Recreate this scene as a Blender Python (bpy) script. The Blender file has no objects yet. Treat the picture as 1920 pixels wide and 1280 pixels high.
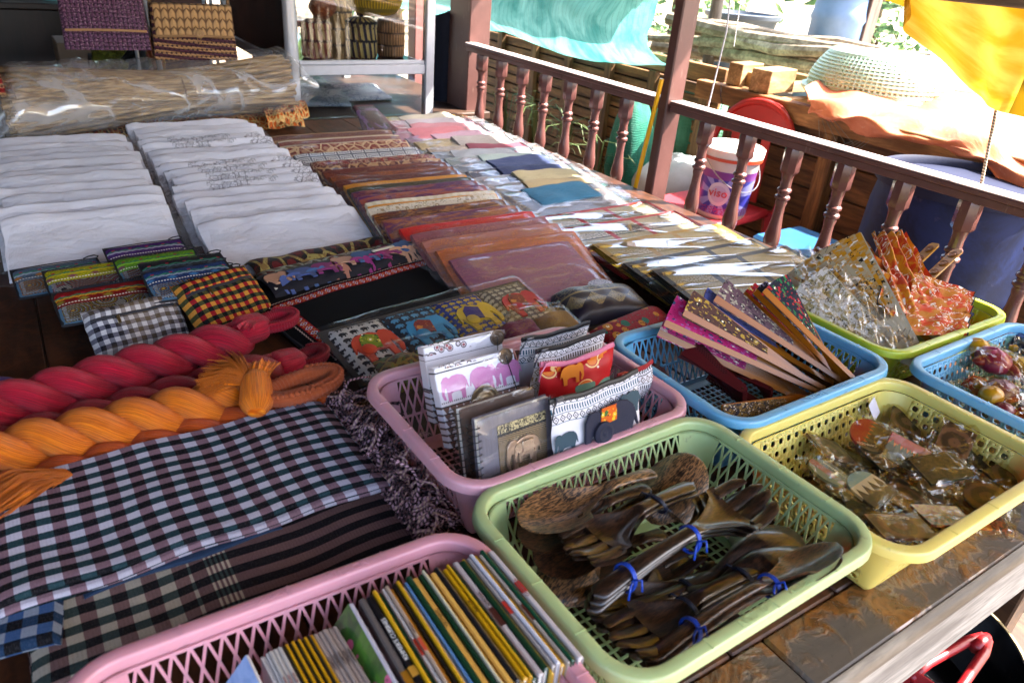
import bpy, math, random
from math import sin, cos, pi, sqrt, atan2, radians as RAD
from mathutils import Vector, Matrix, noise as MN
V = Vector
random.seed(7)
sc = bpy.context.scene
COL = sc.collection

# ------------------------------------------------------------------ camera
F_PX, CX, CY = 1371.96, 960.0, 640.0
CR = V((0.83724014, -0.54119925, 0.07830914)); CU = V((0.19907814, 0.43503709, 0.87812905)); CW = V((0.50931016, 0.71961525, -0.47197146))
CAM = V((0, 0, 1.44))
TZ = 0.75                                   # height of the table top
cd = bpy.data.cameras.new('camera'); cam = bpy.data.objects.new('camera', cd); COL.objects.link(cam)
m = Matrix((CR, CU, -CW)).transposed().to_4x4(); m.translation = CAM; cam.matrix_world = m
cd.sensor_width = 36; cd.lens = F_PX / 1920 * 36; cd.clip_start = .02; cd.clip_end = 400
cd.dof.use_dof = True; cd.dof.focus_distance = 1.45; cd.dof.aperture_fstop = 7.0
sc.camera = cam

# ------------------------------------------------------------------ light
SUN = V((.72, -.42, 1.0)).normalized()
EL = math.asin(SUN.z); AZ = atan2(SUN.x, SUN.y)
w = bpy.data.worlds.new('World'); sc.world = w; w.use_nodes = True
nt = w.node_tree; bg = nt.nodes['Background']
sky = nt.nodes.new('ShaderNodeTexSky'); sky.sky_type = 'NISHITA'; sky.sun_disc = False
sky.sun_elevation = EL; sky.sun_rotation = AZ; sky.air_density = .9; sky.dust_density = 3.5; sky.ozone_density = .6
nt.links.new(sky.outputs[0], bg.inputs[0]); bg.inputs[1].default_value = 0.15
sl = bpy.data.lights.new('sun', 'SUN'); sl.energy = 5.0; sl.angle = RAD(.6); sl.color = (1, .94, .84)
so = bpy.data.objects.new('sun', sl); COL.objects.link(so); so.rotation_euler = SUN.to_track_quat('Z', 'Y').to_euler()
sc.view_settings.view_transform = 'Standard'; sc.view_settings.look = 'None'; sc.view_settings.gamma = 1
sc.view_settings.exposure = 3.12; sc.view_settings.use_curve_mapping = False
cy = sc.cycles; cy.max_bounces = 8; cy.diffuse_bounces = 4; cy.glossy_bounces = 3; cy.transmission_bounces = 4
cy.transparent_max_bounces = 24; cy.sample_clamp_indirect = 6; cy.use_denoising = True; cy.caustics_reflective = False; cy.caustics_refractive = False
try: cy.denoiser = 'OPENIMAGEDENOISE'
except Exception: pass

# ------------------------------------------------------------------ rays of the photograph's lens, used to find where things stand
def ray(px, py): return CR * ((px - CX) / F_PX) - CU * ((py - CY) / F_PX) + CW
def at(px, py, z=TZ):
    d = ray(px, py); return CAM + d * ((z - CAM.z) / d.z)
def atx(px, py, x):
    d = ray(px, py); return CAM + d * (x / d.x)
def aty(px, py, y):
    d = ray(px, py); return CAM + d * (y / d.y)

# ------------------------------------------------------------------ objects
def tag(o, label=None, cat=None, group=None, kind=None):
    if label: o['label'] = label
    if cat: o['category'] = cat
    if group: o['group'] = group
    if kind: o['kind'] = kind
    return o
def thing(name, label, cat, loc=(0, 0, 0), rz=0, group=None, M=None):
    o = bpy.data.objects.new(name, None); COL.objects.link(o); o.empty_display_size = .05
    if M is not None: o.matrix_world = M
    else: o.location = loc; o.rotation_euler = (0, 0, rz)
    return tag(o, label, cat, group)
def kids(o): return [c for c in COL.objects if c.parent == o]
_ch = {}
def dup(o, parent=None):
    c = o.copy(); COL.objects.link(c); c.parent = parent
    for k in list(o.children): dup(k, c)
    return c
ORD = ['nearest', 'second', 'third', 'fourth', 'fifth', 'sixth', 'seventh', 'eighth', 'ninth', 'tenth', 'eleventh', 'twelfth', 'thirteenth',
       'fourteenth', 'fifteenth', 'sixteenth', 'seventeenth', 'eighteenth', 'nineteenth', 'twentieth', 'twenty-first', 'twenty-second', 'twenty-third', 'twenty-fourth', 'twenty-fifth', 'twenty-sixth']

ORDN = ['first'] + ORD[1:] + ['twenty-seventh', 'twenty-eighth', 'twenty-ninth', 'thirtieth', 'thirty-first', 'thirty-second']
# ------------------------------------------------------------------ meshes
class MB:
    def __init__(s): s.v = []; s.f = []; s.uv = []; s.mi = []
    def face(s, idx, uv=None, mi=0): s.f.append(tuple(idx)); s.uv.append(uv); s.mi.append(mi)
    def grid(s, fn, nu, nv, cu=False, cv=False, L=(1, 1), mi=0, uo=(0, 0)):
        b = len(s.v); NU = nu if cu else nu + 1; NV = nv if cv else nv + 1
        for j in range(NV):
            for i in range(NU): s.v.append(tuple(fn(i / nu, j / nv)))
        for j in range(nv):
            for i in range(nu):
                a = b + j * NU + i; c = b + j * NU + (i + 1) % NU; d = b + ((j + 1) % NV) * NU + (i + 1) % NU; e = b + ((j + 1) % NV) * NU + i
                u0, u1, v0, v1 = uo[0] + i / nu * L[0], uo[0] + (i + 1) / nu * L[0], uo[1] + j / nv * L[1], uo[1] + (j + 1) / nv * L[1]
                s.face((a, c, d, e), ((u0, v0), (u1, v0), (u1, v1), (u0, v1)), mi)
        return s
    def poly(s, pts, mi=0, uv=None):
        b = len(s.v); s.v += [tuple(p) for p in pts]; s.face(range(b, b + len(pts)), uv or tuple((p[0], p[1]) for p in pts), mi); return s
    def box(s, x0, x1, y0, y1, z0, z1, c=0, M=None, mi=0):
        b = len(s.v); c = min(c, abs(x1 - x0) * .45, abs(y1 - y0) * .45, abs(z1 - z0) * .45)
        P = []
        if c <= 0:
            for z in (z0, z1):
                for x, y in ((x0, y0), (x1, y0), (x1, y1), (x0, y1)): P.append(V((x, y, z)))
            F = [(0, 3, 2, 1), (4, 5, 6, 7), (0, 1, 5, 4), (1, 2, 6, 5), (2, 3, 7, 6), (3, 0, 4, 7)]
        else:
            def ring(x0, x1, y0, y1, z, k): return [V(p + (z,)) for p in ((x0 + k, y0), (x1 - k, y0), (x1, y0 + k), (x1, y1 - k), (x1 - k, y1), (x0 + k, y1), (x0, y1 - k), (x0, y0 + k))]
            P = ring(x0 + c, x1 - c, y0 + c, y1 - c, z0, c * .3) + ring(x0, x1, y0, y1, z0 + c, c) + ring(x0, x1, y0, y1, z1 - c, c) + ring(x0 + c, x1 - c, y0 + c, y1 - c, z1, c * .3)
            F = [tuple(range(7, -1, -1)), tuple(range(24, 32))]
            for k in range(3):
                for i in range(8): F.append((k * 8 + i, k * 8 + (i + 1) % 8, k * 8 + 8 + (i + 1) % 8, k * 8 + 8 + i))
        if M is not None: Q = [M @ p for p in P]
        else: Q = P
        s.v += [tuple(q) for q in Q]
        for f in F:
            n = (P[f[1]] - P[f[0]]).cross(P[f[2]] - P[f[1]]); a = max(range(3), key=lambda k: abs(n[k])); o = [k for k in range(3) if k != a]
            s.face([b + i for i in f], tuple((P[i][o[0]], P[i][o[1]]) for i in f), mi)
        return s
    def tube(s, pts, r, n=8, cap=True, closed=False, mi=0, flat=1.0, up=None):
        pts = [V(p) for p in pts]; N = len(pts)
        R = r if hasattr(r, '__len__') else [r] * N
        b = len(s.v); T = []
        for i in range(N):
            a = pts[(i - 1) % N] if (closed or i) else pts[0]; c = pts[(i + 1) % N] if (closed or i < N - 1) else pts[-1]
            t = c - a; T.append(t.normalized() if t.length > 1e-9 else V((0, 0, 1)))
        nrm = up and V(up) or (V((0, 0, 1)) if abs(T[0].z) < .9 else V((1, 0, 0)))
        nrm = (nrm - T[0] * nrm.dot(T[0])).normalized(); L = 0; Ls = []
        for i in range(N):
            nrm = (nrm - T[i] * nrm.dot(T[i])); nrm = nrm.normalized() if nrm.length > 1e-6 else T[i].orthogonal().normalized()
            bi = T[i].cross(nrm)
            if i: L += (pts[i] - pts[i - 1]).length
            Ls.append(L)
            for k in range(n):
                a = 2 * pi * k / n; s.v.append(tuple(pts[i] + (nrm * cos(a) * flat + bi * sin(a)) * R[i]))
        rng = N if closed else N - 1
        for i in range(rng):
            for k in range(n):
                i2 = (i + 1) % N; k2 = (k + 1) % n
                l2 = Ls[i2] if i2 else L + .01
                s.face((b + i * n + k, b + i * n + k2, b + i2 * n + k2, b + i2 * n + k), ((Ls[i], k / n), (Ls[i], (k + 1) / n), (l2, (k + 1) / n), (l2, k / n)), mi)
        if cap and not closed:
            s.face([b + k for k in range(n - 1, -1, -1)], None, mi); s.face([b + (N - 1) * n + k for k in range(n)], None, mi)
        return s
    def lathe(s, prof, n=24, c=(0, 0, 0), M=None, mi=0, sx=1, sy=1, cap=True):
        b = len(s.v)
        for r, z in prof:
            for k in range(n):
                a = 2 * pi * k / n; p = V((c[0] + r * cos(a) * sx, c[1] + r * sin(a) * sy, c[2] + z)); s.v.append(tuple(M @ p if M is not None else p))
        for i in range(len(prof) - 1):
            for k in range(n):
                k2 = (k + 1) % n
                s.face((b + i * n + k, b + i * n + k2, b + i * n + n + k2, b + i * n + n + k), ((k / n, prof[i][1]), ((k + 1) / n, prof[i][1]), ((k + 1) / n, prof[i + 1][1]), (k / n, prof[i + 1][1])), mi)
        if cap:
            if prof[0][0] > 1e-6: s.face([b + k for k in range(n - 1, -1, -1)], None, mi)
            if prof[-1][0] > 1e-6: s.face([b + (len(prof) - 1) * n + k for k in range(n)], None, mi)
        return s
    def prism(s, out, z0, z1, M=None, mi=0, uvs=1.0):
        b = len(s.v); n = len(out)
        for z in (z0, z1):
            for p in out:
                q = V((p[0], p[1], z)); s.v.append(tuple(M @ q if M is not None else q))
        s.face([b + n + i for i in range(n)], tuple((p[0] * uvs, p[1] * uvs) for p in out), mi); s.face([b + i for i in range(n - 1, -1, -1)], None, mi)
        for i in range(n):
            j = (i + 1) % n; s.face((b + i, b + j, b + n + j, b + n + i), None, mi)
        return s
    def build(s, name, mats, parent=None, M=None, ang=40, loc=None):
        me = bpy.data.meshes.new(name); me.from_pydata(s.v, [], s.f)
        ul = me.uv_layers.new(name='UVMap'); flat = []
        for f, uv in zip(s.f, s.uv):
            for k, i in enumerate(f):
                if uv is None: flat += [s.v[i][0], s.v[i][1]]
                else: flat += [uv[k][0], uv[k][1]]
        ul.data.foreach_set('uv', flat)
        if not isinstance(mats, (list, tuple)): mats = [mats]
        for mm in mats: me.materials.append(mm)
        if len(mats) > 1: me.polygons.foreach_set('material_index', s.mi)
        me.polygons.foreach_set('use_smooth', [True] * len(s.f)); me.validate(); me.update()
        me.set_sharp_from_angle(angle=RAD(ang))
        o = bpy.data.objects.new(name, me); COL.objects.link(o)
        if parent: o.parent = parent
        if M is not None: o.matrix_local = M
        if loc is not None: o.location = loc
        return o
def frame3(P, Q, R):
    """matrix with origin P, x towards Q, y towards R (made square), returned with the two lengths"""
    P, Q, R = V(P), V(Q), V(R); x = Q - P; W = x.length; x.normalize(); y = R - P; y -= x * y.dot(x); H = y.length; y.normalize(); z = x.cross(y)
    mm = Matrix((x, y, z)).transposed().to_4x4(); mm.translation = P; return mm, W, H
def TRS(x=0, y=0, z=0, rx=0, ry=0, rz=0, s=1):
    return Matrix.Translation((x, y, z)) @ Matrix.Rotation(rz, 4, 'Z') @ Matrix.Rotation(ry, 4, 'Y') @ Matrix.Rotation(rx, 4, 'X') @ Matrix.Scale(s, 4)
def ns(x, y=0, z=0, s=0): return MN.noise(V((x, y, z + s * 7.31)))
def text(name, s, size, mat, parent, M, ext=.0006, font_scale=1, align='CENTER'):
    cu = bpy.data.curves.new('t', 'FONT'); cu.body = s; cu.size = size; cu.extrude = ext; cu.align_x = align; cu.align_y = 'CENTER'; cu.resolution_u = 2
    o = bpy.data.objects.new('t', cu); COL.objects.link(o); bpy.context.view_layer.update()
    dg = bpy.context.evaluated_depsgraph_get(); me = bpy.data.meshes.new_from_object(o.evaluated_get(dg)); bpy.data.objects.remove(o)
    me.materials.clear(); me.materials.append(mat); me.name = name
    o = bpy.data.objects.new(name, me); COL.objects.link(o); o.parent = parent; o.matrix_local = M; return o

# ------------------------------------------------------------------ materials
def C(h):
    if not isinstance(h, str): return tuple(h)[:3]
    h = h.lstrip('#'); r = [int(h[i:i + 2], 16) / 255 for i in (0, 2, 4)]
    return tuple(c / 12.92 if c <= .04045 else ((c + .055) / 1.055) ** 2.4 for c in r)
class S:
    def __init__(s, g, k): s.g = g; s.k = k
    def __add__(s, o): return s.g.m('ADD', s, o)
    __radd__ = __add__
    def __sub__(s, o): return s.g.m('SUBTRACT', s, o)
    def __rsub__(s, o): return s.g.m('SUBTRACT', o, s)
    def __mul__(s, o): return s.g.m('MULTIPLY', s, o)
    __rmul__ = __mul__
    def __truediv__(s, o): return s.g.m('DIVIDE', s, o)
    def lt(s, o): return s.g.m('LESS_THAN', s, o)
    def gt(s, o): return s.g.m('GREATER_THAN', s, o)
    def fr(s): return s.g.m('FRACT', s)
    def fl(s): return s.g.m('FLOOR', s)
    def sn(s): return s.g.m('SINE', s)
    def ab(s): return s.g.m('ABSOLUTE', s)
    def mx(s, o): return s.g.m('MAXIMUM', s, o)
    def mn(s, o): return s.g.m('MINIMUM', s, o)
    def pw(s, o): return s.g.m('POWER', s, o)
    def bt(s, a, b): return s.gt(a) * s.lt(b)
    def st(s, a, b):                                   # smoothstep
        n = s.g.n('ShaderNodeMapRange'); n.interpolation_type = 'SMOOTHSTEP'; s.g.put(n.inputs[0], s); n.inputs[1].default_value = a; n.inputs[2].default_value = b; return S(s.g, n.outputs[0])
class G:
    def __init__(g, name):
        g.mat = bpy.data.materials.new(name); g.mat.use_nodes = True; g.t = g.mat.node_tree; g.b = g.t.nodes['Principled BSDF']; g.out = g.t.nodes['Material Output']; g._tc = None
    def n(g, t): return g.t.nodes.new(t)
    def put(g, inp, val):
        if isinstance(val, S): g.t.links.new(val.k, inp)
        elif isinstance(val, (tuple, list)): inp.default_value = tuple(val) + ((1,) if len(val) == 3 and len(inp.default_value) == 4 else ())
        else: inp.default_value = val
    def m(g, op, *a):
        n = g.n('ShaderNodeMath'); n.operation = op
        for i, x in enumerate(a): g.put(n.inputs[i], x)
        return S(g, n.outputs[0])
    def tc(g, k):
        if g._tc is None: g._tc = g.n('ShaderNodeTexCoord')
        return S(g, g._tc.outputs[k])
    def sep(g, v):
        n = g.n('ShaderNodeSeparateXYZ'); g.put(n.inputs[0], v); return [S(g, n.outputs[i]) for i in range(3)]
    def vec(g, x=0.0, y=0.0, z=0.0):
        n = g.n('ShaderNodeCombineXYZ')
        for i, a in enumerate((x, y, z)): g.put(n.inputs[i], a)
        return S(g, n.outputs[0])
    def uv(g): return g.sep(g.tc('UV'))[:2]
    def ob(g): return g.sep(g.tc('Object'))
    def rnd(g): n = g.n('ShaderNodeObjectInfo'); return S(g, n.outputs['Random'])
    def noise(g, v, scale=5, det=3, rough=.55, dist=0, out=0):
        n = g.n('ShaderNodeTexNoise'); g.put(n.inputs['Vector'], v); n.inputs['Scale'].default_value = scale; n.inputs['Detail'].default_value = det; n.inputs['Roughness'].default_value = rough; n.inputs['Distortion'].default_value = dist
        return S(g, n.outputs[out])
    def voro(g, v, scale=5, feat='F1', out=0, rand=1):
        n = g.n('ShaderNodeTexVoronoi'); n.feature = feat; g.put(n.inputs['Vector'], v); n.inputs['Scale'].default_value = scale; n.inputs['Randomness'].default_value = rand
        return S(g, n.outputs[out])
    def mix(g, f, a, b):
        n = g.n('ShaderNodeMix'); n.data_type = 'RGBA'; g.put(n.inputs[0], f)
        for i, x in ((6, a), (7, b)): g.put(n.inputs[i], x if isinstance(x, S) else C(x))
        return S(g, n.outputs[2])
    def ramp(g, f, stops, const=False):
        n = g.n('ShaderNodeValToRGB'); cr = n.color_ramp; cr.interpolation = 'CONSTANT' if const else 'LINEAR'
        while len(cr.elements) < len(stops): cr.elements.new(.5)
        for e, (p, c) in zip(cr.elements, stops): e.position = p; e.color = C(c) + (1,)
        g.put(n.inputs[0], f); return S(g, n.outputs[0])
    def hsv(g, c, h=.5, s=1.0, v=1.0):
        n = g.n('ShaderNodeHueSaturation'); g.put(n.inputs['Hue'], h); g.put(n.inputs['Saturation'], s); g.put(n.inputs['Value'], v); g.put(n.inputs['Color'], c if isinstance(c, S) else C(c)); return S(g, n.outputs[0])
    def bump(g, h, st=.5, dist=.002):
        n = g.n('ShaderNodeBump'); n.inputs['Strength'].default_value = st; n.inputs['Distance'].default_value = dist; g.put(n.inputs['Height'], h)
        return S(g, n.outputs[0])
    def fin(g, col=None, rough=.6, bump=None, spec=.5, metal=0, **kw):
        b = g.b.inputs
        if col is not None: g.put(b['Base Color'], col if isinstance(col, S) else C(col))
        g.put(b['Roughness'], rough); g.put(b['Specular IOR Level'], spec); g.put(b['Metallic'], metal)
        if bump is not None: g.t.links.new(bump.k, b['Normal'])
        for k, x in kw.items(): g.put(b[k.replace('_', ' ')], x)
        return g.mat
_mc = {}
def cached(fn):
    def w_(*a, **k):
        a = tuple(tuple(x) if isinstance(x, list) else x for x in a); key = (fn.__name__, a, tuple(sorted(k.items())))
        if key not in _mc: _mc[key] = fn(*a, **k)
        return _mc[key]
    return w_
@cached
def plain(col, rough=.6, bs=0, bd=.001, scale=40, var=.12, spec=.5, metal=0, sheen=0, trans=0):
    g = G('plain'); o = g.tc('Object'); n = g.noise(o, scale, 4)
    c = g.mix(n, [x * (1 - var) for x in C(col)], [min(1, x * (1 + var)) for x in C(col)])
    kw = {}
    if sheen: kw['Sheen_Weight'] = sheen * .15
    if trans: kw['Subsurface_Weight'] = trans
    return g.fin(c, rough, g.bump(n, bs, bd) if bs else None, spec, metal, **kw)
@cached
def plastic(col, rough=.3, dirt=.25):
    g = G('moulded_plastic'); o = g.tc('Object'); n = g.noise(o, 9, 6, .65); n2 = g.noise(o, 150, 2); x_, y_, z_ = g.sep(o); sr = g.noise(g.vec(x_ * .12, y_, z_), 260, 3, .6).st(.62, .74) * n.st(.4, .6)
    c = g.mix(n.st(.45, .75) * dirt, col, [x * .55 + .03 for x in C(col)]); c = g.mix(sr * .3, c, [min(1, x * .6 + .3) for x in C(col)]); c = g.mix(g.noise(o, 42, 4, .7).st(.64, .72) * .35, c, '#5a4c3c')
    return g.fin(c, n * .25 + (rough - .1), g.bump(n2, .05, .0004), .5, Subsurface_Weight=.15, Subsurface_Scale=.01)
@cached
def film(scale=26, haze=.06, st=.35, tint='#ffffff', rough=.08, refl=1.0, fine=.25):
    """thin clear plastic: see-through, with soft crinkled reflections"""
    g = G('clear_film'); o = g.tc('Object'); x, y, z = g.sep(o); n1 = g.noise(g.vec(x * .6, y * 1.3, z), scale * .55, 3, .5, .5); n2 = g.noise(o, scale * 2.2, 3, .55, .8)
    rid = (n1 * 2 - 1).ab(); rid2 = (n2 * 2 - 1).ab(); gate = g.noise(o, scale * .4, 2).st(.5, .68)
    h = n1 * 1.4 + (1 - rid.st(.0, .16)) * .16 + rid2 * gate * fine * .6
    bp = g.bump(h, st, .010)
    fr = g.n('ShaderNodeFresnel'); fr.inputs[0].default_value = 1.4; g.t.links.new(bp.k, fr.inputs['Normal'])
    gl = g.n('ShaderNodeBsdfGlossy'); gl.inputs['Roughness'].default_value = rough; g.t.links.new(bp.k, gl.inputs['Normal'])
    tr = g.n('ShaderNodeBsdfTransparent'); tr.inputs[0].default_value = C(tint) + (1,)
    df = g.n('ShaderNodeBsdfDiffuse'); df.inputs[0].default_value = (.8, .8, .82, 1); g.t.links.new(bp.k, df.inputs['Normal'])
    m1 = g.n('ShaderNodeMixShader'); m2 = g.n('ShaderNodeMixShader')
    cre = rid.st(.09, .0) * .5 + rid2.st(.08, .0) * gate * .5
    g.put(m1.inputs[0], (cre * haze * 2.5 + haze * .5).mn(1.0)); g.t.links.new(tr.outputs[0], m1.inputs[1]); g.t.links.new(df.outputs[0], m1.inputs[2])
    k = (S(g, fr.outputs[0]) * (.42 * refl)).mn(.11 * refl) + cre * .13 * refl
    g.put(m2.inputs[0], k); g.t.links.new(m1.outputs[0], m2.inputs[1]); g.t.links.new(gl.outputs[0], m2.inputs[2])
    g.t.links.new(m2.outputs[0], g.out.inputs[0]); return g.mat
# ================================================================== materials of the setting
@cached
def wood(dark='#3a2418', light='#6b4630', scale=1.0, axis='Y', rough=.55, gloss=0, worn=0):
    g = G('timber'); x, y, z = g.ob(); r = g.rnd()
    a = {'X': (x * .12, y, z), 'Y': (x, y * .12, z), 'Z': (x, y, z * .12)}[axis]
    p = g.vec(*[k + r * 7.0 for k in a])
    n = g.noise(p, 26 * scale, 5, .6, .8); n2 = g.noise(p, 140 * scale, 3, .6); n3 = g.noise(g.tc('Object'), 6, 4)
    c = g.mix(n.st(.3, .7), dark, light); c = g.mix(n2.st(.35, .7) * .45, c, [k * .5 for k in C(dark)])
    c = g.mix(n3.st(.55, .8) * (.3 + worn), c, '#8c8478' if worn else [k * .7 for k in C(light)])
    c = g.hsv(c, .5, 1.0, r * .35 + .82)
    return g.fin(c, n * .25 + rough - .12, g.bump(n * .6 + n2 * .5, .5, .0015), .4, Coat_Weight=gloss, Coat_Roughness=.15)
@cached
def painted(col='#5b3a34', rough=.38, chip=.35):
    """old gloss paint on timber"""
    g = G('old_paint'); x, y, z = g.ob(); o = g.tc('Object'); n = g.noise(o, 7, 6, .7); n2 = g.noise(g.vec(x * 3, y * 3, z * .5), 30, 4); d = g.noise(o, 60, 5, .7)
    c = g.mix(n.st(.3, .75), [k * .82 for k in C(col)], [min(1, k * 1.2) for k in C(col)])
    c = g.mix(n2.st(.62, .78) * chip, c, '#9a867a'); c = g.mix(d.st(.66, .72) * chip, c, '#2a1a16')
    return g.fin(c, n * .3 + rough - .1, g.bump(n2 * .6 + d * .4, .35, .001), .5)
def m_tabletop():
    g = G('varnished_table'); x, y, z = g.ob(); o = g.tc('Object')
    p = g.vec(x * 1.0, y * .15, z); n = g.noise(p, 30, 5, .6, .6); n3 = g.noise(o, 7, 6, .65, .8); n4 = g.noise(o, 38, 5, .6, 1.2)
    c = g.mix(n.st(.3, .7), '#22130c', '#4a2a18'); c = g.mix(n4.st(.45, .7) * .4, c, '#5d3218')
    return g.fin(c, n3 * .35 + .3, g.bump(n4 + n * .5, .35, .0012), .25)
def m_frontstrip():
    g = G('worn_varnish'); x, y, z = g.ob(); o = g.tc('Object')
    n = g.noise(o, 9, 7, .62, .9); n2 = g.noise(o, 34, 5, .6, 1.4); gr = g.noise(g.vec(x * .1, y, z), 60, 4)
    base = g.mix(gr, '#2d241d', '#5b5046'); varn = g.mix(n2.st(.3, .75), '#42240f', '#7c4c24')
    mk = (n * .75 + n2 * .25 - (y * -1.0) * 0 + y * 2.2 - .08).st(.43, .57)
    edge = ((n * .75 + n2 * .25 + y * 2.2 - .08) - .5).ab().lt(.012) * gr.gt(.5)
    c = g.mix(mk, base, varn); c = g.mix(edge * .4, c, '#8c7860'); c = g.mix(g.noise(o, 160, 3, .7).st(.6, .7) * .4, c, '#1c1410')
    return g.fin(c, .62 - mk * .42, g.bump(mk * .8 + n2 * .5 + gr * .3, .9, .0018), .5, Coat_Weight=mk * .5)
M_POST = painted('#50312c'); M_RAIL = painted('#5e403c', .28, .5); M_BAL = painted('#5c3a36', .2, .25)
M_HIGHLIGHT = painted('#b8a29c', .3, .6); M_PLANK = wood('#2a1b12', '#5a3f2a', 1, 'Y'); M_GREY = wood('#77726c', '#b0aba2', 1, 'X', .7)  # pale handrail top: sun and sky gloss put into its colour

# ================================================================== the ground, floor, roof and walls
def ground():
    mb = MB(); mb.grid(lambda u, v: (-150 + 300 * u, -150 + 300 * v, .06 + (0.0)), 2, 2, L=(300, 300))
    g = G('earth'); o = g.tc('Object'); n = g.noise(o, .8, 8, .65); n2 = g.noise(o, 9, 6, .7)
    c = g.mix(n, '#7d6c58', '#a8977f'); c = g.mix(n2.st(.5, .8) * .5, c, '#5d5040')
    tag(mb.build('ground', g.fin(c, .9, g.bump(n2, .8, .03))), kind='structure')
ground()
fl = thing('floor', None, None); fl['kind'] = 'structure'
pm = MB(); pm.box(0, .138, -3.2, 5.2, -.03, 0, .003); p0 = pm.build('floor_board', M_PLANK, fl)
for i in range(33):
    o = p0 if i == 0 else p0.copy()
    if i: COL.objects.link(o); o.parent = fl
    o.location = (-2.7 + i * .142, 0, .105)
del o
rf = MB(); rf.box(-2.9, 2.76, -1.0, 5.6, 2.5, 2.56)
tag(rf.build('roof', wood('#2a1c14', '#4a3526', .5, 'X', .8)), kind='structure')
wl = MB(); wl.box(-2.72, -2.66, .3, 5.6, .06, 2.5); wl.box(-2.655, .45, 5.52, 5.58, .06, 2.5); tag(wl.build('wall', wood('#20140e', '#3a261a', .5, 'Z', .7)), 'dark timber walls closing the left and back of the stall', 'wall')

# ================================================================== the display table
tb = thing('display_table', 'large dark varnished wooden display table with worn front edge carrying all the goods', 'table')
MT = m_tabletop(); X0, X1, Y0, Y1 = -.42, 1.742, .231, 3.02
xs = [X0, -.245, -.036, .165, .36, .565, .76, .97, 1.16, 1.37, 1.56, X1]
for a, b in zip(xs, xs[1:]):
    mb = MB(); mb.box(a + .0012, b - .0012, .3098, Y1, TZ - .028, TZ, .0025); mb.build('board', MT, tb)
mfs = m_frontstrip()
for a, b in ((X0, .615), (.617, 1.112), (1.114, X1)):
    mb = MB(); mb.box(0, b - a, 0, .0785, -.05, 0, .004); mb.build('edge_board', mfs, tb, loc=(a, Y0, TZ))
mb = MB()
prof = [(0, -.001), (-.006, -.004), (-.010, -.012), (-.011, -.022), (-.007, -.034), (.002, -.045), (.012, -.050)]
mb.grid(lambda u, v: (X0 + (X1 - X0) * u, Y0 - .0005 + prof[round(v * 6)][0], TZ + prof[round(v * 6)][1]), 12, 6, L=(2, .07)); mb.build('edge_moulding', wood('#453a30', '#7d7264', 1, 'X', .55, worn=.2), tb)
mb = MB(); mb.box(X0 + .02, X1 - .02, Y0 + .012, Y0 + .034, .545, TZ - .0505, .002); mb.build('apron', M_GREY, tb)
mb = MB(); mb.box(X1 - .04, X1 - .018, Y0 + .036, Y1, .56, TZ - .0505, .002); mb.build('apron', M_GREY, tb)
for x, y in ((-.3, .3), (1.62, .3), (-.3, 2.9), (1.62, 2.9)):
    mb = MB(); mb.box(x, x + .08, y, y + .08, .106, TZ - .051, .004); mb.build('leg', M_PLANK, tb)

# ================================================================== posts and rails
def post(x0, x1, y0, y1, z1, label, mat=M_POST):
    mb = MB(); mb.box(x0, x1, y0, y1, .10, z1, .004); tag(mb.build('post', mat), label, 'post')
post(1.795, 1.905, 3.08, 3.27, 2.498, 'thick square brown roof post between the glass cabinet and the railing')
post(1.764, 1.834, 1.752, 1.792, 2.498, 'slim brown post where the two railing sections meet beside the yellow pole')
post(1.76, 1.86, -.32, -.22, 2.498, 'brown roof post at the near end of the railing out of view')
post(1.93, 2.02, 3.9, 3.99, 2.498, 'pinkish post standing far behind the dark hanging jacket', painted('#8a5a58', .4))
mb = MB(); mb.box(1.775, 1.83, -.22, 1.75, 1.412, 1.47, .003); tag(mb.build('beam', wood('#5a4636', '#8b7560', 1, 'Y')), 'thin weathered beam crossing above the railing at the top right corner', 'beam')

def baluster_mb():
    mb = MB(); c = .0235
    # octagonal blocks top and bottom, turned middle
    def octo(z0, z1, r0=.0265):
        pr = []
        for z, k in ((z0, .86), (z0 + .006, 1), (z1 - .006, 1), (z1, .92)): pr.append((r0 * k, z))
        mb.lathe(pr, 8, M=Matrix.Rotation(pi / 8, 4, 'Z'))
    octo(.395, .465); octo(0, .07)
    P = [(.019, .394), (.0165, .385), (.015, .37), (.0158, .352), (.0205, .347), (.0205, .341), (.0155, .337), (.0155, .331), (.021, .327), (.021, .32), (.0155, .316), (.0165, .308),
         (.014, .296), (.0145, .27), (.018, .24), (.0225, .212), (.0235, .195), (.021, .178), (.0155, .166), (.021, .162), (.021, .155), (.015, .151), (.0195, .147), (.0195, .141), (.015, .137), (.0165, .12), (.019, .1), (.017, .08), (.0175, .071)]
    mb.lathe(P[::-1], 20)
    return mb
BAL = None
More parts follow.
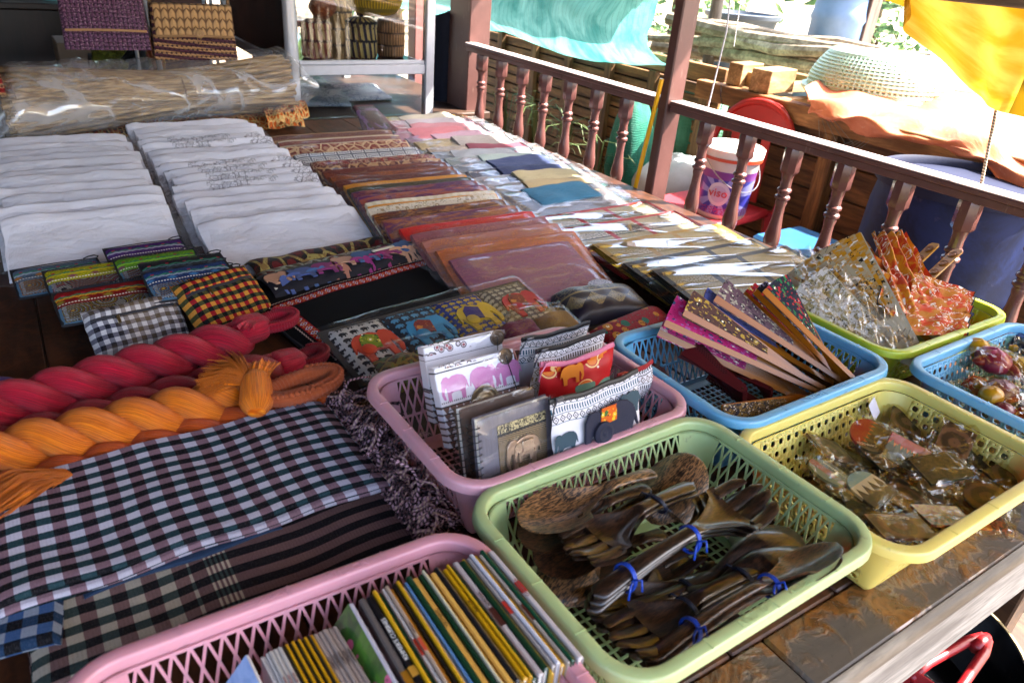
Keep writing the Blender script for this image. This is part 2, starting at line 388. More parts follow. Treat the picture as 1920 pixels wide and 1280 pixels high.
def railing(name, label, y0, y1, ys, x=1.8, zt=1.05, axis=0, cap=True):
    """a moulded hand rail, a foot rail and turned balusters; the part beside the balusters runs along y (axis 0) or x (axis 1)"""
    global BAL
    t = thing(name, label, 'railing')
    def bx(a0, a1, w, z0, z1, nm, ch):
        mb = MB()
        if axis == 0: mb.box(x - w, x + w, a0, a1, z0, z1, ch)
        else: mb.box(a0, a1, x - w, x + w, z0, z1, ch)
        mb.build(nm, M_RAIL, t, ang=25)
    bx(y0, y1, .031, zt - .016, zt - .003, 'handrail', .003)
    mb = MB(); mb.box(*((x - .0285, x + .0285, y0, y1) if axis == 0 else (y0, y1, x - .0285, x + .0285)), zt - .0029, zt, .002); mb.build('highlight_strip', M_HIGHLIGHT, t, ang=25); bx(y0, y1, .024, zt - .035, zt - .0165, 'underrail', .002); bx(y0, y1, .024, zt - .53, zt - .5, 'footrail', .004)  # thin pale top strip carries the rail's bright highlight as colour
    for k in ys:
        if BAL is None: o = baluster_mb().build('baluster', M_BAL, t, ang=30); BAL = o
        else: o = BAL.copy(); COL.objects.link(o); o.parent = t
        o.location = (x, k, zt - .5) if axis == 0 else (k, x, zt - .5)
    return t
railing('railing', 'brown turned baluster railing on the far side between the two square posts', 1.796, 3.076, [1.98 + .164 * i for i in range(7)])
railing('railing', 'brown turned baluster railing in the foreground right of the slim post', -.216, 1.748, [1.6 - .165 * i for i in range(11)])
railing('railing', 'pinkish railing seen through the lower glass of the display cabinet', .5, 1.92, [.62 + .15 * i for i in range(9)], 4.5, .98, 1)

# yellow pole leaning beside the slim post
mb = MB(); a, b = atx(1241, 148, 1.75), atx(1191, 352, 1.75); d = (b - a).normalized()
mb.tube([a, a + d * .35, a + d * ((a.z - .106) / -d.z)], .0075, 10)
tag(mb.build('pole', plain('#e0a30a', .35, .1)), 'bright yellow pole leaning upright against the slim post', 'pole')
# ================================================================== cloth helpers
@cached
def cloth(kind='plain', a='#ffffff', b='#000000', c='#888888', scale=1.0, rough=.75, sheen=.3, seed=0, sat=1.0):
    """fabric; uv is in metres"""
    g = G('woven_cloth'); u, v = g.uv(); p = g.vec(u, v, float(seed)); sc_ = scale
    fib = g.noise(g.vec(u * 6, v, float(seed)), 260, 3); soft = g.noise(p, 8, 5, .6)
    if kind == 'plain': col = g.mix(soft, a, [k * .82 for k in C(a)]); col = g.mix(g.noise(g.vec(u * .4, v * 3.0, float(seed)), 9, 3).st(.45, .7) * .22, col, [C(a)[0] * .75, C(a)[1] * .66, C(a)[2] * .62])
    elif kind == 'silk':                                 # two-tone woven silk with patches of brocade
        patch = (g.noise(g.vec(u * .5, v * 2.0, float(seed)), 22 * sc_, 4, .7, .8) * 1.0).st(.44, .56)
        br = g.noise(g.vec(u, v, float(seed)), 230, 2, .5).gt(.5); col = g.mix(patch, a, b); col = g.mix(patch * br * .6, col, c)
        col = g.mix(g.noise(g.vec(u, v * 14, 2.0), 20, 3).st(.4, .8) * .35, col, [k * .5 for k in C(a)])
    elif kind == 'damask':
        vv = g.voro(p, 34 * sc_); w = (g.voro(p, 34 * sc_, 'DISTANCE_TO_EDGE')).lt(.09); k = (g.noise(p, 90 * sc_, 2, .5, 1.5)).gt(.52)
        col = g.mix(vv.lt(.32), a, b); col = g.mix(w, col, c); col = g.mix(k * .5, col, b)
    elif kind == 'key':                                  # grey meander on white
        q = .045 / sc_; x = (u / q).fr(); y = (v / q).fr()
        r = ((x - .5).ab()).mx((y - .5).ab()); col = g.mix(((r * 7.0).fr()).lt(.5) * (1 - x.gt(.5) * y.bt(.42, .58)), a, b)
    elif kind == 'print':                                # small floral print
        f1 = g.voro(p, 70 * sc_); f2 = g.voro(p, 70 * sc_, 'F1', 1); r_, g_, b_ = g.sep(f2)
        col = g.mix(f1.lt(.42), a, g.mix(r_.gt(.5), b, c)); col = g.mix(f1.lt(.16), col, '#f2e8c8'); col = g.mix(g.noise(p, 190, 2).gt(.62), col, g.mix(g_.gt(.5), b, '#1a1420'))
    elif kind == 'batik':
        n = g.noise(p, 30 * sc_, 4, .65, 1.2); n2 = g.noise(g.vec(u, v, 7.0), 55 * sc_, 2, .5, .5); n3 = g.noise(g.vec(u, v, 9.0), 18 * sc_, 2)
        col = g.mix(n.st(.44, .56), a, b); col = g.mix(n2.st(.62, .66) * n3.gt(.45), col, '#e8dccc'); col = g.mix((n2 - .5).ab().lt(.018) * n3.lt(.5), col, c)
    elif kind == 'stripe':
        s_ = (v * (28 * sc_)).fr(); col = g.mix(s_.lt(.5), a, b); col = g.mix(fib.gt(.55) * s_.lt(.5) * .35, col, c)
    elif kind == 'ikat':
        s_ = (u * 40 * sc_ + g.noise(p, 120, 2) * .8).fr(); t_ = (v * 18 * sc_).fr(); col = g.mix(s_.lt(.5), a, b); col = g.mix(t_.lt(.25), col, c)
    elif kind == 'sketch':                               # white with scribbled grey outlines
        e = g.voro(p, 60 * sc_, 'DISTANCE_TO_EDGE').lt(.05); k = g.noise(p, 9, 3).gt(.5); n = (g.noise(p, 60, 3, .6, 2) * 2 - 1).ab().lt(.05)
        col = g.mix((e + n).mn(1.0) * k * .75, a, b)
    wv = (u * 2400).sn() * .25 + (v * 2400).sn() * .25
    fold = g.noise(g.vec(u * 1.2, v * 2.2, float(seed)), 18, 4, .55, 1.2)
    return g.fin(g.hsv(col, .5, sat, g.rnd() * .14 + .93), rough, g.bump(wv * .12 + fib * .25 + fold * 1.9, .5, .004), .25, Sheen_Weight=sheen * .2, Sheen_Roughness=.4)

def slab(mb, W, D, T, seed=0, wr=.0015, nu=16, mi=0, layers=1, bulge=.25, x0=0, y0=0, z0=0, tear=0):
    """a folded piece of cloth: W along x, D along y, the fold at the far side"""
    r = T / 2; path = [(.004, 0), (D * .5, 0), (D - r, 0)]
    for k in range(1, 6):
        a = -pi / 2 + pi * k / 6; path.append((D - r + r * cos(a) * 1.05, r + r * sin(a)))
    for k in range(0, 8): path.append((D - r - (D - r - .004) * k / 7, T))
    path += [(-.001, T * .8), (-.003, T * .5), (-.001, T * .2)]
    n = len(path); cum = [0]
    for i in range(n): a, b = path[i], path[(i + 1) % n]; cum.append(cum[-1] + math.hypot(a[0] - b[0], a[1] - b[1]))
    b0 = len(mb.v); sd = seed * 3.17
    for i in range(nu + 1):
        u = i / nu
        for k, (y, z) in enumerate(path):
            top = z > T * .45; e = min(1, min(u, 1 - u) * 9)
            dz = (ns(u * W * 14, y * 20, sd) * wr * 1.5 + ns(u * W * 50, y * 34, sd + 5) * wr * .6) if top else 0
            z = z * (.62 + tear * max(0.0, y / D) ** 3 * 1.3) if tear else z
            zz = z * (1 - bulge * (1 - e) ** 2) + dz + ns(u * W * 5, 3, sd) * wr * .4 * (1 if top else 0)
            yy = y + ns(u * W * 9, 0, sd + 9) * wr * 1.2
            mb.v.append((x0 + u * W + ns(y * 30, 1, sd + u) * wr * .8 * (1 - e), y0 + yy, z0 + zz))
    for i in range(nu):
        for k in range(n):
            k2 = (k + 1) % n; a = b0 + i * n + k; b = b0 + i * n + k2; c = b + n; d = a + n
            mb.face((a, b, c, d)[::-1], ((i / nu * W, cum[k]), (i / nu * W, cum[k + 1]), ((i + 1) / nu * W, cum[k + 1]), ((i + 1) / nu * W, cum[k]))[::-1], mi)
    mb.face([b0 + k for k in range(n)], None, mi); mb.face([b0 + nu * n + k for k in range(n - 1, -1, -1)], None, mi)
    return mb
def sleeve(mb, W, D, T, m=(.02, .02), near=.02, far=.006, seed=0, cr=.004, nu=20, nv=10, puff=.003):
    """clear bag lying over a folded piece: sheet over the top, loose flaps at the sides"""
    ml, mr = m; sd = seed * 2.3 + .5; Wt = W + ml + mr
    def fn(u, v):
        x = -ml + u * Wt; y = -near + v * (D + near + far)
        ins = max(0, min(1, min((x + .004) / .016, (W + .004 - x) / .016))); iy = max(0, min(1, (y + near * .5) / .012)) if near else 1
        h = T * ins * iy; z = h + .0016 + puff * ins * iy * (.5 + .8 * ns(x * 9, y * 9, sd))
        z += abs(ns(x * 26, y * 26, sd + 3)) * cr + abs(ns(x * 60, y * 40, sd + 8)) * cr * .5
        if v > .93: z -= (T + .002) * (v - .93) / .07 * .75
        return (x, y + ns(x * 12, 2, sd) * .003, max(z, .0008))
    mb.grid(fn, nu, nv, L=(Wt, D)); return mb

WHITE = cloth('plain', '#e4e1e6', rough=.7, sheen=.3); SKETCH = cloth('sketch', '#dedbe0', '#6a6668', rough=.7); 
FILM = film(22, .10, .3); FILM2 = film(14, .03, .35); FILM3 = film(30, .03, .4, rough=.05); FILMW = film(16, .05, .3, refl=.8)

def bagged(name, label, cat, group, x, y, W, D, T, tilt, fabric, seed, rz=0, z=TZ, m=(.02, .02), near=.02, filmmat=None, wr=.0016, cr=.004, nu=16, extra=None, tear=.6):
    t = thing(name, label, cat, (x, y, z), 0, group); t.rotation_euler = (tilt, 0, rz)
    mb = slab(MB(), W, D, T, seed, wr, nu, tear=tear); c = mb.build('cloth', fabric, t, ang=60)
    mb = sleeve(MB(), W, D, T * (1 + .15 * tear), m, near, .008, seed, cr); mb.build('plastic_sleeve', filmmat or FILM, t, ang=180)
    if extra: extra(t)
    return t
def shingle(n, y0, pitch, T, D):
    return math.asin(min(.6, T / pitch))
R = random.Random(3)
# first column of white scarves (left)
N1 = 11; p1 = (2.60 - 1.80) / (N1 - 1)
def col_white(N, ya, yb, x, W, word, fab, mk, T=.019):
    pit = (yb - ya) / (N - 1); tl = math.asin(T / pit)
    for i in range(N):
        y = ya + i * pit + R.uniform(-.006, .006); f = fab(i)
        bagged('scarf', '%s scarf in a clear sleeve, %s from the front in the %s' % (mk(i), ORDN[i], word),
               'scarf', 'white scarves in clear sleeves', x + R.uniform(-.012, .012), y, W + R.uniform(-.01, .012), .21 + R.uniform(-.008, .008), T * .9, tl * R.uniform(.85, 1.02), f, i + int(x * 100), R.uniform(-.02, .02), m=(R.uniform(.02, .04), R.uniform(.015, .045)), near=.012, filmmat=FILMW, wr=.0040, cr=.0010, nu=24, tear=1.0)
col_white(N1, 1.70, 2.43, -.075, .345, 'leftmost column', lambda i: WHITE, lambda i: 'white')
col_white(15, 1.555, 2.56, .312, .385, 'second white column', lambda i: SKETCH if i in (4, 5, 6, 7, 10, 11) else WHITE, lambda i: 'white scarf-patterned'.replace('scarf-patterned', 'line-printed') if i in (4, 5, 6, 7, 10, 11) else 'plain white')
# red ends sewn on two of the far scarves
# coloured silk scarves, third column, nearest first
SILK = [('dusty rose and violet', 'silk', '#82485c', '#8e565a', '#6e4058'), ('coppery orange', 'silk', '#96502e', '#b4642a', '#8c4450'), ('pinkish copper', 'silk', '#9c6258', '#b0683c', '#84464e'),
        ('mauve edged', 'silk', '#8a4a50', '#7a4048', '#b06a5a'), ('bright red', 'silk', '#b81a18', '#a81414', '#c83a20'), ('purple and copper', 'silk', '#5e2a4a', '#93502e', '#a0623a'),
        ('dark brown with gold brocade', 'silk', '#4a1c14', '#8a4e1a', '#a0702c'), ('cream with small pattern', 'print', '#cfc0a8', '#a08a68', '#b8a888'), ('cream with orange edge', 'ikat', '#d2c4ac', '#c8b898', '#d08a2c'),
        ('violet and copper', 'silk', '#5a2450', '#9a4c30', '#8a4a4a'), ('deep violet', 'silk', '#532048', '#7e3e34', '#8a4c3a'), ('olive and black', 'silk', '#3c3418', '#24200f', '#6a5a28'),
        ('golden orange', 'silk', '#c07a1c', '#d08c28', '#a86a18'), ('dull maroon', 'silk', '#57281f', '#6c3226', '#3a1a14'), ('rust brown brocade', 'silk', '#6a2c1a', '#9a5220', '#4c1c14'),
        ('reddish brown', 'silk', '#5c241a', '#80402a', '#3c1812'), ('dark maroon', 'damask', '#4a1414', '#8a5a3a', '#b08a60'), ('red and beige paisley', 'damask', '#7a1c1a', '#b8a080', '#5a1414'),
        ('white with grey key pattern', 'key', '#cfccc8', '#6a6a70', '#888888'), ('red and cream damask', 'damask', '#6e1616', '#a87a5c', '#c8a880'), ('pale beige striped', 'stripe', '#b8a890', '#6a2420', '#d8ccb8'), ('brown and beige', 'stripe', '#8a6a50', '#541c1a', '#c8b8a0')]
Tt = .016; FLP = [(840, 484), (812, 466), (787, 450), (768, 436), (748, 426), (712, 411), (697, 399), (687, 388), (680, 378), (666, 367), (657, 358), (650, 351), (640, 345), (626, 337), (616, 329), (601, 319), (590, 312), (578, 303), (548, 289), (532, 274), (518, 264), (505, 254)]; n3 = len(SILK); yA = 1.30
ys3 = [1.285, 1.455 - .02, 1.50, 1.545] ; ycur = 1.255; seq = []
pits = [.0, .085, .060, .05, .045, .06] + [.058] * 30
for i in range(n3):
    ycur += pits[i] * 1.0; seq.append(ycur)
kk = (2.68 - seq[5]) / (seq[-1] - seq[5])
for i in range(6, n3): seq[i] = seq[5] + (seq[i] - seq[5]) * kk
for i, (nm, kd, a, b, c) in enumerate(SILK):
    far = i / n3; W = .375 if i == 0 else .385 - .0 * i + (.04 if i > 14 else 0) ; xx = (.808 if i == 0 else .80 + (i > 2) * -.012) + R.uniform(-.008, .008)
    pt = 0
    tl = .24 if i == 0 else math.asin(min(.4, Tt / .050)) * R.uniform(.95, 1.03); DD = .185 if i == 0 else .2; W = .33 if i == 0 else .385 + max(0, i - 12) * .005; FLc = at(*FLP[i], TZ + .012 * (i == 0) + DD * sin(tl) + Tt); xx, yy = FLc.x, FLc.y - DD * cos(tl)
    bagged('scarf', '%s scarf, %s from the front in the coloured column' % (nm, ORDN[i]), 'scarf', 'coloured silk scarves in clear sleeves',
           xx, yy, W, DD, Tt * .9, tl, cloth(kd, a, b, c, rough=.5, sheen=.25, seed=i), 40 + i, R.uniform(-.025, .01), m=(.02, .028), near=.01, filmmat=FILM2, wr=.0012, cr=.0012, z=TZ + (.012 if i == 0 else .001))
# fourth column: loose mixed bags
MIX = [('grey with a blue silk square', '#4a454a', '#1f5a78'), ('pale grey and straw', '#6f6b6a', '#a08e68'), ('white and cream', '#94929a', '#a89c78'), ('slate and navy', '#4a4c5c', '#242e54'), ('pale grey and navy', '#77808c', '#343e62'),
       ('white and pale aqua', '#8a9694', '#9aa8a4'), ('pale blue and grey', '#7c8694', '#8c9096'), ('cream and dark pink', '#b0a090', '#7a3a48'), ('straw and grey', '#a89468', '#9c9490'), ('lilac', '#94738c', '#b090a0'),
       ('pink and mauve', '#a8788c', '#b87078'), ('coral', '#ac7078', '#b88088'), ('pale pink', '#b890a0', '#a8a0a8'), ('olive and cream', '#9a8a40', '#b8b0a0')]
for i, (nm, a, b) in enumerate(MIX):
    y = 1.60 + i * .080; x = 1.165 + .0045 * i + R.uniform(-.012, .016)
    def sq(t, b=b, i=i):
        mb = slab(MB(), .24, .11, .012, i + 60, .004, 12); mb.build('folded_square', cloth('silk', b, [k * 1.1 for k in C(b)], [k * .8 for k in C(b)], seed=i + 50), t, M=TRS(.10 + R.uniform(-.05, .06), .085, .0125, 0, 0, R.uniform(-.1, .1)), ang=60)
    bagged('scarf', '%s scarf bag, %s from the front in the railing column' % (nm, ORDN[i]), 'scarf', 'scarves in loose bags beside the railing', x, y, .40, .2, .012, .14 * R.uniform(.85, 1.1), cloth('plain', a, seed=i, rough=.6), 80 + i, R.uniform(-.05, .05), m=(.04, .07), near=.03, filmmat=film(12, .13, .7, refl=1.6), wr=.003, cr=.005, extra=sq)
# dark stack of small sleeves standing between the columns at the back
for i, cc in enumerate(('#3a1a20', '#6a4a78', '#241c1c', '#4a2028')):
    bagged('scarf', ('dark red', 'lilac', 'black', 'maroon')[i] + ' narrow scarf sleeve fanned between the two back columns', 'scarf', 'narrow sleeves fanned at the back', 1.07 + i * .02, 2.56 + i * .01, .09, .22, .012, .2, cloth('plain', cc), 130 + i, -.25 + i * .1, z=TZ + .03 + i * .004, m=(.01, .01), filmmat=FILM2)

# woven place mats in cellophane
def m_mat(edge, gold=0):
    g = G('woven_mat'); u, v, _ = g.ob(); p = g.vec(u, v, 0.0)
    zz = ((u * 220 + ((v * 60).fr() - .5).ab() * 4).fr()).lt(.5); n = g.noise(p, 240, 2).gt(.5); band = (v * 9 + .1).fr().lt(.33)
    c = g.mix(zz, '#5e5644', '#a89c7c'); c = g.mix(band, c, g.mix(n, '#54504a', '#b0a89c')); c = g.mix(band * ((v * 9 + .1).fr().lt(.04)), c, '#141210')
    c = g.mix(gold * .55, c, '#8a7426'); c = g.mix((u - .2).ab().bt(.055, .072) * (v.gt(.05)), c, edge); e = (u.lt(.016) + v.gt(.285) + u.gt(.434)).mn(1.0); c = g.mix(e, c, edge)  # golden mix stands for the yellow awning's reflection, put into the mat colour
    return g.fin(c, .6, g.bump(zz + n, .4, .0006), .3)
MATS = [('red edged', '#8a1c1c', 2), ('red edged', '#8a1c1c', 2), ('dark gold edged', '#8a6a20', 3), ('black edged', '#26241f', 3), ('black edged', '#2c2a24', 3)]
FILMY = film(5, .03, 1.0, rough=.035, refl=1.6)
def film_long():
    g = G('stretched_cellophane'); x, y, z = g.ob(); n = g.noise(g.vec(x * .22, y * 1.5 + x * .35, z), 8, 2, .4, .3); n2 = g.noise(g.tc('Object'), 40, 2)
    rd = (n * 2 - 1).ab(); bp = g.bump(rd.st(.0, .35) + n2 * .02, .6, .012)
    fr = g.n('ShaderNodeFresnel'); fr.inputs[0].default_value = 1.5; g.t.links.new(bp.k, fr.inputs['Normal'])
    gl = g.n('ShaderNodeBsdfGlossy'); gl.inputs['Roughness'].default_value = .05; g.t.links.new(bp.k, gl.inputs['Normal'])
    tr = g.n('ShaderNodeBsdfTransparent'); m2 = g.n('ShaderNodeMixShader')
    g.put(m2.inputs[0], (S(g, fr.outputs[0]) * .2).mn(.06) + (1 - rd.st(.0, .055)) * .5); g.t.links.new(tr.outputs[0], m2.inputs[1]); g.t.links.new(gl.outputs[0], m2.inputs[2]); g.t.links.new(m2.outputs[0], g.out.inputs[0]); return g.mat
FL = film_long()
FL = film_long()
MT_ = [.06, .07, .10, .12, .14]
MPOS = [(1.160, 1.305, .02, 0.0), (1.150, 1.180, .01, .014), (1.132, 1.015, -.01, .028), (1.105, .865, .0, .040), (1.112, .785, -.02, .052)]
for i, ((nm, ec, st), (x, y, rz, z)) in enumerate(zip(MATS[::1], MPOS)):
    # farthest lies lowest
    t = thing('place_mat_set', '%s woven place mats in cellophane, %s set from the far end' % (nm, ORDN[i]) if i else 'red edged woven place mats in cellophane, farthest set, beside the slim post', 'place mats', (x, y, TZ + .004 + z * .55), 0, 'place mats in cellophane')
    t.rotation_euler = (MT_[i], 0, rz)
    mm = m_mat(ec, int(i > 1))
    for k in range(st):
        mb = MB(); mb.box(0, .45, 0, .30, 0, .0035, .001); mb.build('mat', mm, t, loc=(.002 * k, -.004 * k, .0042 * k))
    sleeve(MB(), .45, .30, .0042 * st, (.012, .02), .015, .01, i + 5, .0006, 24, 14, .004).build('plastic_sleeve', FL, t, ang=180)
# ================================================================== embroidered purses, checked pouches
ELE = [(-.50, .02), (-.52, -.20), (-.47, -.34), (-.40, -.36), (-.40, -.28), (-.43, -.16), (-.38, .0), (-.33, .02), (-.32, -.20), (-.33, -.42), (-.20, -.42), (-.19, -.2), (-.12, -.16), (.10, -.16), (.17, -.2), (.17, -.42), (.31, -.42), (.33, -.18),
       (.40, .0), (.44, -.12), (.47, -.11), (.44, .1), (.40, .22), (.30, .32), (.12, .37), (-.08, .35), (-.18, .29), (-.26, .36), (-.38, .35), (-.47, .24)]
def ele(mb, cx, cy, s, z0=0, z1=.002, M=None, flip=1, mi=0):
    mb.prism([(cx + p[0] * s * flip, cy + p[1] * s) for p in (ELE if flip > 0 else ELE[::-1])][::-1], z0, z1, M, mi); return mb
@cached
def m_embroid(top, mid, acc, base='#14131a', seed=0):
    g = G('embroidery'); u, v, _ = g.ob(); p = g.vec(u, v, float(seed)); vn = v / .105; st_ = g.noise(g.vec(u * 3, v, 0.0), 420, 2)
    zg = (((u * 38).fr() - .5).ab() * .16); y = vn + zg * .6
    band = vn.gt(.56); c = g.mix(g.noise(p, 300, 2).gt(.42), top, [k * .45 for k in C(top)])
    c = g.mix(y.bt(.87, .915), c, '#2e7a5a'); c = g.mix((((u * 420).fr().gt(.35)) * (vn + ((u * 76).fr() - .5).ab() * .05).bt(.80, .862)), c, mid)
    c = g.mix(((g.vec(u, v) and (((u * 30).fr() - .5) * .033 / 1)) .ab().lt(.003)) * vn.bt(.9, .94), c, '#b01a3a')
    c = g.mix((((u * 25 + .3).fr() - .5).ab() * 2 + ((vn - .72) * 9).ab()).lt(.5), c, acc); c = g.mix(vn.bt(.625, .66) * ((u * 190).fr().lt(.6)), c, '#e8e0d0')
    # lower panel: paisley scrolls in rows of stitches
    e = g.voro(g.vec(u, v, float(seed)), 20, 'F1'); rg = (e * 7.5).fr(); row = (u * 230 + v * 90).fr().gt(.3)
    q = g.mix(rg.lt(.32) * row, base, '#8e8a84'); q = g.mix(rg.bt(.45, .6), q, acc); q = g.mix(rg.bt(.72, .86) * row, q, '#a06a3a'); q = g.mix(e.lt(.09), q, '#b8923a')
    ed = (u - .005).mn(.155 - u).mn(v - .004); q = g.mix(ed.bt(.004, .010) * (((u + v) * 210).fr().lt(.5)), q, '#8a9298'); q = g.mix(ed.lt(.002), q, '#4a6a80')
    c = g.mix(band, q, c); hgt = rg + row * .4 + st_ * .5
    return g.fin(c, .75, g.bump(hgt, .6, .0014), .2)
BLACKC = plain('#15141a', .75, .3, .001, 200)
def purse(label, px, py, z, rz, cols, W=.160, H=.120, tilt=.1):
    z += .020
    """px, py: the far left corner of the purse"""
    P = at(px, py, z); mt = m_embroid(*cols, seed=px % 7)
    t = thing('purse', label, 'purse', P - V((-sin(rz) * H, cos(rz) * H, tilt * H)), 0, 'embroidered purses'); t.rotation_euler = (tilt, 0, rz)
    mb = MB(); s = len(cols)
    mb.grid(lambda u, v: (W * (u * .985 + .008), H * (v * .985 + .006), .006 * (1 - (2 * u - 1) ** 8) * (1 - (2 * v - 1) ** 8) + .0012 * ns(u * 7, v * 7, px)), 16, 12, L=(W, H))
    mb.build('embroidered_front', mt, t)
    mb = MB(); mb.tube([(0, 0, .000), (W * .5, -.001, .000), (W, 0, .001), (W + .001, H * .5, .001), (W, H, .001), (W * .5, H + .0015, .002), (0, H, .001), (-.001, H * .5, .001)], .0012, 6, closed=True); mb.box(0, W, 0, H, -.004, .0005, .001); mb.build('piping', BLACKC, t)
    mb = MB(); mb.tube([(W - .002, H - .004, .002), (W + .003, H + .004, .003), (W - .004, H + .008, .004), (W - .016, H + .006, .004), (W - .026, H + .001, .003)], .0013, 6); mb.build('zip_loop', BLACKC, t)
    return t
W_ = '#aab6c2'
for a in [
    ('purple topped embroidered purse, farthest of the purses under the white scarves', 192, 468, TZ + .030, .05, ('#5a2a80', '#c0c0cc', '#4a2a6a')),
    ('pale blue and black embroidered purse at the far left end of the purses', 18, 508, TZ + .012, .07, ('#6a7f96', W_, '#b8742a')),
    ('lime green topped embroidered purse right of the yellow one', 210, 488, TZ + .040, .04, ('#7cc02a', '#9ad03a', '#7a4a5a')),
    ('yellow topped embroidered purse overlapping the pale blue one', 78, 510, TZ + .030, .05, ('#d0c818', '#d8c020', '#8a4a5a')),
    ('black topped embroidered purse peeping out behind the white and blue one', 258, 496, TZ + .052, .03, ('#23262c', '#5a6a78', '#4a5a6a')),
    ('white and navy topped embroidered purse below the lime green one', 263, 512, TZ + .060, .03, ('#2c4a86', W_, '#3a7ab0')),
    ('orange and brown embroidered purse peeping out left of the pink one', 280, 521, TZ + .036, .02, ('#b85a18', '#c87a28', '#8a1a28')),
    ('pink and orange topped embroidered purse just behind the red and yellow checked pouch', 294, 524, TZ + .040, .03, ('#a81c4a', '#d87828', '#8a3a18')),
    ('red and yellow topped embroidered purse left of the blue scrolled one', 95, 551, TZ + .040, .05, ('#a01414', '#d8a020', '#8a7a20')),
    ('blue topped embroidered purse with brown scrolls behind the black and white checked pouch', 139, 541, TZ + .036, .05, ('#28486e', W_, '#8a5428'))]: purse(*a)
@cached
def gingham(a, b, c, d, px=.0105, py=.0105, ang=0.0, weave=True, stain=0):
    """check cloth: a = light by light, b = light by dark, c = dark by light, d = dark by dark"""
    g = G('checked_cloth'); u, v = g.uv(); n = g.noise(g.vec(u * 5, v, 0.0), 220, 3); soft = g.noise(g.vec(u, v, 3.0), 9, 4)
    wob = (soft - .5) * .006; U = ((u + wob) / px / 2).fr().lt(.5); Vv = ((v + wob) / py / 2).fr().lt(.5)
    col = g.mix(Vv, g.mix(U, d, c), g.mix(U, b, a)); col = g.mix(n.gt(.56) * .05, col, '#8a8890'); col = g.hsv(col, .5, 1, n * .5 + .72)
    if stain: col = g.mix(soft.st(.4, .7) * .3, col, '#a08458')
    w2 = ((u * 1500).sn() + (v * 1500).sn()) * .2
    return g.fin(col, .85, g.bump(w2 + n * .4 + soft * 3, .3, .003), .12)
def pouch_soft(label, cs, mat, hbox=.022, name='pouch', zipdir=.72, grp=None, ztop=None):
    """soft zipped pouch between four corners on the table: near-left, near-right, far-left"""
    M, W, H = frame3(*cs); t = thing(name, label, 'pouch', group=grp, M=M)
    def top(u, v):
        e = (1 - (2 * u - 1) ** 6) * (1 - (2 * v - 1) ** 6)
        return (W * u + .004 * ns(v * 4, 1, 2) * (2 * u - 1), H * v + .003 * ns(u * 5, 3, 1), hbox * e ** .6 + .006 * ns(u * 3.5, v * 3.5, W * 9) * e - .004 * math.exp(-((v - zipdir) / .03) ** 2))
    mb = MB(); mb.grid(top, 26, 20, L=(W, H)); mb.grid(lambda u, v: (W * u, H * v, 0), 1, 1); mb.build('bag_body', mat, t)
    mb = MB(); mb.tube([tuple(V(top(.06 + .86 * k / 12, zipdir)) + V((0, 0, .001))) for k in range(13)], .0045, 6, flat=.4); mb.build('zip', BLACKC, t)
    mb = MB(); p = V(top(.3, zipdir)); mb.box(p.x, p.x + .006, p.y - .016, p.y, p.z + .004, p.z + .0055, .0008); mb.build('zip_pull', plain('#8a7a58', .3, metal=1), t)
    return t
z = TZ + .003
pouch_soft('black and white checked zipped pouch with a brown stain beside the red yarn', (at(182, 674, z), at(358, 630, z), at(160, 584, TZ + .068)), gingham('#b8b4b4', '#6d6b72', '#5a5862', '#15161f', .0085, .0085, stain=1))
pouch_soft('red, yellow and black checked zipped pouch above the red yarn', (at(385, 645, z), at(520, 595, z), at(312, 540, TZ + .085)), gingham('#b8782a', '#841418', '#3a3a1c', '#100e0c', .009, .009), .03)

# ================================================================== yarn skeins
@cached
def m_yarn(a, b, hi):
    g = G('silk_yarn'); u, v = g.uv(); f1 = g.noise(g.vec(u * .35, v * 2.6 + u * .5, 0.0), 40, 4, .65, .15); f2 = g.noise(g.vec(u * .8, v * 9 + u * .8, 1.0), 60, 2)
    c = g.mix(f1.st(.38, .62), a, b); c = g.mix(f2.st(.52, .72) * .6, c, hi)
    return g.fin(c, .38, g.bump(f1 + f2 * .7, .9, .003), .35, Sheen_Weight=.05, Anisotropic=.5)
YR = m_yarn('#7c0018', '#c8042e', '#f21e50'); YR2 = m_yarn('#68000c', '#a0001c', '#c00c28'); YO = m_yarn('#b84e00', '#f08008', '#ffb43c'); YO2 = m_yarn('#a03400', '#d05400', '#ec7c10'); YOL = m_yarn('#a8481c', '#c45c2a', '#dd8050'); YP = m_yarn('#2a0a4a', '#46167a', '#6a3a9a')
def skein_strands(t, A, B, mat, r=.027, hr=.020, pitch=.175, ph=0, n=2, zmin=None):
    A, B = V(A), V(B); L = (B - A).length; d = (B - A) / L; up = V((0, 0, 1)); s = d.cross(up).normalized(); up = s.cross(d)
    for k in range(n):
        pts = []; N = int(L / .008); R_ = []
        for i in range(N + 1):
            x = i / N * L; a = -2 * pi * x / pitch + ph + 2 * pi * k / n; tp = min(1, min(x, L - x) / .035 + .55)
            pts.append(A + d * x + (s * cos(a) + up * sin(a)) * hr * tp); R_.append(r * (.82 + .18 * tp) * (1 + .04 * ns(x * 20, k, 3)))
        MB().tube(pts, R_, 18).build('yarn_strand', mat, t, ang=180)
def strands_mb(mb, curves, r=.0009, n=4):
    for c in curves: mb.tube(c, r, n, cap=False)
    return mb
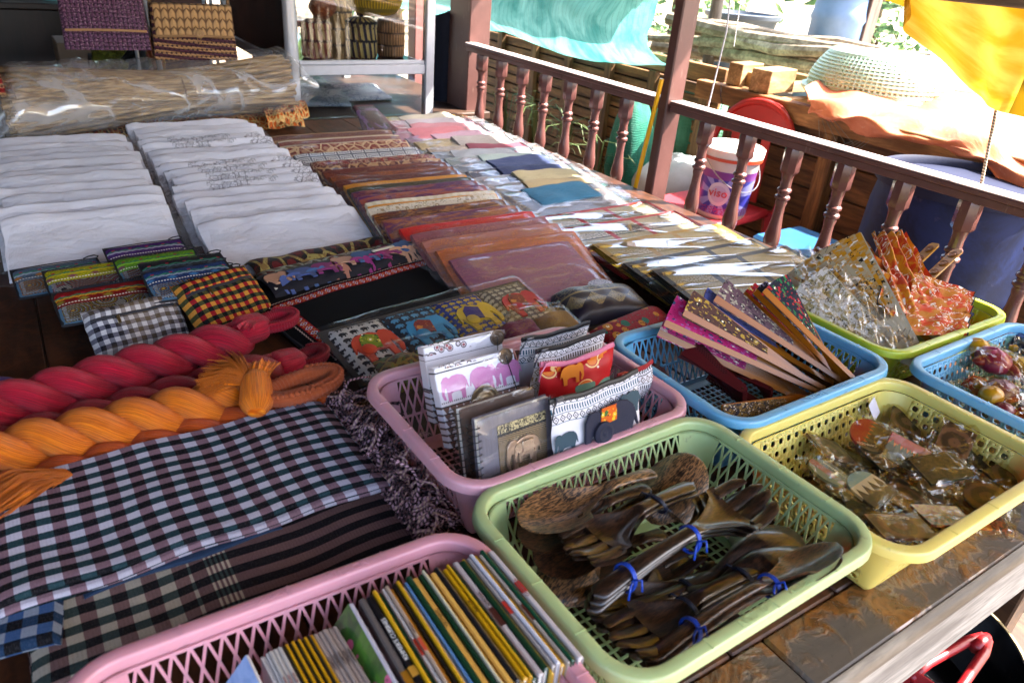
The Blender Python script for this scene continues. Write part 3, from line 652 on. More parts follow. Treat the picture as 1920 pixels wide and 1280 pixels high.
def loop_part(t, name, P, Q, side, mat, rt=.0115, wid=.027, rib=True, lift=V((0, 0, .012))):
    """a whipped loop of yarn from P to Q, ribbed by its winding"""
    P, Q = V(P), V(Q); d = (Q - P); L = d.length; d.normalize(); s = V(side).normalized(); pts = []; N = 90
    for i in range(N + 1):
        a = i / N * 2 * pi; pts.append(P + d * (L * .5 - L * .5 * cos(a)) + s * wid * sin(a) * (.75 + .25 * sin(a / 2)) + lift * (.5 - .5 * cos(a)))
    rr = [rt * (1 + (.10 if i % 2 else -.08)) for i in range(N + 1)]
    MB().tube(pts[:-1], rr[:-1], 12, closed=True).build(name, mat, t, ang=180)
    # plaited ridge along the outside
    mb = MB()
    for i in range(4, N // 2 + 18, 2):
        p = pts[i]; q = pts[i + 1]; tt = (q - p).normalized(); o = (p - (P + d * L * .5)); o.z = 0; o = (o - tt * o.dot(tt)).normalized(); c = p + o * rt * .75 + V((0, 0, rt * .75))
        mb.tube([c - tt * .0035 - o * .003, c + V((0, 0, .0015)), c + tt * .0035 + o * .003], [.0024, .0042, .0024], 6)
    mb.build('plaited_edge', mat, t, ang=180)
def wrap_part(t, name, A, B, ra, rb, mat, lump=.15):
    A, B = V(A), V(B); pts = [A.lerp(B, k / 14) for k in range(15)]; R_ = [(ra + (rb - ra) * k / 14) * (1 + lump * sin(k / 14 * pi)) * (.35 + .65 * min(1, 4.5 * min(k, 14 - k) / 14 + .12) ** .6) for k in range(15)]; MB().tube(pts, R_, 20, flat=.85, up=(0, 0, 1)).build(name, mat, t, ang=180)
def tassel(t, name, O, d, L, spread, mat, n=120, lift=.02, r=.0011, sd=1):
    rr = random.Random(sd); O, d = V(O), V(d).normalized(); s = d.cross(V((0, 0, 1))).normalized(); mb = MB()
    for i in range(n):
        a = rr.uniform(-spread, spread); b = rr.uniform(-.1, .55); l = L * rr.uniform(.82, 1.05); dd = (d * cos(a) + s * sin(a)); p0 = O + s * rr.uniform(-.008, .008) + V((0, 0, rr.uniform(-.006, .006)))
        p1 = p0 + dd * l * .5 + V((0, 0, b * l * .6)); p2 = p0 + dd * l + V((0, 0, b * l * .6 - .006 + rr.uniform(-.004, .004))); mb.tube([p0, p0.lerp(p1, .5) + V((0, 0, .002)), p1, p2], [r * 1.3, r * 1.1, r, r * .9], 4, cap=False)
    mb.build(name, mat, t, ang=180)
def fan_sheet(t, name, O, d, L, spread, mat, lift=.0, sd=0, teeth=True):
    """a combed-out fan of yarn ends: a ridged sheet"""
    O, d = V(O), V(d).normalized(); s = d.cross(V((0, 0, 1))).normalized()
    def fn(u, v):
        a = (u * 2 - 1) * spread; l = L * (v ** .9) * (1 + .06 * ns(u * 40, 0, sd) * v); w_ = .006 * (1 - v)
        return O + (d * cos(a) + s * sin(a)) * l + s * w_ * (u * 2 - 1) + V((0, 0, lift * sin(v * pi * .75) + .004 * ns(u * 30, v * 2, sd) * v + .008 * ns(u * 6, v, sd) * v))
    MB().grid(fn, 90, 10, L=(.06, .1)).build(name, mat, t, ang=180)
zs = TZ + .042
A, B = at(-120, 800, zs), at(455, 632, zs)
t = thing('yarn_skein', 'crimson twisted yarn skein, the bright upper one beside the checked pouches', 'yarn skein', group='twisted yarn skeins')
skein_strands(t, A, B, YR, .0222, .0165, .120, .6)
D = (B - A).normalized(); Sd = V((D.y, -D.x, 0))
wrap_part(t, 'yarn_wrap', B + D * -.015 + V((0, 0, .012)), B + D * .05 + V((0, 0, .012)), .030, .026, YR, .12)
loop_part(t, 'end_loop', B + D * .03 + V((0, 0, .012)), B + D * .098 + V((0, 0, .002)), Sd, YR, .011, .022)
fan_sheet(t, 'loose_ends', B + D * .02 + Sd * .012 + V((0, 0, .034)), -D * .6 + Sd * .5, .05, .4, YR, .008, 4)
t = thing('yarn_skein', 'dark crimson twisted yarn skein half hidden between the bright red and orange ones', 'yarn skein', group='twisted yarn skeins')
A2, B2 = at(-120, 880, zs - .012), at(520, 690, zs - .012); D2 = (B2 - A2).normalized()
skein_strands(t, A2, B2, YR2, .0215, .0160, .120, 2.2)
wrap_part(t, 'yarn_wrap', B2 + D2 * -.012, B2 + D2 * .052, .031, .026, YR, .15)
loop_part(t, 'end_loop', B2 + D2 * .035, B2 + D2 * .085 + V((0, 0, -.006)), Sd, YR2, .010, .018)
t = thing('yarn_skein', 'bright orange twisted yarn skein with a fanned knot and a whipped loop at its end', 'yarn skein', group='twisted yarn skeins')
zo = TZ + .052; A3, B3 = at(-120, 880, zo), at(440, 748, zo); D3 = (B3 - A3).normalized(); S3 = V((D3.y, -D3.x, 0))
skein_strands(t, A3, B3, YO, .0225, .0168, .118, 1.5)
K = at(478, 722, TZ + .088)
wrap_part(t, 'knot', K + V((.010, .028, .006)), K + V((-.012, -.046, -.018)), .019, .024, YO, .1)
fan_sheet(t, 'knot_end', K + V((-.012, -.030, -.004)), V((.55, 1, .1)), .085, .30, YO, .012, 8)
fan_sheet(t, 'fanned_ends', K + V((-.004, .012, -.004)), V((-.75, .8, 0)), .068, .75, YO, .012, 2); tassel(t, 'fanned_threads', K + V((-.004, .012, .0)), V((-.7, .8, 0)), .070, .8, YO, 420, r=.0006, sd=4)
wrap_part(t, 'yarn_wrap', B3 + D3 * -.02, B3 + D3 * .05, .025, .020, YO, .1)
loop_part(t, 'end_loop', at(500, 745, TZ + .072), at(628, 716, TZ + .068), S3, YOL, .0125, .026)
t = thing('yarn_skein', 'lower orange twisted yarn skein mostly tucked under the checked cloth', 'yarn skein', group='twisted yarn skeins')
A4, B4 = at(-120, 975, zs - .018), at(600, 755, zs - .020); D4 = (B4 - A4).normalized(); skein_strands(t, A4, B4, YO2, .0205, .0155, .112, .3)
tassel(t, 'loose_ends', at(130, 890, zs + .01), -D4 + V((0, -.35, 0)), .11, .22, YO, 260, r=.0008, sd=6)
wrap_part(t, 'knot', at(70, 905, zs + .022), at(-30, 960, zs + .0), .018, .030, YO, .2)
t = thing('yarn_skein', 'purple yarn skein just showing at the left edge behind the red one', 'yarn skein', group='twisted yarn skeins')
skein_strands(t, at(-180, 790, TZ + .03), at(40, 735, TZ + .035), YP, .02, .014, .15, .2)
mb = MB(); slab(mb, .30, .09, .012, 9, .003); tag(mb.build('cloth', cloth('plain', '#0e4a22', seed=4), M=TRS(.04, .955, TZ + .001, 0, 0, .02)), 'dark green folded cloth glimpsed between the orange yarn skeins', 'cloth')

# ================================================================== checked and striped cotton cloths
def m_stripe_check():
    g = G('striped_check_cloth'); u, v = g.uv(); n = g.noise(g.vec(u * 5, v, 0.0), 220, 3); soft = g.noise(g.vec(u, v, 3.0), 8, 4); wob = (soft - .5) * .008
    U = ((u + wob) / .0160 / 2).fr().lt(.5); Vv = ((v + wob) / .0130 / 2).fr().lt(.5)
    st_ = g.mix(Vv, '#141216', g.mix(g.noise(g.vec(u * .3, v, 1.0), 30, 3), '#58424a', '#6a5048')); ck = g.mix(Vv, g.mix(U, '#141315', '#2e3a38'), g.mix(U, '#6b5250', '#9a9284'))
    ln = u.bt(.178, .205) * ((u / .0056).fr().lt(.5)); col = g.mix(u.lt(.163), st_, ck); col = g.mix(ln, col, g.mix(Vv, '#2e3a38', '#a89a88')); col = g.mix(n.gt(.56) * .05, col, '#8a8078'); col = g.hsv(col, .5, 1, n * .5 + .72)
    w2 = ((u * 1500).sn() + (v * 1500).sn()) * .2
    return g.fin(col, .85, g.bump(w2 + n * .4 + soft * 3, .3, .003), .12)
def drape(mb, W, D, T, seed, amp=.004, nu=60, nv=40, skew=0, curve=0, rfold=.5):
    """soft folded cloth lying flat, its near edge a rounded fold"""
    path = []
    r = T / 2
    for k in range(nv + 1): path.append((D - D * k / nv, T))
    for k in range(1, 6): a = pi / 2 + pi * k / 6; path.append((r * cos(a), r + r * sin(a)))
    path += [(0, 0), (D * .5, 0), (D, 0)]
    n = len(path); cum = [0]
    for i in range(n - 1): cum.append(cum[-1] + math.hypot(path[i][0] - path[i + 1][0], path[i][1] - path[i + 1][1]))
    b = len(mb.v)
    for i in range(nu + 1):
        u = i / nu
        for k, (y, z) in enumerate(path):
            f = z / T; e = min(1, min(u, 1 - u) * 22); bump = (amp * sin(y * 55 + u * W * 9 + 1.2 * sin(u * W * 7)) * .35 + amp * ns(u * W * 5, y * 12, seed) * 1.3 + amp * .5 * ns(u * W * 16, y * 22, seed + 4)) * f
            mb.v.append((u * W + skew * y + .004 * ns(y * 9, 1, seed), y + curve * sin(u * pi) + .006 * ns(u * W * 6, 0, seed + 2) + .002 * sin(u * W * 40), z * (.35 + .65 * e ** .5) + bump))
    for i in range(nu):
        for k in range(n - 1):
            a = b + i * n + k; mb.face((a, a + n, a + n + 1, a + 1)[::-1], ((i / nu * W, cum[k]), ((i + 1) / nu * W, cum[k]), ((i + 1) / nu * W, cum[k + 1]), (i / nu * W, cum[k + 1]))[::-1])
    return mb
KRA = gingham('#a9a6b4', '#755c66', '#1c343a', '#0c0c10', .0150, .0112)
MSC = m_stripe_check()
t = thing('shawl', 'dark striped and checked shawl with knotted fringe under the blue grey checked cloth', 'shawl', (-.098, .615, TZ + .001), .015)
for k, (w2, d2, x2, y2) in enumerate(((.428, .335, 0, 0), (.433, .338, .002, .003), (.425, .336, .004, -.002))):
    drape(MB(), w2, d2, .008, 3 + k, .0022, 60, 34).build('folded_layer', MSC, t, M=TRS(x2, y2, .0086 * k, 0, 0, (k - 1) * .004), ang=180)
# knotted fringe along the right end
@cached
def m_cord(a, b):
    g = G('twisted_cord'); u, v = g.uv(); s_ = (u * 150 + v).fr().lt(.5); c = g.mix(s_, a, b); return g.fin(c, .8, g.bump(s_, .4, .0006), .2)
rr = random.Random(11)
def fringe(t, x0, ya, yb, zt, n, L=.075, sd=0, sp=1.0):
    for c_, (ca, cb) in enumerate((('#141216', '#5b4044'), ('#b08a94', '#3c2c30'), ('#c0a090', '#96707a'))):
        mb = MB()
        for i in range(n):
            if i % 3 != c_: continue
            y = ya + (yb - ya) * (i + rr.uniform(-.3, .3)) / n; p = V((x0 + rr.uniform(-.004, .004), y, zt)); pts = [p]; d = V((1, rr.uniform(-.7, .5), .35)).normalized(); l = L * rr.uniform(.7, 1.15)
            for k in range(9):
                d = (d + V((rr.uniform(-.5, .45), rr.uniform(-.6, .6), rr.uniform(-.45, .35) - .03 * k))).normalized(); q = pts[-1] + d * l / 9; q.z = max(q.z, .002 + rr.uniform(0, .012)); pts.append(q)
            mb.tube(pts, [.0021] * 3 + [.0034] + [.0019] * 5 + [.0029], 5)
            e = pts[-1]
            for h in range(5): q = e + V((rr.uniform(-.008, .012), rr.uniform(-.01, .01), rr.uniform(-.004, .006))); mb.tube([e, e.lerp(q, .5) + V((0, 0, .002)), q], .00055, 3, cap=False)
        o = mb.build('fringe_cord', m_cord(ca, cb), t, ang=180); o['kind'] = 'stuff'
fringe(t, .418, .0, .335, .024, 170, .085); fringe(t, .425, .02, .34, .036, 150, .09)
t = thing('checked_cloth', 'blue grey, black and white checked cotton cloth folded on top of the striped shawl', 'cloth', (-.125, .708, TZ + .030), .03)
for k, (w2, d2, x2, y2) in enumerate(((.448, .205, .004, .006), (.452, .206, .0, .0), (.447, .212, -.003, .004))):
    drape(MB(), w2, d2, .0085, 13 + k, .003, 60, 30).build('folded_layer', KRA, t, M=TRS(x2, y2, .0088 * k, 0, 0, (k - 1) * .006), ang=180)
t = thing('checked_cloth', 'pale blue and black checked cloth end poking out under the blue grey one', 'cloth', (-.155, .668, TZ + .026), -.1)
drape(MB(), .09, .10, .014, 33, .003, 14, 14).build('folded_layer', gingham('#7a8494', '#34507a', '#1a304a', '#0c0d12', .014, .014), t, ang=180)
t = thing('cloth', 'narrow blue folded cloth edge showing between the checked cloth and the striped shawl', 'cloth', (-.04, .708, TZ + .0275), .03)
drape(MB(), .22, .06, .004, 35, .002, 24, 10).build('folded_layer', cloth('plain', '#1f3450', seed=9), t, ang=180)

# ================================================================== black embroidered bags and elephant cloths
def m_border(W, H, m=.028):
    g = G('embroidered_border'); u, v, _ = g.ob(); ed = (u).mn(v.mx(0.0) * 1.0).mn(H - v).mn(W - u); along = g.mix((H - v).lt(u.mn(W - u)), (0, 0, 0), (0, 0, 0))
    s_ = (H - v).lt(u.mn(W - u)); s2 = v.lt(u.mn(W - u)); hz = (s_ + s2).mn(1.0); t_ = u * hz + v * (1 - hz)
    inb = ed.bt(m, m + .021); ch = ((t_ / .0175).fr() - .5).ab() * 2; cy_ = ((ed - m - .0105) / .0105).ab(); dia = (ch * 1.0 + cy_).bt(.55, .8) + (ch + cy_).lt(.22)
    lk = ((((t_ / .0175 + .5).fr() - .5).ab() * 2 + cy_ * .9).bt(.5, .78))
    c = g.mix(inb, '#0d0d0f', '#8a1418'); c = g.mix(inb * dia.mn(1.0), c, '#a0bccc'); c = g.mix(inb * lk, c, '#b8663a'); sc2 = (ed - m + .007 + (((t_ / .007).fr() - .5).ab()) * .004).bt(0.0, .0022)
    c = g.mix(sc2, c, '#a8948a'); n = g.noise(g.tc('Object'), 500, 2); return g.fin(g.hsv(c, .5, 1, n * .5 + .75), .9, g.bump(inb * dia.mn(1.0) + n * .4, .5, .001), .08)
M, W, H = frame3(at(612, 700, TZ + .006), at(895, 560, TZ + .006) + V((.0, 0, 0)), at(495, 560, TZ + .03))
M, W, H = frame3(V((.385, 1.085, TZ + .004)), V((.835, 1.20, TZ + .004)), V((.345, 1.395, TZ + .034)))
t = thing('embroidered_bag', 'black cloth bag with a red embroidered chain border lying flat behind the elephant pouches', 'bag', M=M)
mb = MB(); mb.grid(lambda u, v: (W * u, H * v, .010 * (1 - (2 * u - 1) ** 10) * (1 - (2 * v - 1) ** 10) + .004 * ns(u * 4, v * 4, 3) + .003 * sin(v * 20) * (v > .75)), 30, 24, L=(W, H)); mb.build('bag_front', m_border(W, H * .86), t); mb = MB(); mb.box(0, W, 0, H, -.006, .001); mb.build('bag_back', BLACKC, t)
mb = MB()
for x in (.06, .33): mb.box(x, x + .06, H * .9, H * .9 + .007, .013, .017, .001)
mb.build('toggle', plain('#b8ae98', .6), t)
def elecloth(label, pts, r, base, cols, n, seed, sz=.04, extra=None):
    """a rolled cloth bag with appliqué elephants on its upper side"""
    A, B = V(pts[0]), V(pts[1]); L = (B - A).length; M, _, _ = frame3(A, B, A + V((0, 1, 0)).cross(V((0, 0, 1))) * -1 if False else A + V((-(B - A).y, (B - A).x, 0)))
    t = thing('rolled_bag', label, 'bag', M=M); mb = MB()
    mb.grid(lambda u, v: (L * u, r * 1.9 * cos(-v * 2 * pi) + .003 * ns(u * 8, v * 3, seed), r * (1 + sin(-v * 2 * pi)) * (.85 if min(u, 1 - u) < .02 else 1) + .003 * ns(u * 7, v * 4, seed)), 30, 20, cv=True, L=(L, r * 7)); mb.build('bag_body', base, t)
    rr = random.Random(seed)
    for i in range(n):
        x = L * (i + .5) / n; y = rr.uniform(-.012, .012); mb = MB(); ele(mb, 0, 0, sz * rr.uniform(.85, 1.1), 0, .003, flip=1 if i % 2 else -1)
        mb.build('elephant_patch', plain(cols[i % len(cols)], .8, .3, .001, 300, sheen=.2), t, M=TRS(x, y - r * .25, r * 1.93, 0, 0, rr.uniform(-.3, .3)) )
    for i in range(n - 1):
        x = L * (i + 1) / n; mb = MB(); ele(mb, 0, 0, sz * rr.uniform(.7, .95), 0, .003, flip=-1 if i % 2 else 1); mb.build('elephant_patch', plain(cols[(i * 3 + 1) % len(cols)], .8, .3, .001, 300, sheen=.2), t, M=TRS(x, -r * 1.15 + rr.uniform(-.004, .004), r * 1.62, .62, 0, rr.uniform(-.3, .3)))
    if extra: extra(t, L)
    return t
def tog(t, L):
    mb = MB(); mb.box(L * .55, L * .55 + .06, -.004, .004, .052, .056, .001); mb.build('toggle', plain('#b8ae98', .6), t)
elecloth('dark rolled cloth bag with a red and cream flower panel, right behind the elephant cloths', (V((.37, 1.545, TZ)), V((.775, 1.60, TZ))), .018, cloth('damask', '#17140f', '#5e1616', '#9a8a4a', .8, seed=2), [], 0, 5)
elecloth('olive and red rolled bag between the dark rolled bag and the elephant bag', (V((.375, 1.475, TZ)), V((.80, 1.545, TZ))), .019, cloth('damask', '#4a4214', '#5a1c16', '#9aa08a', .9, seed=5), [], 0, 6)
elecloth('rolled dark bag covered with blue, pink and magenta felt elephants', (V((.36, 1.405, TZ + .006)), V((.835, 1.50, TZ + .006))), .026, cloth('plain', '#14121a', seed=8), ['#b08060', '#3a4a7a', '#7a1a5a', '#b08468', '#34507a', '#7c1c50', '#30527c', '#94604a'], 9, 7, .068, tog)

def m_eleprint(a, b, s=.022):
    """rows of small elephant shapes printed on cotton"""
    g = G('elephant_print'); u, v, _ = g.ob(); x = (u / s).fr() - .5; y = (v / (s * .8)).fr() - .5
    body = ((x + .04).pw(2.0) * 0 + (x + .04) * (x + .04) * 9 + (y - .08) * (y - .08) * 14).lt(1.0); leg = ((x + .20).ab().lt(.07) + (x - .12).ab().lt(.07)).mn(1.0) * y.bt(-.36, 0.0); tr = (x - .33).ab().lt(.05) * y.bt(-.2, .2)
    k = (body + leg + tr).mn(1.0); c = g.mix(k, a, b); n = g.noise(g.tc('Object'), 420, 2); return g.fin(g.hsv(c, .5, 1, n * .4 + .8), .8, g.bump(n, .3, .0008), .2)
def pouch_strip(label, cs, squares, sd, T=.012):
    M, W, H = frame3(*cs); t = thing('packaged_pouch_set', label, 'pouch set', M=M); n = len(squares); w1 = (W - .02) / n
    for i, (bg_, el, ec, sad) in enumerate(squares):
        sub = MB(); x0 = .01 + i * w1
        sub.grid(lambda u, v: (x0 + w1 * (.015 + .97 * u), .012 + (H - .024) * v, T * ((1 - (2 * u - 1) ** 6) * (1 - (2 * v - 1) ** 6)) ** .5 + .002 * ns(u * 5 + i, v * 5, sd)), 12, 10, L=(w1, H)); p = sub.build('pouch', bg_, t)
        mb = MB(); ele(mb, 0, 0, w1 * .82, 0, .004, flip=-1); mb.build('elephant_patch', plain(ec, .8, .4, .001, 300, sheen=.2), p, M=TRS(x0 + w1 * .52, H * .46, T + .0005))
        mb = MB(); mb.prism([(-.35 * w1 * .5, -.10 * w1), (.14 * w1, -.18 * w1), (.2 * w1, .12 * w1), (-.02 * w1, .22 * w1), (-.12 * w1, .12 * w1)], 0, .0015); mb.build('saddle_patch', sad, p, M=TRS(x0 + w1 * .45, H * .5, T + .0047)); 
        mb = MB(); mb.lathe([(.0, .0), (.12 * w1, .0), (.12 * w1, .002), (.09 * w1, .0035), (0, .004)], 16); mb.build('ear_patch', plain([k * .85 for k in C(ec)], .8, .4, .001, 300), p, M=TRS(x0 + w1 * .36, H * .40, T + .0047))
    sleeve(MB(), W, H, T + .004, (.006, .008), .008, .006, sd, .0015, 34, 14, .006).build('plastic_sleeve', film(12, .03, .5, rough=.05, refl=1.2), t, ang=180)
    mb = MB(); mb.box(0, W, .004, H - .004, -.004, 0, .001); mb.build('card_backing', plain('#2c2824', .8), t); return t
P1 = cloth('print', '#7a2a18', '#c87a2a', '#2a6a5a', .9, seed=3); P2 = cloth('print', '#6a7a1a', '#a8a030', '#2a4a2a', 1, seed=4); 
pouch_strip('clear sleeve of four felt elephant pouches in orange, blue, yellow and red on patterned squares', (V((.405, 1.00, TZ + .012)), V((.885, 1.055, TZ + .012)), V((.385, 1.17, TZ + .045))),
            [(m_eleprint('#b8b4ac', '#1c1b1c'), 1, '#c03a12', P2), (m_eleprint('#1f2830', '#4f8fae'), 1, '#2f86ae', P1), (m_eleprint('#2a3674', '#c0a028', .018), 1, '#c8a412', cloth('plain', '#3a2a6a')), (m_eleprint('#5e564c', '#b0a68c', .017), 1, '#b01420', P1)], 3)
def lump_pack(label, cs, cols, sd):
    M, W, H = frame3(*cs); t = thing('packaged_pouch_set', label, 'pouch set', M=M); n = len(cols); w1 = W / n
    for i, m_ in enumerate(cols):
        mb = MB(); mb.grid(lambda u, v: (w1 * (i + .02 + .96 * u), .008 + (H - .016) * v, .022 * ((1 - (2 * u - 1) ** 4) * (1 - (2 * v - 1) ** 4)) ** .6 + .008 * ns(u * 3 + i * 4, v * 4, sd)), 14, 10, L=(w1, H)); mb.build('pouch', m_, t)
    sleeve(MB(), W, H, .024, (.006, .008), .01, .006, sd, .002, 34, 14, .008).build('plastic_sleeve', film(12, .03, .5, rough=.05, refl=1.2), t, ang=180); return t
lump_pack('clear sleeve of green, brown and maroon pouches tucked behind the pink basket', (V((.43, .925, TZ + .03)), V((.86, .955, TZ + .03)), V((.41, 1.015, TZ + .055))), [cloth('damask', '#4a2a14', '#5a7a3a', '#8a6a2a', 1.2, seed=6), cloth('plain', '#4c6a34', seed=3), cloth('plain', '#8a5a24', seed=7), cloth('silk', '#6a1a34', '#7a3a54', '#9a6a2a', seed=4), cloth('plain', '#7c5a28', seed=11)], 7)

# blue brocade pouch with a white tag, and the red floral one under it
def m_brocade():
    g = G('brocade'); u, v, _ = g.ob(); p = g.vec(u, v, 0.0); gold = ((v - .03).bt(.0, .045) * (((((u * 20).fr() - .5).ab() * 2) + (((v - .05) / .025).ab())).lt(1.0))) ; n = g.noise(p, 330, 3, .6, 1.5); sc_ = g.voro(p, 90, 'DISTANCE_TO_EDGE').lt(.08)
    k = (gold * n.gt(.46) + sc_ * (v.gt(.085)) * n.gt(.5) + (v.bt(.078, .084))).mn(1.0); c = g.mix(k, '#0a0c24', '#8a7848'); return g.fin(c, .38, g.bump(k + n * .3, .5, .001), .5, Sheen_Weight=.2)
M, W, H = frame3(V((.885, 1.035, TZ)), V((1.085, 1.0, TZ)), V((.93, 1.16, TZ + .01)))
t = thing('brocade_pouch', 'plump dark blue and gold brocade pouch with a round white tag beside the place mats', 'pouch', M=M)
def brf(u, v, k=1):
    e = max(0, (1 - (2 * u - 1) ** 4) * (1 - (2 * v - 1) ** 4)) ** .5; return (W * u, H * v + .01 * sin(u * pi) * (1 - v), (.042 * e * k + (.003 * ns(u * 7, v * 6, 1)) * e) + .004)
MB().grid(brf, 26, 18, L=(W, H)).grid(lambda u, v: (W * u, H * v, .002), 1, 1).build('pouch_body', m_brocade(), t)
mb = MB(); pts = []
for i in range(28): a = 2 * pi * i / 28; pts.append((.030 * cos(a) * (1 + .05 * (i % 2)), .017 * sin(a) * (1 + .05 * (i % 2))))
g_ = G('tag_print'); n_ = g_.noise(g_.tc('Object'), 260, 2, .5, 2); tagm = g_.fin(g_.mix(n_.gt(.56), '#a8aab4', '#3c4054'), .5)
mb.prism(pts, 0, .001); mb.build('tag', tagm, t, M=TRS(W * .56, H * .80, .0435, .18))
M, W, H = frame3(V((.875, .915, TZ + .002)), V((1.10, .955, TZ + .002)), V((.89, .985, TZ + .02)))
FLOR = cloth('print', '#8e0f22', '#1f6a5a', '#c8882a', .55, seed=12)
mb = MB(); mb.grid(lambda u, v: (W * u, H * v, .03 * ((1 - (2 * u - 1) ** 6) * (1 - (2 * v - 1) ** 4)) ** .5), 20, 10, L=(W, H)); tag(mb.build('floral_pouch', FLOR, M=M), 'red floral print pouch squeezed between the brocade pouch and the blue basket', 'pouch')
# ================================================================== moulded plastic baskets
def rrect(W, D, R_, n=7):
    """closed outline (x, y, nx, ny), counter clockwise, centred"""
    o = []
    for cx, cy, a0 in ((W / 2 - R_, -D / 2 + R_, -pi / 2), (W / 2 - R_, D / 2 - R_, 0), (-W / 2 + R_, D / 2 - R_, pi / 2), (-W / 2 + R_, -D / 2 + R_, pi)):
        for k in range(n + 1): a = a0 + pi / 2 * k / n; o.append((cx + R_ * cos(a), cy + R_ * sin(a), cos(a), sin(a)))
    return o
def sweep(mb, path, prof, closed=True):
    """prof: list of (offset, z) swept round the path"""
    b = len(mb.v); n = len(path); m_ = len(prof)
    for x, y, nx, ny in path:
        for o, z in prof: mb.v.append((x + nx * o, y + ny * o, z))
    for i in range(n if closed else n - 1):
        j = (i + 1) % n
        for k in range(m_): l = (k + 1) % m_; mb.face((b + i * m_ + k, b + j * m_ + k, b + j * m_ + l, b + i * m_ + l)[::-1])
    if not closed: mb.face([b + k for k in range(m_)]); mb.face([b + (n - 1) * m_ + k for k in range(m_ - 1, -1, -1)])
    return mb
APPLE = []
for k in range(16):
    a = 2 * pi * k / 16 + pi / 2; r = .40 * (1 + .07 * abs(cos(a))) - (.11 if k == 0 else .035 if k in (1, 15) else 0) - (.05 if k == 8 else 0); APPLE.append((r * cos(a), r * sin(a) * .95))
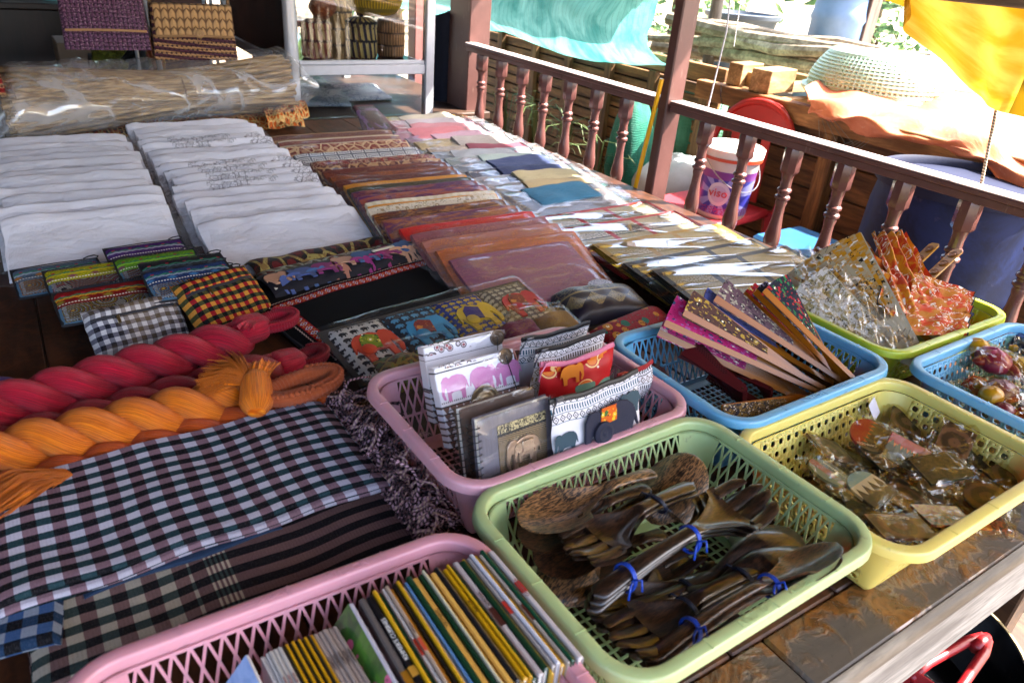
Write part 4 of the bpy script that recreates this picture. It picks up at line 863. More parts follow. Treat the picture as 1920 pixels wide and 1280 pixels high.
def basket(label, col, cx, cy, rz, kind='lattice', H=.123, W=.378, D=.272, FW=.0158, letters=None, z=TZ + .001, group='plastic baskets on the table'):
    t = thing('basket', label, 'basket', (cx, cy, z), rz, group); mat = plastic(col); IN = .034; R0 = .040; T = .0018
    base = rrect(W, D, R0)
    mb = MB(); P = [(0, H - .016), (0, H - .003), (.0012, H - .0008), (.003, H), (FW - .003, H), (FW - .001, H - .001), (FW, H - .004), (FW + .0012, H - .013), (FW - .0006, H - .013), (FW - .0018, H - .0045), (FW - .003, H - .0022), (.004, H - .0022), (.0022, H - .004), (.0018, H - .016)]
    sweep(mb, base, P); 
    for s_ in (-1, 1):
        for q in (-.26, 0, .26):
            mb.box(W * q - .0008, W * q + .0008, s_ * (D / 2 + FW / 2) - FW * .42, s_ * (D / 2 + FW / 2) + FW * .42, H - .0005, H + .0006); mb.box(s_ * (W / 2 + FW / 2) - FW * .42, s_ * (W / 2 + FW / 2) + FW * .42, D * q - .0008, D * q + .0008, H - .0005, H + .0006)
    rim = mb.build('rim', mat, t, ang=50)
    f = lambda h: -IN * (1 - h / H) + (.0 if h > .008 else -.004 * (1 - h / .008))
    mb = MB()
    def band(h0, h1, k=5): hs = [h0 + (h1 - h0) * i / k for i in range(k + 1)]; sweep(mb, base, [(f(h), h) for h in hs] + [(f(h) + T, h) for h in hs[::-1]])
    lat = kind == 'lattice'; hb, ht = (.010, H - .0125) if lat else (.010, H - .017)
    band(ht, H - .0155, 1); band(0, hb, 3)
    if lat: hm = hb + (ht - hb) * .42; band(hm - .0016, hm + .0016, 1)
    n = len(base); 
    ext = .003 if lat else .005
    for c in range(4):
        seg = base[c * 8:(c + 1) * 8]; a, e = seg[0], seg[-1]
        seg = [(a[0] + a[3] * ext * 1, a[1] - a[2] * ext * 1, a[2], a[3])] + seg + [(e[0] - e[3] * ext, e[1] + e[2] * ext, e[2], e[3])]
        seg[0] = (a[0] - (-a[3]) * -ext if False else a[0] + a[3] * ext, a[1] - a[2] * ext, a[2], a[3])
        hs = [hb + (ht - hb) * i / 5 for i in range(6)]; sweep(mb, seg, [(f(h), h) for h in hs] + [(f(h) + T, h) for h in hs[::-1]], False)
    mb.build('side_wall', mat, t, ang=50)
    for side in range(4):                                  # the four pierced sides
        a = base[side * 8 + 7]; b = base[((side + 1) % 4) * 8]; A = V((a[0], a[1], 0)); B = V((b[0], b[1], 0)); nrm = V((a[2], a[3], 0)); tt = (B - A); L = tt.length; tt.normalize(); L2 = L - 2 * ext; A = A + tt * ext
        pos = lambda s_, h, o=0: A + tt * s_ + nrm * (f(h) + o) + V((0, 0, h))
        mb = MB()
        if lat:
            p = .0148; N = round(L2 / p); p = L2 / N; hw = .0014
            sh = 2.0 * p
            for fam in (1, -1):
                for i in range(-2, N + 2):
                    s0 = (i + .5) * p; s1 = s0 + fam * sh; h0, h1 = hb, ht; q0, q1 = 0.0, 1.0
                    for lim in (0, L2):
                        pass
                    ts = []
                    for q in (0, 1):
                        s_ = s0 if q == 0 else s1
                    # clip to the opening
                    def clip(sa, sb):
                        q0, q1 = 0.0, 1.0; d = sb - sa
                        if d > 0: q0 = max(q0, (0 - sa) / d); q1 = min(q1, (L2 - sa) / d)
                        else: q0 = max(q0, (L2 - sa) / d); q1 = min(q1, (0 - sa) / d)
                        return q0, q1
                    q0, q1 = clip(s0, s1)
                    if q1 - q0 < .12: continue
                    sa, sb = s0 + (s1 - s0) * q0, s0 + (s1 - s0) * q1; ha, hb_ = hb + (ht - hb) * q0, hb + (ht - hb) * q1; bb = len(mb.v)
                    for s_, h in ((sa, ha), (sb, hb_)):
                        for ds, o in ((-hw, .0), (hw, .0), (hw, T + .0002 * fam), (-hw, T + .0002 * fam)): mb.v.append(tuple(pos(s_ + ds, h, o + .0001 * fam)))
                    for q in range(4): mb.face((bb + q, bb + (q + 1) % 4, bb + 4 + (q + 1) % 4, bb + 4 + q))
            mb.build('side_lattice', mat, t, ang=30)
        else:
            rows = 5; rh = (ht - hb) / rows; cw = .0182; N = round(L2 / cw); cw = L2 / N
            for r_ in range(rows):
                off = .5 * (r_ % 2); z0 = hb + r_ * rh; hA = rh * .76
                for i in range(N + (1 if off else 0)):
                    xa = max(0, (i - off) * cw); xb = min(L2, (i + 1 - off) * cw)
                    if xb - xa < cw * .9:
                        mb.v += [tuple(pos(*q)) for q in ((xa, z0), (xb, z0), (xb, z0 + rh), (xa, z0 + rh))]; k = len(mb.v) - 4; mb.face((k, k + 1, k + 2, k + 3)); continue
                    xc, zc = (xa + xb) / 2, z0 + hA / 2; sc2 = hA * 1.0 * (1 - .05 * (rows - 1 - r_)); bb = len(mb.v); sq = []
                    for k in range(16):
                        a_ = 2 * pi * k / 16 + pi / 2; m_ = max(abs(cos(a_)), abs(sin(a_))); sq.append((cos(a_) / m_ * .5, sin(a_) / m_ * .5))
                    for (ax_, ay_), (sx_, sy_) in zip(APPLE, sq):
                        mb.v.append(tuple(pos(xc + sx_ * (xb - xa), zc + sy_ * hA))); mb.v.append(tuple(pos(xc + ax_ * sc2 * .86, zc + ay_ * sc2)))
                    for k in range(16): l = (k + 1) % 16; mb.face((bb + 2 * k, bb + 2 * l, bb + 2 * l + 1, bb + 2 * k + 1))
                    # strip above with the little stalk hole
                    zc2 = z0 + hA + (rh - hA) / 2; bb = len(mb.v)
                    for k in range(8):
                        a_ = 2 * pi * k / 8 + pi / 4; m_ = max(abs(cos(a_)), abs(sin(a_))); mb.v.append(tuple(pos(xc + cos(a_) / m_ * .5 * (xb - xa), zc2 + sin(a_) / m_ * .5 * (rh - hA)))); mb.v.append(tuple(pos(xc + .0013 * cos(a_), zc2 + .0013 * sin(a_))))
                    for k in range(8): l = (k + 1) % 8; mb.face((bb + 2 * k, bb + 2 * l, bb + 2 * l + 1, bb + 2 * k + 1))
            o = mb.build('side_panel', mat, t, ang=30); mdf = o.modifiers.new('s', 'SOLIDIFY'); mdf.thickness = .0018; mdf.offset = 0
    mb = MB(); w2, d2 = W / 2 - IN - .004, D / 2 - IN - .004
    for i in range(int(w2 * 2 / .0125)): x = -w2 + .008 + i * .0125; mb.box(x, x + .003, -d2 + .004, d2 - .004, .0015, .003)
    for i in range(int(d2 * 2 / .0125)): y = -d2 + .008 + i * .0125; mb.box(-w2 + .004, w2 - .004, y, y + .003, .0016, .0032)
    sweep(mb, rrect(2 * w2 + .004, 2 * d2 + .004, .02), [(-.012, .001), (0, .001), (0, .0035), (-.012, .0035)]); mb.build('base_grid', mat, t, ang=30)
    for s_, x, y, r_, sz in (letters or []): text('embossed_lettering', s_, sz, mat, t, TRS(x, y, H + .0001, 0, 0, r_), .0005)
    return t
BW, BD, FWD = .378, .272, .0158; yf, yb_ = -BD / 2 - FWD / 2, BD / 2 + FWD / 2
def place_b(x0, y0, rz, W=.378, D=.272): c, s_ = cos(rz), sin(rz); return (x0 + c * W / 2 - s_ * D / 2, y0 + s_ * W / 2 + c * D / 2)
bx, by = place_b(.363, .281, .0182)
basket('pale green basket with diamond lattice sides holding dark palm wood spoons and forks', '#9bac78', bx, by, .0182, letters=[('NO.7104', -.03, yf, 0, .0125), ('World-class', .045, yf, 0, .0085), ('World-class', -.07, yb_, 0, .011)])
bx2, by2 = place_b(.7775, .5247, .0137)
basket('light blue basket with diamond lattice sides holding folded bamboo fans', '#5c9abc', bx2, by2, .0137, letters=[('NO.7104', -.03, yf, 0, .0125), ('World-class', .045, yf, 0, .0085)])
bx3, by3 = place_b(.3641, .580, .030)
basket('pink basket with elephant notebooks and zipped pouches behind the green basket', '#c08c96', bx3, by3, .030, letters=[('World-class', .09, yf, 0, .011)], z=TZ + .002)
bx4, by4 = place_b(-.0595, .2476, -.012)
basket('pink basket packed with thin books at the bottom of the photo', '#bc8490', bx4, by4, -.012, letters=[('NO.7104', .06, yb_, pi, .0125), ('World-class', -.02, yb_, pi, .0085)])
bx5, by5 = place_b(.759, .2440, .004)
basket('yellow basket with apple shaped holes full of wrapped magnets', '#cdbc66', bx5, by5, .004, 'apple', H=.113, D=.248, FW=.017)
bx6, by6 = 1.386, .383
basket('light blue basket with apple shaped holes holding wrapped toys at the right edge', '#66a0c0', bx6, by6, .01, 'apple', H=.121, D=.255)
basket('yellow green basket with apple shaped holes holding wrapped fans beside the railing', '#a9b428', 1.414, .683, -.005, 'apple', H=.117, W=.396, D=.255)

# ================================================================== palm wood spoons and forks in the green basket
def m_palm(a='#241510', b='#7a5234', sc_=1.0, gl=.35):
    g = G('palm_wood'); x, y, z = g.ob(); r = g.rnd() * 9.0; p = g.vec(x * 3.2, y * .42, z * 1.6 + r)
    n = g.noise(p, 260 * sc_, 3, .6, .4); n2 = g.noise(p, 60, 3); c = g.mix((n * .8 + n2 * .2).st(.44, .58), a, b); c = g.hsv(c, .5, 1, r * .03 + .8)
    return g.fin(c, .42, g.bump(n, .25, .0004), .5, Coat_Weight=gl, Coat_Roughness=.12)
PALML = m_palm('#1c120c', '#8a6440', .9, .25); PALMD = m_palm('#070403', '#382215', .8, .7); PALMM = m_palm('#130b07', '#5a3820', 1, .4)
def spoon_mb(L=.26, bw=.034, bl=.095, hw=.0085, T=.0042, dep=.012, hend=.013, arch=.012):
    """a spoon along +y: handle from 0, bowl at the far end"""
    mb = MB(); hl = L - bl
    def wid(y):
        if y < hl: k = y / hl; return hend + (hw - hend) * min(1, k * 1.6) if k < .62 else hw
        k = (y - hl) / bl; el = bw * max(0.0, 1 - abs((k - .55) / .45) ** 2.3) ** .5 if k > .1 else 0; nk = hw + (bw * .9 - hw) * min(1, k / .5) ** 1.6 if k < .5 else 0; return max(.0012, el if k > .42 else max(nk, el * .0) )
    def fn(u, v):
        y = L * v; e = min(1, (y / .008) ** .5, ((L - y) / .006 + .02) ** .5); w_ = wid(y) * (e if y < .01 else 1); a = 2 * pi * u; x = w_ * cos(a); k = max(0, min(1, (y - hl + .006) / (bl + .006))); bowl = sin(k * pi) ** .8 if 0 < k < 1 else 0
        q = min(1, abs(x) / max(w_, 1e-4)); cav = -dep * bowl * (1 - q * q); zc = arch * sin(v * pi) + cav + .010 * k * k; th = T * (1 if y < hl else .55) * min(1, e + .1)
        return (x, y, zc + th * sin(a) * (1 if bowl < .05 else .8))
    mb.grid(fn, 20, 48, cu=True, L=(.1, L)); return mb
def fork_mb(L=.27, bw=.034, bl=.105, hw=.0085, T=.0045, dep=.010, hend=.013, arch=.010, tl=.045):
    mb = MB(); hl = L - bl; ye = L - tl
    def wid(y):
        if y < hl: k = y / hl; return hend + (hw - hend) * min(1, k * 1.6)
        k = (y - hl) / bl; el = bw * max(0.0, 1 - abs((k - .55) / .50) ** 2.6) ** .5; nk = hw + (bw * .9 - hw) * min(1, k / .5) ** 1.5 if k < .5 else 0; return max(.004, el if k > .42 else nk)
    def zc_(x, y):
        k = max(0, min(1, (y - hl) / bl)); w_ = wid(y); bowl = sin(min(1, k * 1.1) * pi) ** .8 if k > 0 else 0; q = min(1, abs(x) / w_); return arch * sin(y / L * pi) - dep * bowl * (1 - q * q) + .012 * k * k
    def fn(u, v):
        y = ye * v; e = min(1, (y / .008 + .01) ** .5); w_ = wid(y) * e; a = 2 * pi * u; x = w_ * cos(a); th = T * (1 if y < hl else .6); return (x, y, zc_(x, y) + th * sin(a))
    mb.grid(fn, 20, 38, cu=True, L=(.1, L)); mb.face([len(mb.v) - 20 + k for k in range(20)])
    w_ = wid(ye); n = 4; gap = .0034; tw = (2 * w_ - gap * (n - 1)) / n
    for i in range(n):
        x0 = -w_ + i * (tw + gap); xm = x0 + tw / 2; ln = tl * (1 if i in (1, 2) else .80)
        def ft(u, v, xm=xm, ln=ln):
            y = ye - .004 + (ln + .004) * v; a = 2 * pi * u; rt_ = max(.45, wid(y) / w_); ww = tw / 2 * rt_ ** .8 * (1 if v < .9 else .6); x = xm * (rt_ * .9 + .1) + ww * cos(a); return (x, y, zc_(xm, y) + T * .6 * (1 - .5 * v) * sin(a))
        mb.grid(ft, 8, 8, cu=True, L=(.02, ln)); mb.face([len(mb.v) - 8 + k for k in range(8)])
    return mb
RUB = plain('#0c3aa0', .45, .2, .0005, 300); RUBD = plain('#0c1428', .5, .2, .0005, 300)
def aim(P, Q, roll=0, pit=0):
    """matrix at P whose y axis points to Q"""
    P, Q = V(P), V(Q); y = (Q - P).normalized(); x = y.cross(V((0, 0, 1))).normalized(); z = x.cross(y); M = Matrix((x, y, z)).transposed().to_4x4(); M.translation = P; return M @ Matrix.Rotation(roll, 4, 'Y'), (Q - P).length
def band_mb(w_, h_, y, ang=.1, tail=True):
    mb = MB(); pts = [((w_ + .001) * cos(a), y + .003 * sin(a * 1 + ang), (h_ + .001) * sin(a)) for a in [2 * pi * k / 20 for k in range(20)]]
    mb.tube(pts, .0015, 6, closed=True); mb.tube([(p[0] * 1.01, p[1] + .0024, p[2] * 1.01) for p in pts], .0013, 6, closed=True)
    if tail: mb.tube([(w_ * .9, y, h_ * .5), (w_ + .006, y + .006, h_ * .6 + .002), (w_ + .011, y + .003, .0)], .0013, 5); mb.tube([(w_ * .9, y, h_ * .5), (w_ + .004, y - .008, h_ * .4), (w_ + .009, y - .014, -.004)], .0013, 5)
    return mb
def utensil(name, label, P, Q, roll, mat, mk, cat, n=1, bands=(), step=.0075, fan_=.0, bm=None, sc_=1, group=None, side=0):
    M, L = aim(P, Q, roll); t = thing(name, label, cat, M=M, group=group); me = None
    for i in range(n):
        if me is None: o = mk(L).build(name.replace('_bundle', ''), mat, t, ang=60); me = o
        else: o = me.copy(); COL.objects.link(o); o.parent = t
        o.matrix_local = TRS(side * i + .002 * ns(i, 3, 1), -.004 * i, -step * i, 0, 0, fan_ * i)
    for y, dk in bands: o = band_mb(.0135 + abs(side) * (n - 1) * .5, .006 + step * (n - 1) * .5, y * L, .3).build('rubber_band', RUBD if dk else RUB, t, M=TRS(side * (n - 1) * .5, 0, .0095 - step * (n - 1) * .5), ang=180)
    return t
BZ = TZ + .030
SP = lambda bw=.036, bl=.11, dep=.014: (lambda L: spoon_mb(L, bw * 1.06, bl * 1.05, .0085, .0045, dep))
FK = lambda bw=.034, tl=.045: (lambda L: fork_mb(L, bw * 1.02, .115, .0085, .0042, .013, .0120, .012, tl))
utensil('wooden_spoon', 'light speckled palm wood spoon lying topmost along the back of the green basket', at(1228, 884, BZ + .082), at(978, 1000, BZ + .074), .12, PALML, SP(.037, .125, .016), 'spoon')
utensil('wooden_spoon', 'light palm wood spoon second in the nest directly under the topmost speckled spoon', at(1218, 912, BZ + .066), at(980, 1034, BZ + .058), .05, PALMM, SP(.037, .12, .016), 'spoon')
utensil('wooden_spoon', 'brown palm wood spoon handle running beside the big upturned ladle', at(1222, 928, BZ + .055), at(1010, 1080, BZ + .04), -.1, PALMM, SP(.036, .12), 'spoon')
utensil('wooden_spoon', 'striped palm wood spoon with its bowl turned down at the lower left under the fork', at(1200, 945, BZ + .042), at(1030, 1110, BZ + .036), 2.9, PALML, SP(.036, .11), 'spoon')
utensil('wooden_ladle', 'big upturned striped palm wood ladle standing bowl up in the back of the green basket', at(1205, 975, BZ + .030), at(1300, 845, BZ + .092), 3.05, PALML, SP(.044, .15, .024), 'ladle')
utensil('fork_bundle', 'dark wooden fork bundle, tines at the left, tied with one dark band', at(1300, 908, BZ + .080), at(1064, 1050, BZ + .072), .10, PALMD, FK(.037, .05), 'fork bundle', 2, ((.32, 1),), .009)
utensil('fork_bundle', 'dark wooden fork bundle, tines at the right, tied with two bright blue bands', at(1112, 1118, BZ + .074), at(1432, 928, BZ + .098), .0, PALMD, FK(.038, .05), 'fork bundle', 3, ((.16, 0), (.52, 0)), .009, .025)
utensil('fork_bundle', 'shaded dark wooden fork bundle at the lower left, tines towards the left corner', at(1480, 1040, BZ + .052), at(1150, 1222, BZ + .050), .2, PALMD, FK(.038, .05), 'fork bundle', 2, ((.30, 1), (.62, 1)), .009)
utensil('spoon_bundle', 'long dark wooden spoon bundle along the front rim, tied with two bright blue bands', at(1215, 1235, BZ + .058), at(1572, 1032, BZ + .088), -.5, PALMM, SP(.027, .11, .010), 'spoon bundle', 2, ((.20, 0), (.60, 0)), .009)
utensil('spoon_bundle', 'very dark wooden spoon bundle lying deep in the middle of the green basket', at(1190, 1150, BZ + .036), at(1490, 990, BZ + .056), 2.8, PALMD, SP(.040, .12, .02), 'spoon bundle', 2, ((.3, 1),), .009)
utensil('wooden_spoon', 'dark upturned wooden spoon against the right wall of the green basket', at(1290, 1110, BZ + .05), at(1500, 1010, BZ + .066), 2.7, PALMD, SP(.042, .12, .022), 'spoon')
utensil('fork_bundle', 'darkest fork bundle buried at the bottom left of the green basket', at(1350, 1080, BZ + .022), at(1100, 1165, BZ + .026), 0, PALMD, FK(.036, .05), 'fork bundle', 2, (), .006)

for i, (a, b, mt_, rl, w_) in enumerate((((1120, 1180, .014), (1330, 1060, .02), 0, 0, 'fork left of the deep bundle'), ((1300, 1160, .016), (1520, 1020, .03), 0, 2.9, 'spoon below the front bundle'), ((1250, 1000, .026), (1040, 1080, .02), 1, 0, 'spoon under the left fork bundle'), ((1400, 1090, .014), (1560, 990, .02), 0, 2.8, 'spoon in the right corner'),
        ((1080, 1130, .012), (1290, 1030, .02), 1, 3.0, 'spoon across the middle of the floor'), ((1180, 1230, .02), (1370, 1130, .03), 0, .1, 'fork in the front left corner'), ((1330, 960, .03), (1440, 990, .012), 0, 2.9, 'spoon beside the right hand tines'))):
    utensil('wooden_utensil', 'dark wooden ' + w_ + ' at the bottom of the green basket', at(a[0], a[1], TZ + a[2] + .012), at(b[0], b[1], TZ + b[2] + .02), rl, (PALMD, PALMM)[mt_], SP(.036, .12, .012) if 'spoon' in w_ else FK(.036, .05), 'utensil')

# ================================================================== books in the front pink basket
WH = '#c2bcb8'
def m_cover(kind, a, b, c, seed=0):
    g = G('book_cover'); x, y, z = g.ob(); o = g.vec(x, y + seed, z); n = g.noise(o, 30, 5, .6, 1)
    if kind == 'flower': e = g.voro(o, 42); c_ = g.mix(n.st(.35, .65), a, b); c_ = g.mix(e.lt(.24), c_, c); c_ = g.mix(g.noise(o, 60, 3).gt(.66), c_, '#0e2410')
    elif kind == 'sky': e = ((y - .09) * (y - .09) + (z + .035) * (z + .035)).lt(.00012); c_ = g.mix(n.st(.4, .7), a, b); c_ = g.mix(e, c_, '#4a3a28')
    else: c_ = g.mix(n, a, a)
    return g.fin(c_, .3, None, .5, Coat_Weight=.3)
PAGE = plain('#d2cec6', .8, .5, .0008, 700, .18)
def book(label, P, Q, T, Hh, col, lean=0.0, title=None, tcol='#f0e8d8', patch=None, cover=None, group='thin books packed in the pink basket', tsize=None):
    """a book standing with its spine up: P far end, Q near end of the spine"""
    P, Q = V(P), V(Q); y = (P - Q); L = y.length; y.normalize(); z = V((0, 0, 1)); x = y.cross(z).normalized(); M = Matrix((x, y, z)).transposed().to_4x4(); M.translation = Q; M = M @ Matrix.Rotation(lean, 4, 'Y')
    t = thing('book', label, 'book', M=M, group=group); cm = plain(col, .32, .15, .0004, 60, .06)
    mb = MB(); k = .0005; r_ = min(T * .35, .0016)
    mb.box(0, T, 0, L, -r_ * 2, 0, r_); o = mb.build('spine', cm, t, ang=30)
    mb = MB(); mb.box(0, k, 0, L, -Hh, -r_ * 1.2); mb.box(T - k, T, 0, L, -Hh, -r_ * 1.2); mb.build('cover', cover or cm, t)
    mb = MB(); mb.box(k + .0001, T - k - .0001, .002, L - .002, -Hh + .001, -r_ * 1.9); mb.build('pages', PAGE, t)
    if patch:
        for (a, b, pc) in patch: mb = MB(); mb.box(.0001, T - .0001, L * a, L * b, -.001, .0002); mb.build('label_patch', plain(pc, .4), t)
    if title: text('title_lettering', title, tsize or min(T * .75, .0058), plain(tcol, .4), t, TRS(T * .5, L * .62, .00035, 0, 0, pi / 2), .0001)
    return t
zt = BZ + .100
# main block: from the black cookbook at the left to the pale one at the right
BK = [('black', '#141416', .0085, "KHMER'S CUISINES", '#d8d4d0', [(.33, .40, '#a87a2a')], 'white'), ('yellow', '#c29316', .0042, None, None, None), ('dark green', '#0f331c', .0062, None, None, None), ('white', WH, .0036, None, None, [(.42, .55, '#a03020')]),
      ('beige', '#9a8878', .0042, 'CAMBODIA', '#3a2c28', [(.44, .54, '#a8402c')]), ('amber', '#a8691a', .0056, None, None, None), ('black', '#1a1814', .0042, None, None, None), ('golden', '#c09018', .004, None, None, None), ('grey', '#a8a098', .004, None, None, None), ('light blue', '#5a86b8', .0038, None, None, None),
      ('bottle green', '#0d3420', .0068, None, None, None), ('pale orange', '#cf9c48', .0088, 'VIETNAM', '#5a4020', None), ('green', '#12351f', .0052, None, None, None), ('white and cream', '#c0b498', .003, None, None, None), ('mustard', '#b88a18', .0042, None, None, None), ('pale orange', '#d0a04c', .0072, None, None, None),
      ('navy', '#15161c', .0046, None, None, None), ('sand', '#c4a468', .0036, None, None, None), ('yellow', '#c08e10', .0062, 'Book of III', '#3a2c10', None), ('yellow', '#c49414', .0030, None, None, None), ('dark green', '#10341c', .006, None, None, None), ('grey white', '#a79d9c', .0074, 'CAMBODIA', '#4a3430', [(.40, .55, '#3c1a16')]),
      ('dark green', '#0d2e1a', .0066, None, None, None), ('yellow', '#c59a20', .0034, None, None, None), ('grey', '#9a928e', .0052, None, None, [(.45, .56, '#a02820')]), ('white', '#b8b4bc', .0050, None, None, None), ('yellow', '#c08e14', .0062, 'Book of III', '#4a3a10', None), ('beige', '#a89c90', .0036, None, None, [(.36, .5, '#4a2018')]),
      ('green', '#12402a', .0042, None, None, None), ('lemon', '#c8a81c', .0036, None, None, None), ('pale grey', '#aca4a6', .0080, 'CAMBODIA', '#7a4a48', [(.58, .68, '#9a1e1c')])]
tot = sum(b[2] for b in BK) + .00035 * len(BK)
PF0, PF1 = at(686, 1116, zt), at(922, 1026, zt); QN0, QN1 = at(822, 1352, zt), at(1094, 1228, zt); acc = 0
for i, (cn, col, T, ti, tc_, patch, *_) in enumerate(BK):
    k = acc / tot; T2 = T * ((PF1 - PF0).length / tot) * .97; P = PF0.lerp(PF1, k) + V((0, R.uniform(-.004, .003), R.uniform(-.003, .003))); Q = QN0.lerp(QN1, k) + V((0, R.uniform(-.003, .003), R.uniform(-.003, .003)))
    P.z = Q.z = zt + .003 * sin(i * 2.1)
    book('%s spined thin book, %s from the left in the tall row' % (cn, ORDN[i]), P, Q, T2, .088, col, 0, ti, tc_ or '#fff', patch, tsize=.0062 if i == 0 else None)
    acc += T + .00035
P, Q = at(655, 1128, zt - .003), at(800, 1385, zt - .003)
book('white edged picture book with pink flowers on green, leaning left of the black cookbook', P, Q, .0055, .088, '#aaa8b4', .62, cover=m_cover('flower', '#1d4a1a', '#4a7a24', '#c85a80', 2))
book('grey book with an orange patch squeezed right of the flower book', at(672, 1122, zt - .002), at(812, 1370, zt - .002), .0065, .088, '#5c5450', 0, patch=[(.3, .4, '#8a5a10')])
zl = BZ + .086; x = 0; LB = [('grey', '#8f8078', .0062, 'CAMBODIA', '#3a2c28')] * 5 + [('golden', '#b8860f', .0036, None, None), ('black', '#191714', .0040, None, None)] * 5 + [('pale', '#a8a29c', .0056, 'VIETNAM', '#7a3a3c')] * 3 + [('white', WH, .003, None, None)] * 3
Pr, Ql = at(630, 1170, zl), at(720, 1330, zl); Pl2 = at(487, 1225, zl); dd = (Pl2 - Pr); tot2 = sum(b[2] for b in LB) + .0003 * len(LB); acc = 0
nm = {}
for i, (cn, col, T, ti, tc_) in enumerate(LB):
    nm[cn] = nm.get(cn, 0) + 1; P = Pr + dd * ((acc + T) / tot2); acc += T + .0003; T2 = T * dd.length / tot2 * .97; Q = P + (Ql - Pr) + V((.003, 0, 0)); P.z += .003 * ns(i * .7, 2) - (.004 if cn == 'white' else 0); Q.z = P.z
    book('small %s spined book, %s of its colour going left from the flower picture book' % (cn, ORDN[nm[cn] - 1]), P, Q, T2, .074, col, 0, ti, tc_ or '#fff', group='small books at the left of the pink basket')
book('pale blue covered booklet with a small brown bird, leftmost in the pink basket', at(462, 1225, zl + .002), at(520, 1345, zl + .002), .003, .08, WH, .7, cover=m_cover('sky', '#6a96c8', '#8fb4dc', '#ffffff'), group='small books at the left of the pink basket')
# ================================================================== notebooks and pouches in the rear pink basket
def m_elebook(ca, cb, row, bg_='#d0ccd2'):
    """printed cover: bands of line ornament; row = height of the plain band the elephants are printed on"""
    g = G('printed_cover'); x, y, z = g.ob(); n = g.noise(g.tc('Object'), 300, 2, .5, 1)
    c = g.mix(n * 0.0, bg_, bg_); ln = ((y * 900).sn().gt(.3)); tri = ((((x / .011).fr() - .5).ab() * 2) - ((y / .0095).fr())).lt(0.0); fl = g.voro(g.vec(x, y, 0.0), 75); 
    lowb = y.lt(row - .022); c = g.mix(lowb * tri, c, '#6a4a40'); c = g.mix(lowb * (((y / .0095).fr()).lt(.14)), c, '#241c20'); c = g.mix(y.bt(row - .024, row - .019) * ln, c, '#2a2428'); c = g.mix(y.bt(row + .021, row + .026) * ln, c, '#3a3438')
    up = y.gt(row + .028); c = g.mix(up * fl.bt(.30, .42), c, '#3a2028'); c = g.mix(up * fl.lt(.26), c, ca); c = g.mix(y.bt(row - .0185, row - .0165) * ((x / .0032).fr().lt(.5)), c, '#3a3036')
    return g.fin(c, .5, g.bump(n, .2, .0005), .4)
def notebook(label, cs, mat, T=.016, eles=(), col='#c0689a', ring=False, extra=None, film_=True, name='notebook'):
    M, W, H = frame3(*cs); mat = mat if not callable(mat) else mat(H); t = thing(name, label, 'notebook', M=M); mb = MB(); k = .0015
    mb.box(0, W, 0, H, -k, 0, .0008); mb.box(0, W, 0, H, -T, -T + k, .0008)
    if not ring: mb.box(-.001, .002, 0, H, -T, 0, .001)
    mb.build('cover', mat, t, ang=30); mb = MB(); mb.box(.003, W - .002, .002, H - .002, -T + k, -k - .0001); mb.build('pages', PAGE, t)
    em = plain(col, .55, .2, .0004, 300)
    for x, y, s_, f_ in [(e[0] * W, e[1] * H, e[2], e[3]) for e in eles]: mb = MB(); ele(mb, 0, 0, s_, 0, .0004, flip=f_); o = mb.build('printed_elephant', em, t, M=TRS(x, y, .0002)); 
    if extra: extra(t, W, H)
    if ring:
        mb = MB(); N = int(H / .009)
        for i in range(N): y = .006 + i * .009; mb.tube([(.004 + .008 * cos(a) - .006, y, -T / 2 + (T / 2 + .003) * sin(a)) for a in [2 * pi * q / 12 for q in range(12)]], .0007, 5, closed=True)
        mb.build('spiral_binding', plain('#1c1a1c', .3, metal=.6), t, ang=180)
    if film_: sleeve(MB(), W, H, .0005, (.004, .006), .004, .003, W * 90, .0015, 16, 14, .0015).build('plastic_sleeve', FILM3, t, ang=180)
    return t
def coin(t, x, y, r=.013, z=.001, mat=None, cord=None):
    mb = MB(); pr = [(0, 0), (r, 0), (r, .0015), (r * .86, .0018), (r * .8, .001), (r * .55, .001), (r * .5, .0018), (r * .2, .0018), (0, .0012)]; mb.lathe(pr, 20, c=(x, y, z)); mb.build('coin_charm', mat or plain('#4a3a2c', .35, .5, .0006, 400, metal=.5), t)
    if cord: MB().tube([(x, y, z + .002)] + list(cord), .0007, 4).build('cord', BLACKC, t)
ZA = BZ + .004
NB1 = notebook('notebook printed with red paisley and elephants at the back left of the pink basket', (at(816, 795, .825), at(956, 755, .825), at(765, 660, .930)), lambda H: m_elebook('#7a1620', '#8a5a40', H * .64), .022, ((.26, .34, .042, 1), (.74, .34, .042, 1)), '#4a1c24', extra=lambda t, W, H: coin(t, W * .93, H * .93, .012, cord=((W * .9, H * .6, .003), (W * .97, H * .3, .002))))
notebook('white notebook printed with pink elephants in front of the red paisley one', (at(846, 842, .830), at(989, 794, .830), at(803, 695, .930)), lambda H: m_elebook('#8a6a5a', '#8a5a40', H * .72, '#d4d0d8'), .02, ((.20, .73, .044, 1), (.55, .73, .048, -1), (.90, .73, .044, 1)), '#c070a4',
         extra=lambda t, W, H: (coin(t, W * .88, H * .93, .012, cord=((W * .92, H * .6, .003), (W * .97, H * .25, .002))), coin(t, W * .52, H * .44, .024, mat=plain('#6a5e48', .3, .5, .0008, 300, metal=.6))))
def m_kraft():
    g = G('kraft_board'); n = g.noise(g.tc('Object'), 80, 4); return g.fin(g.mix(n, '#3c2c24', '#5c463a'), .5, g.bump(n, .2, .0005), .4)
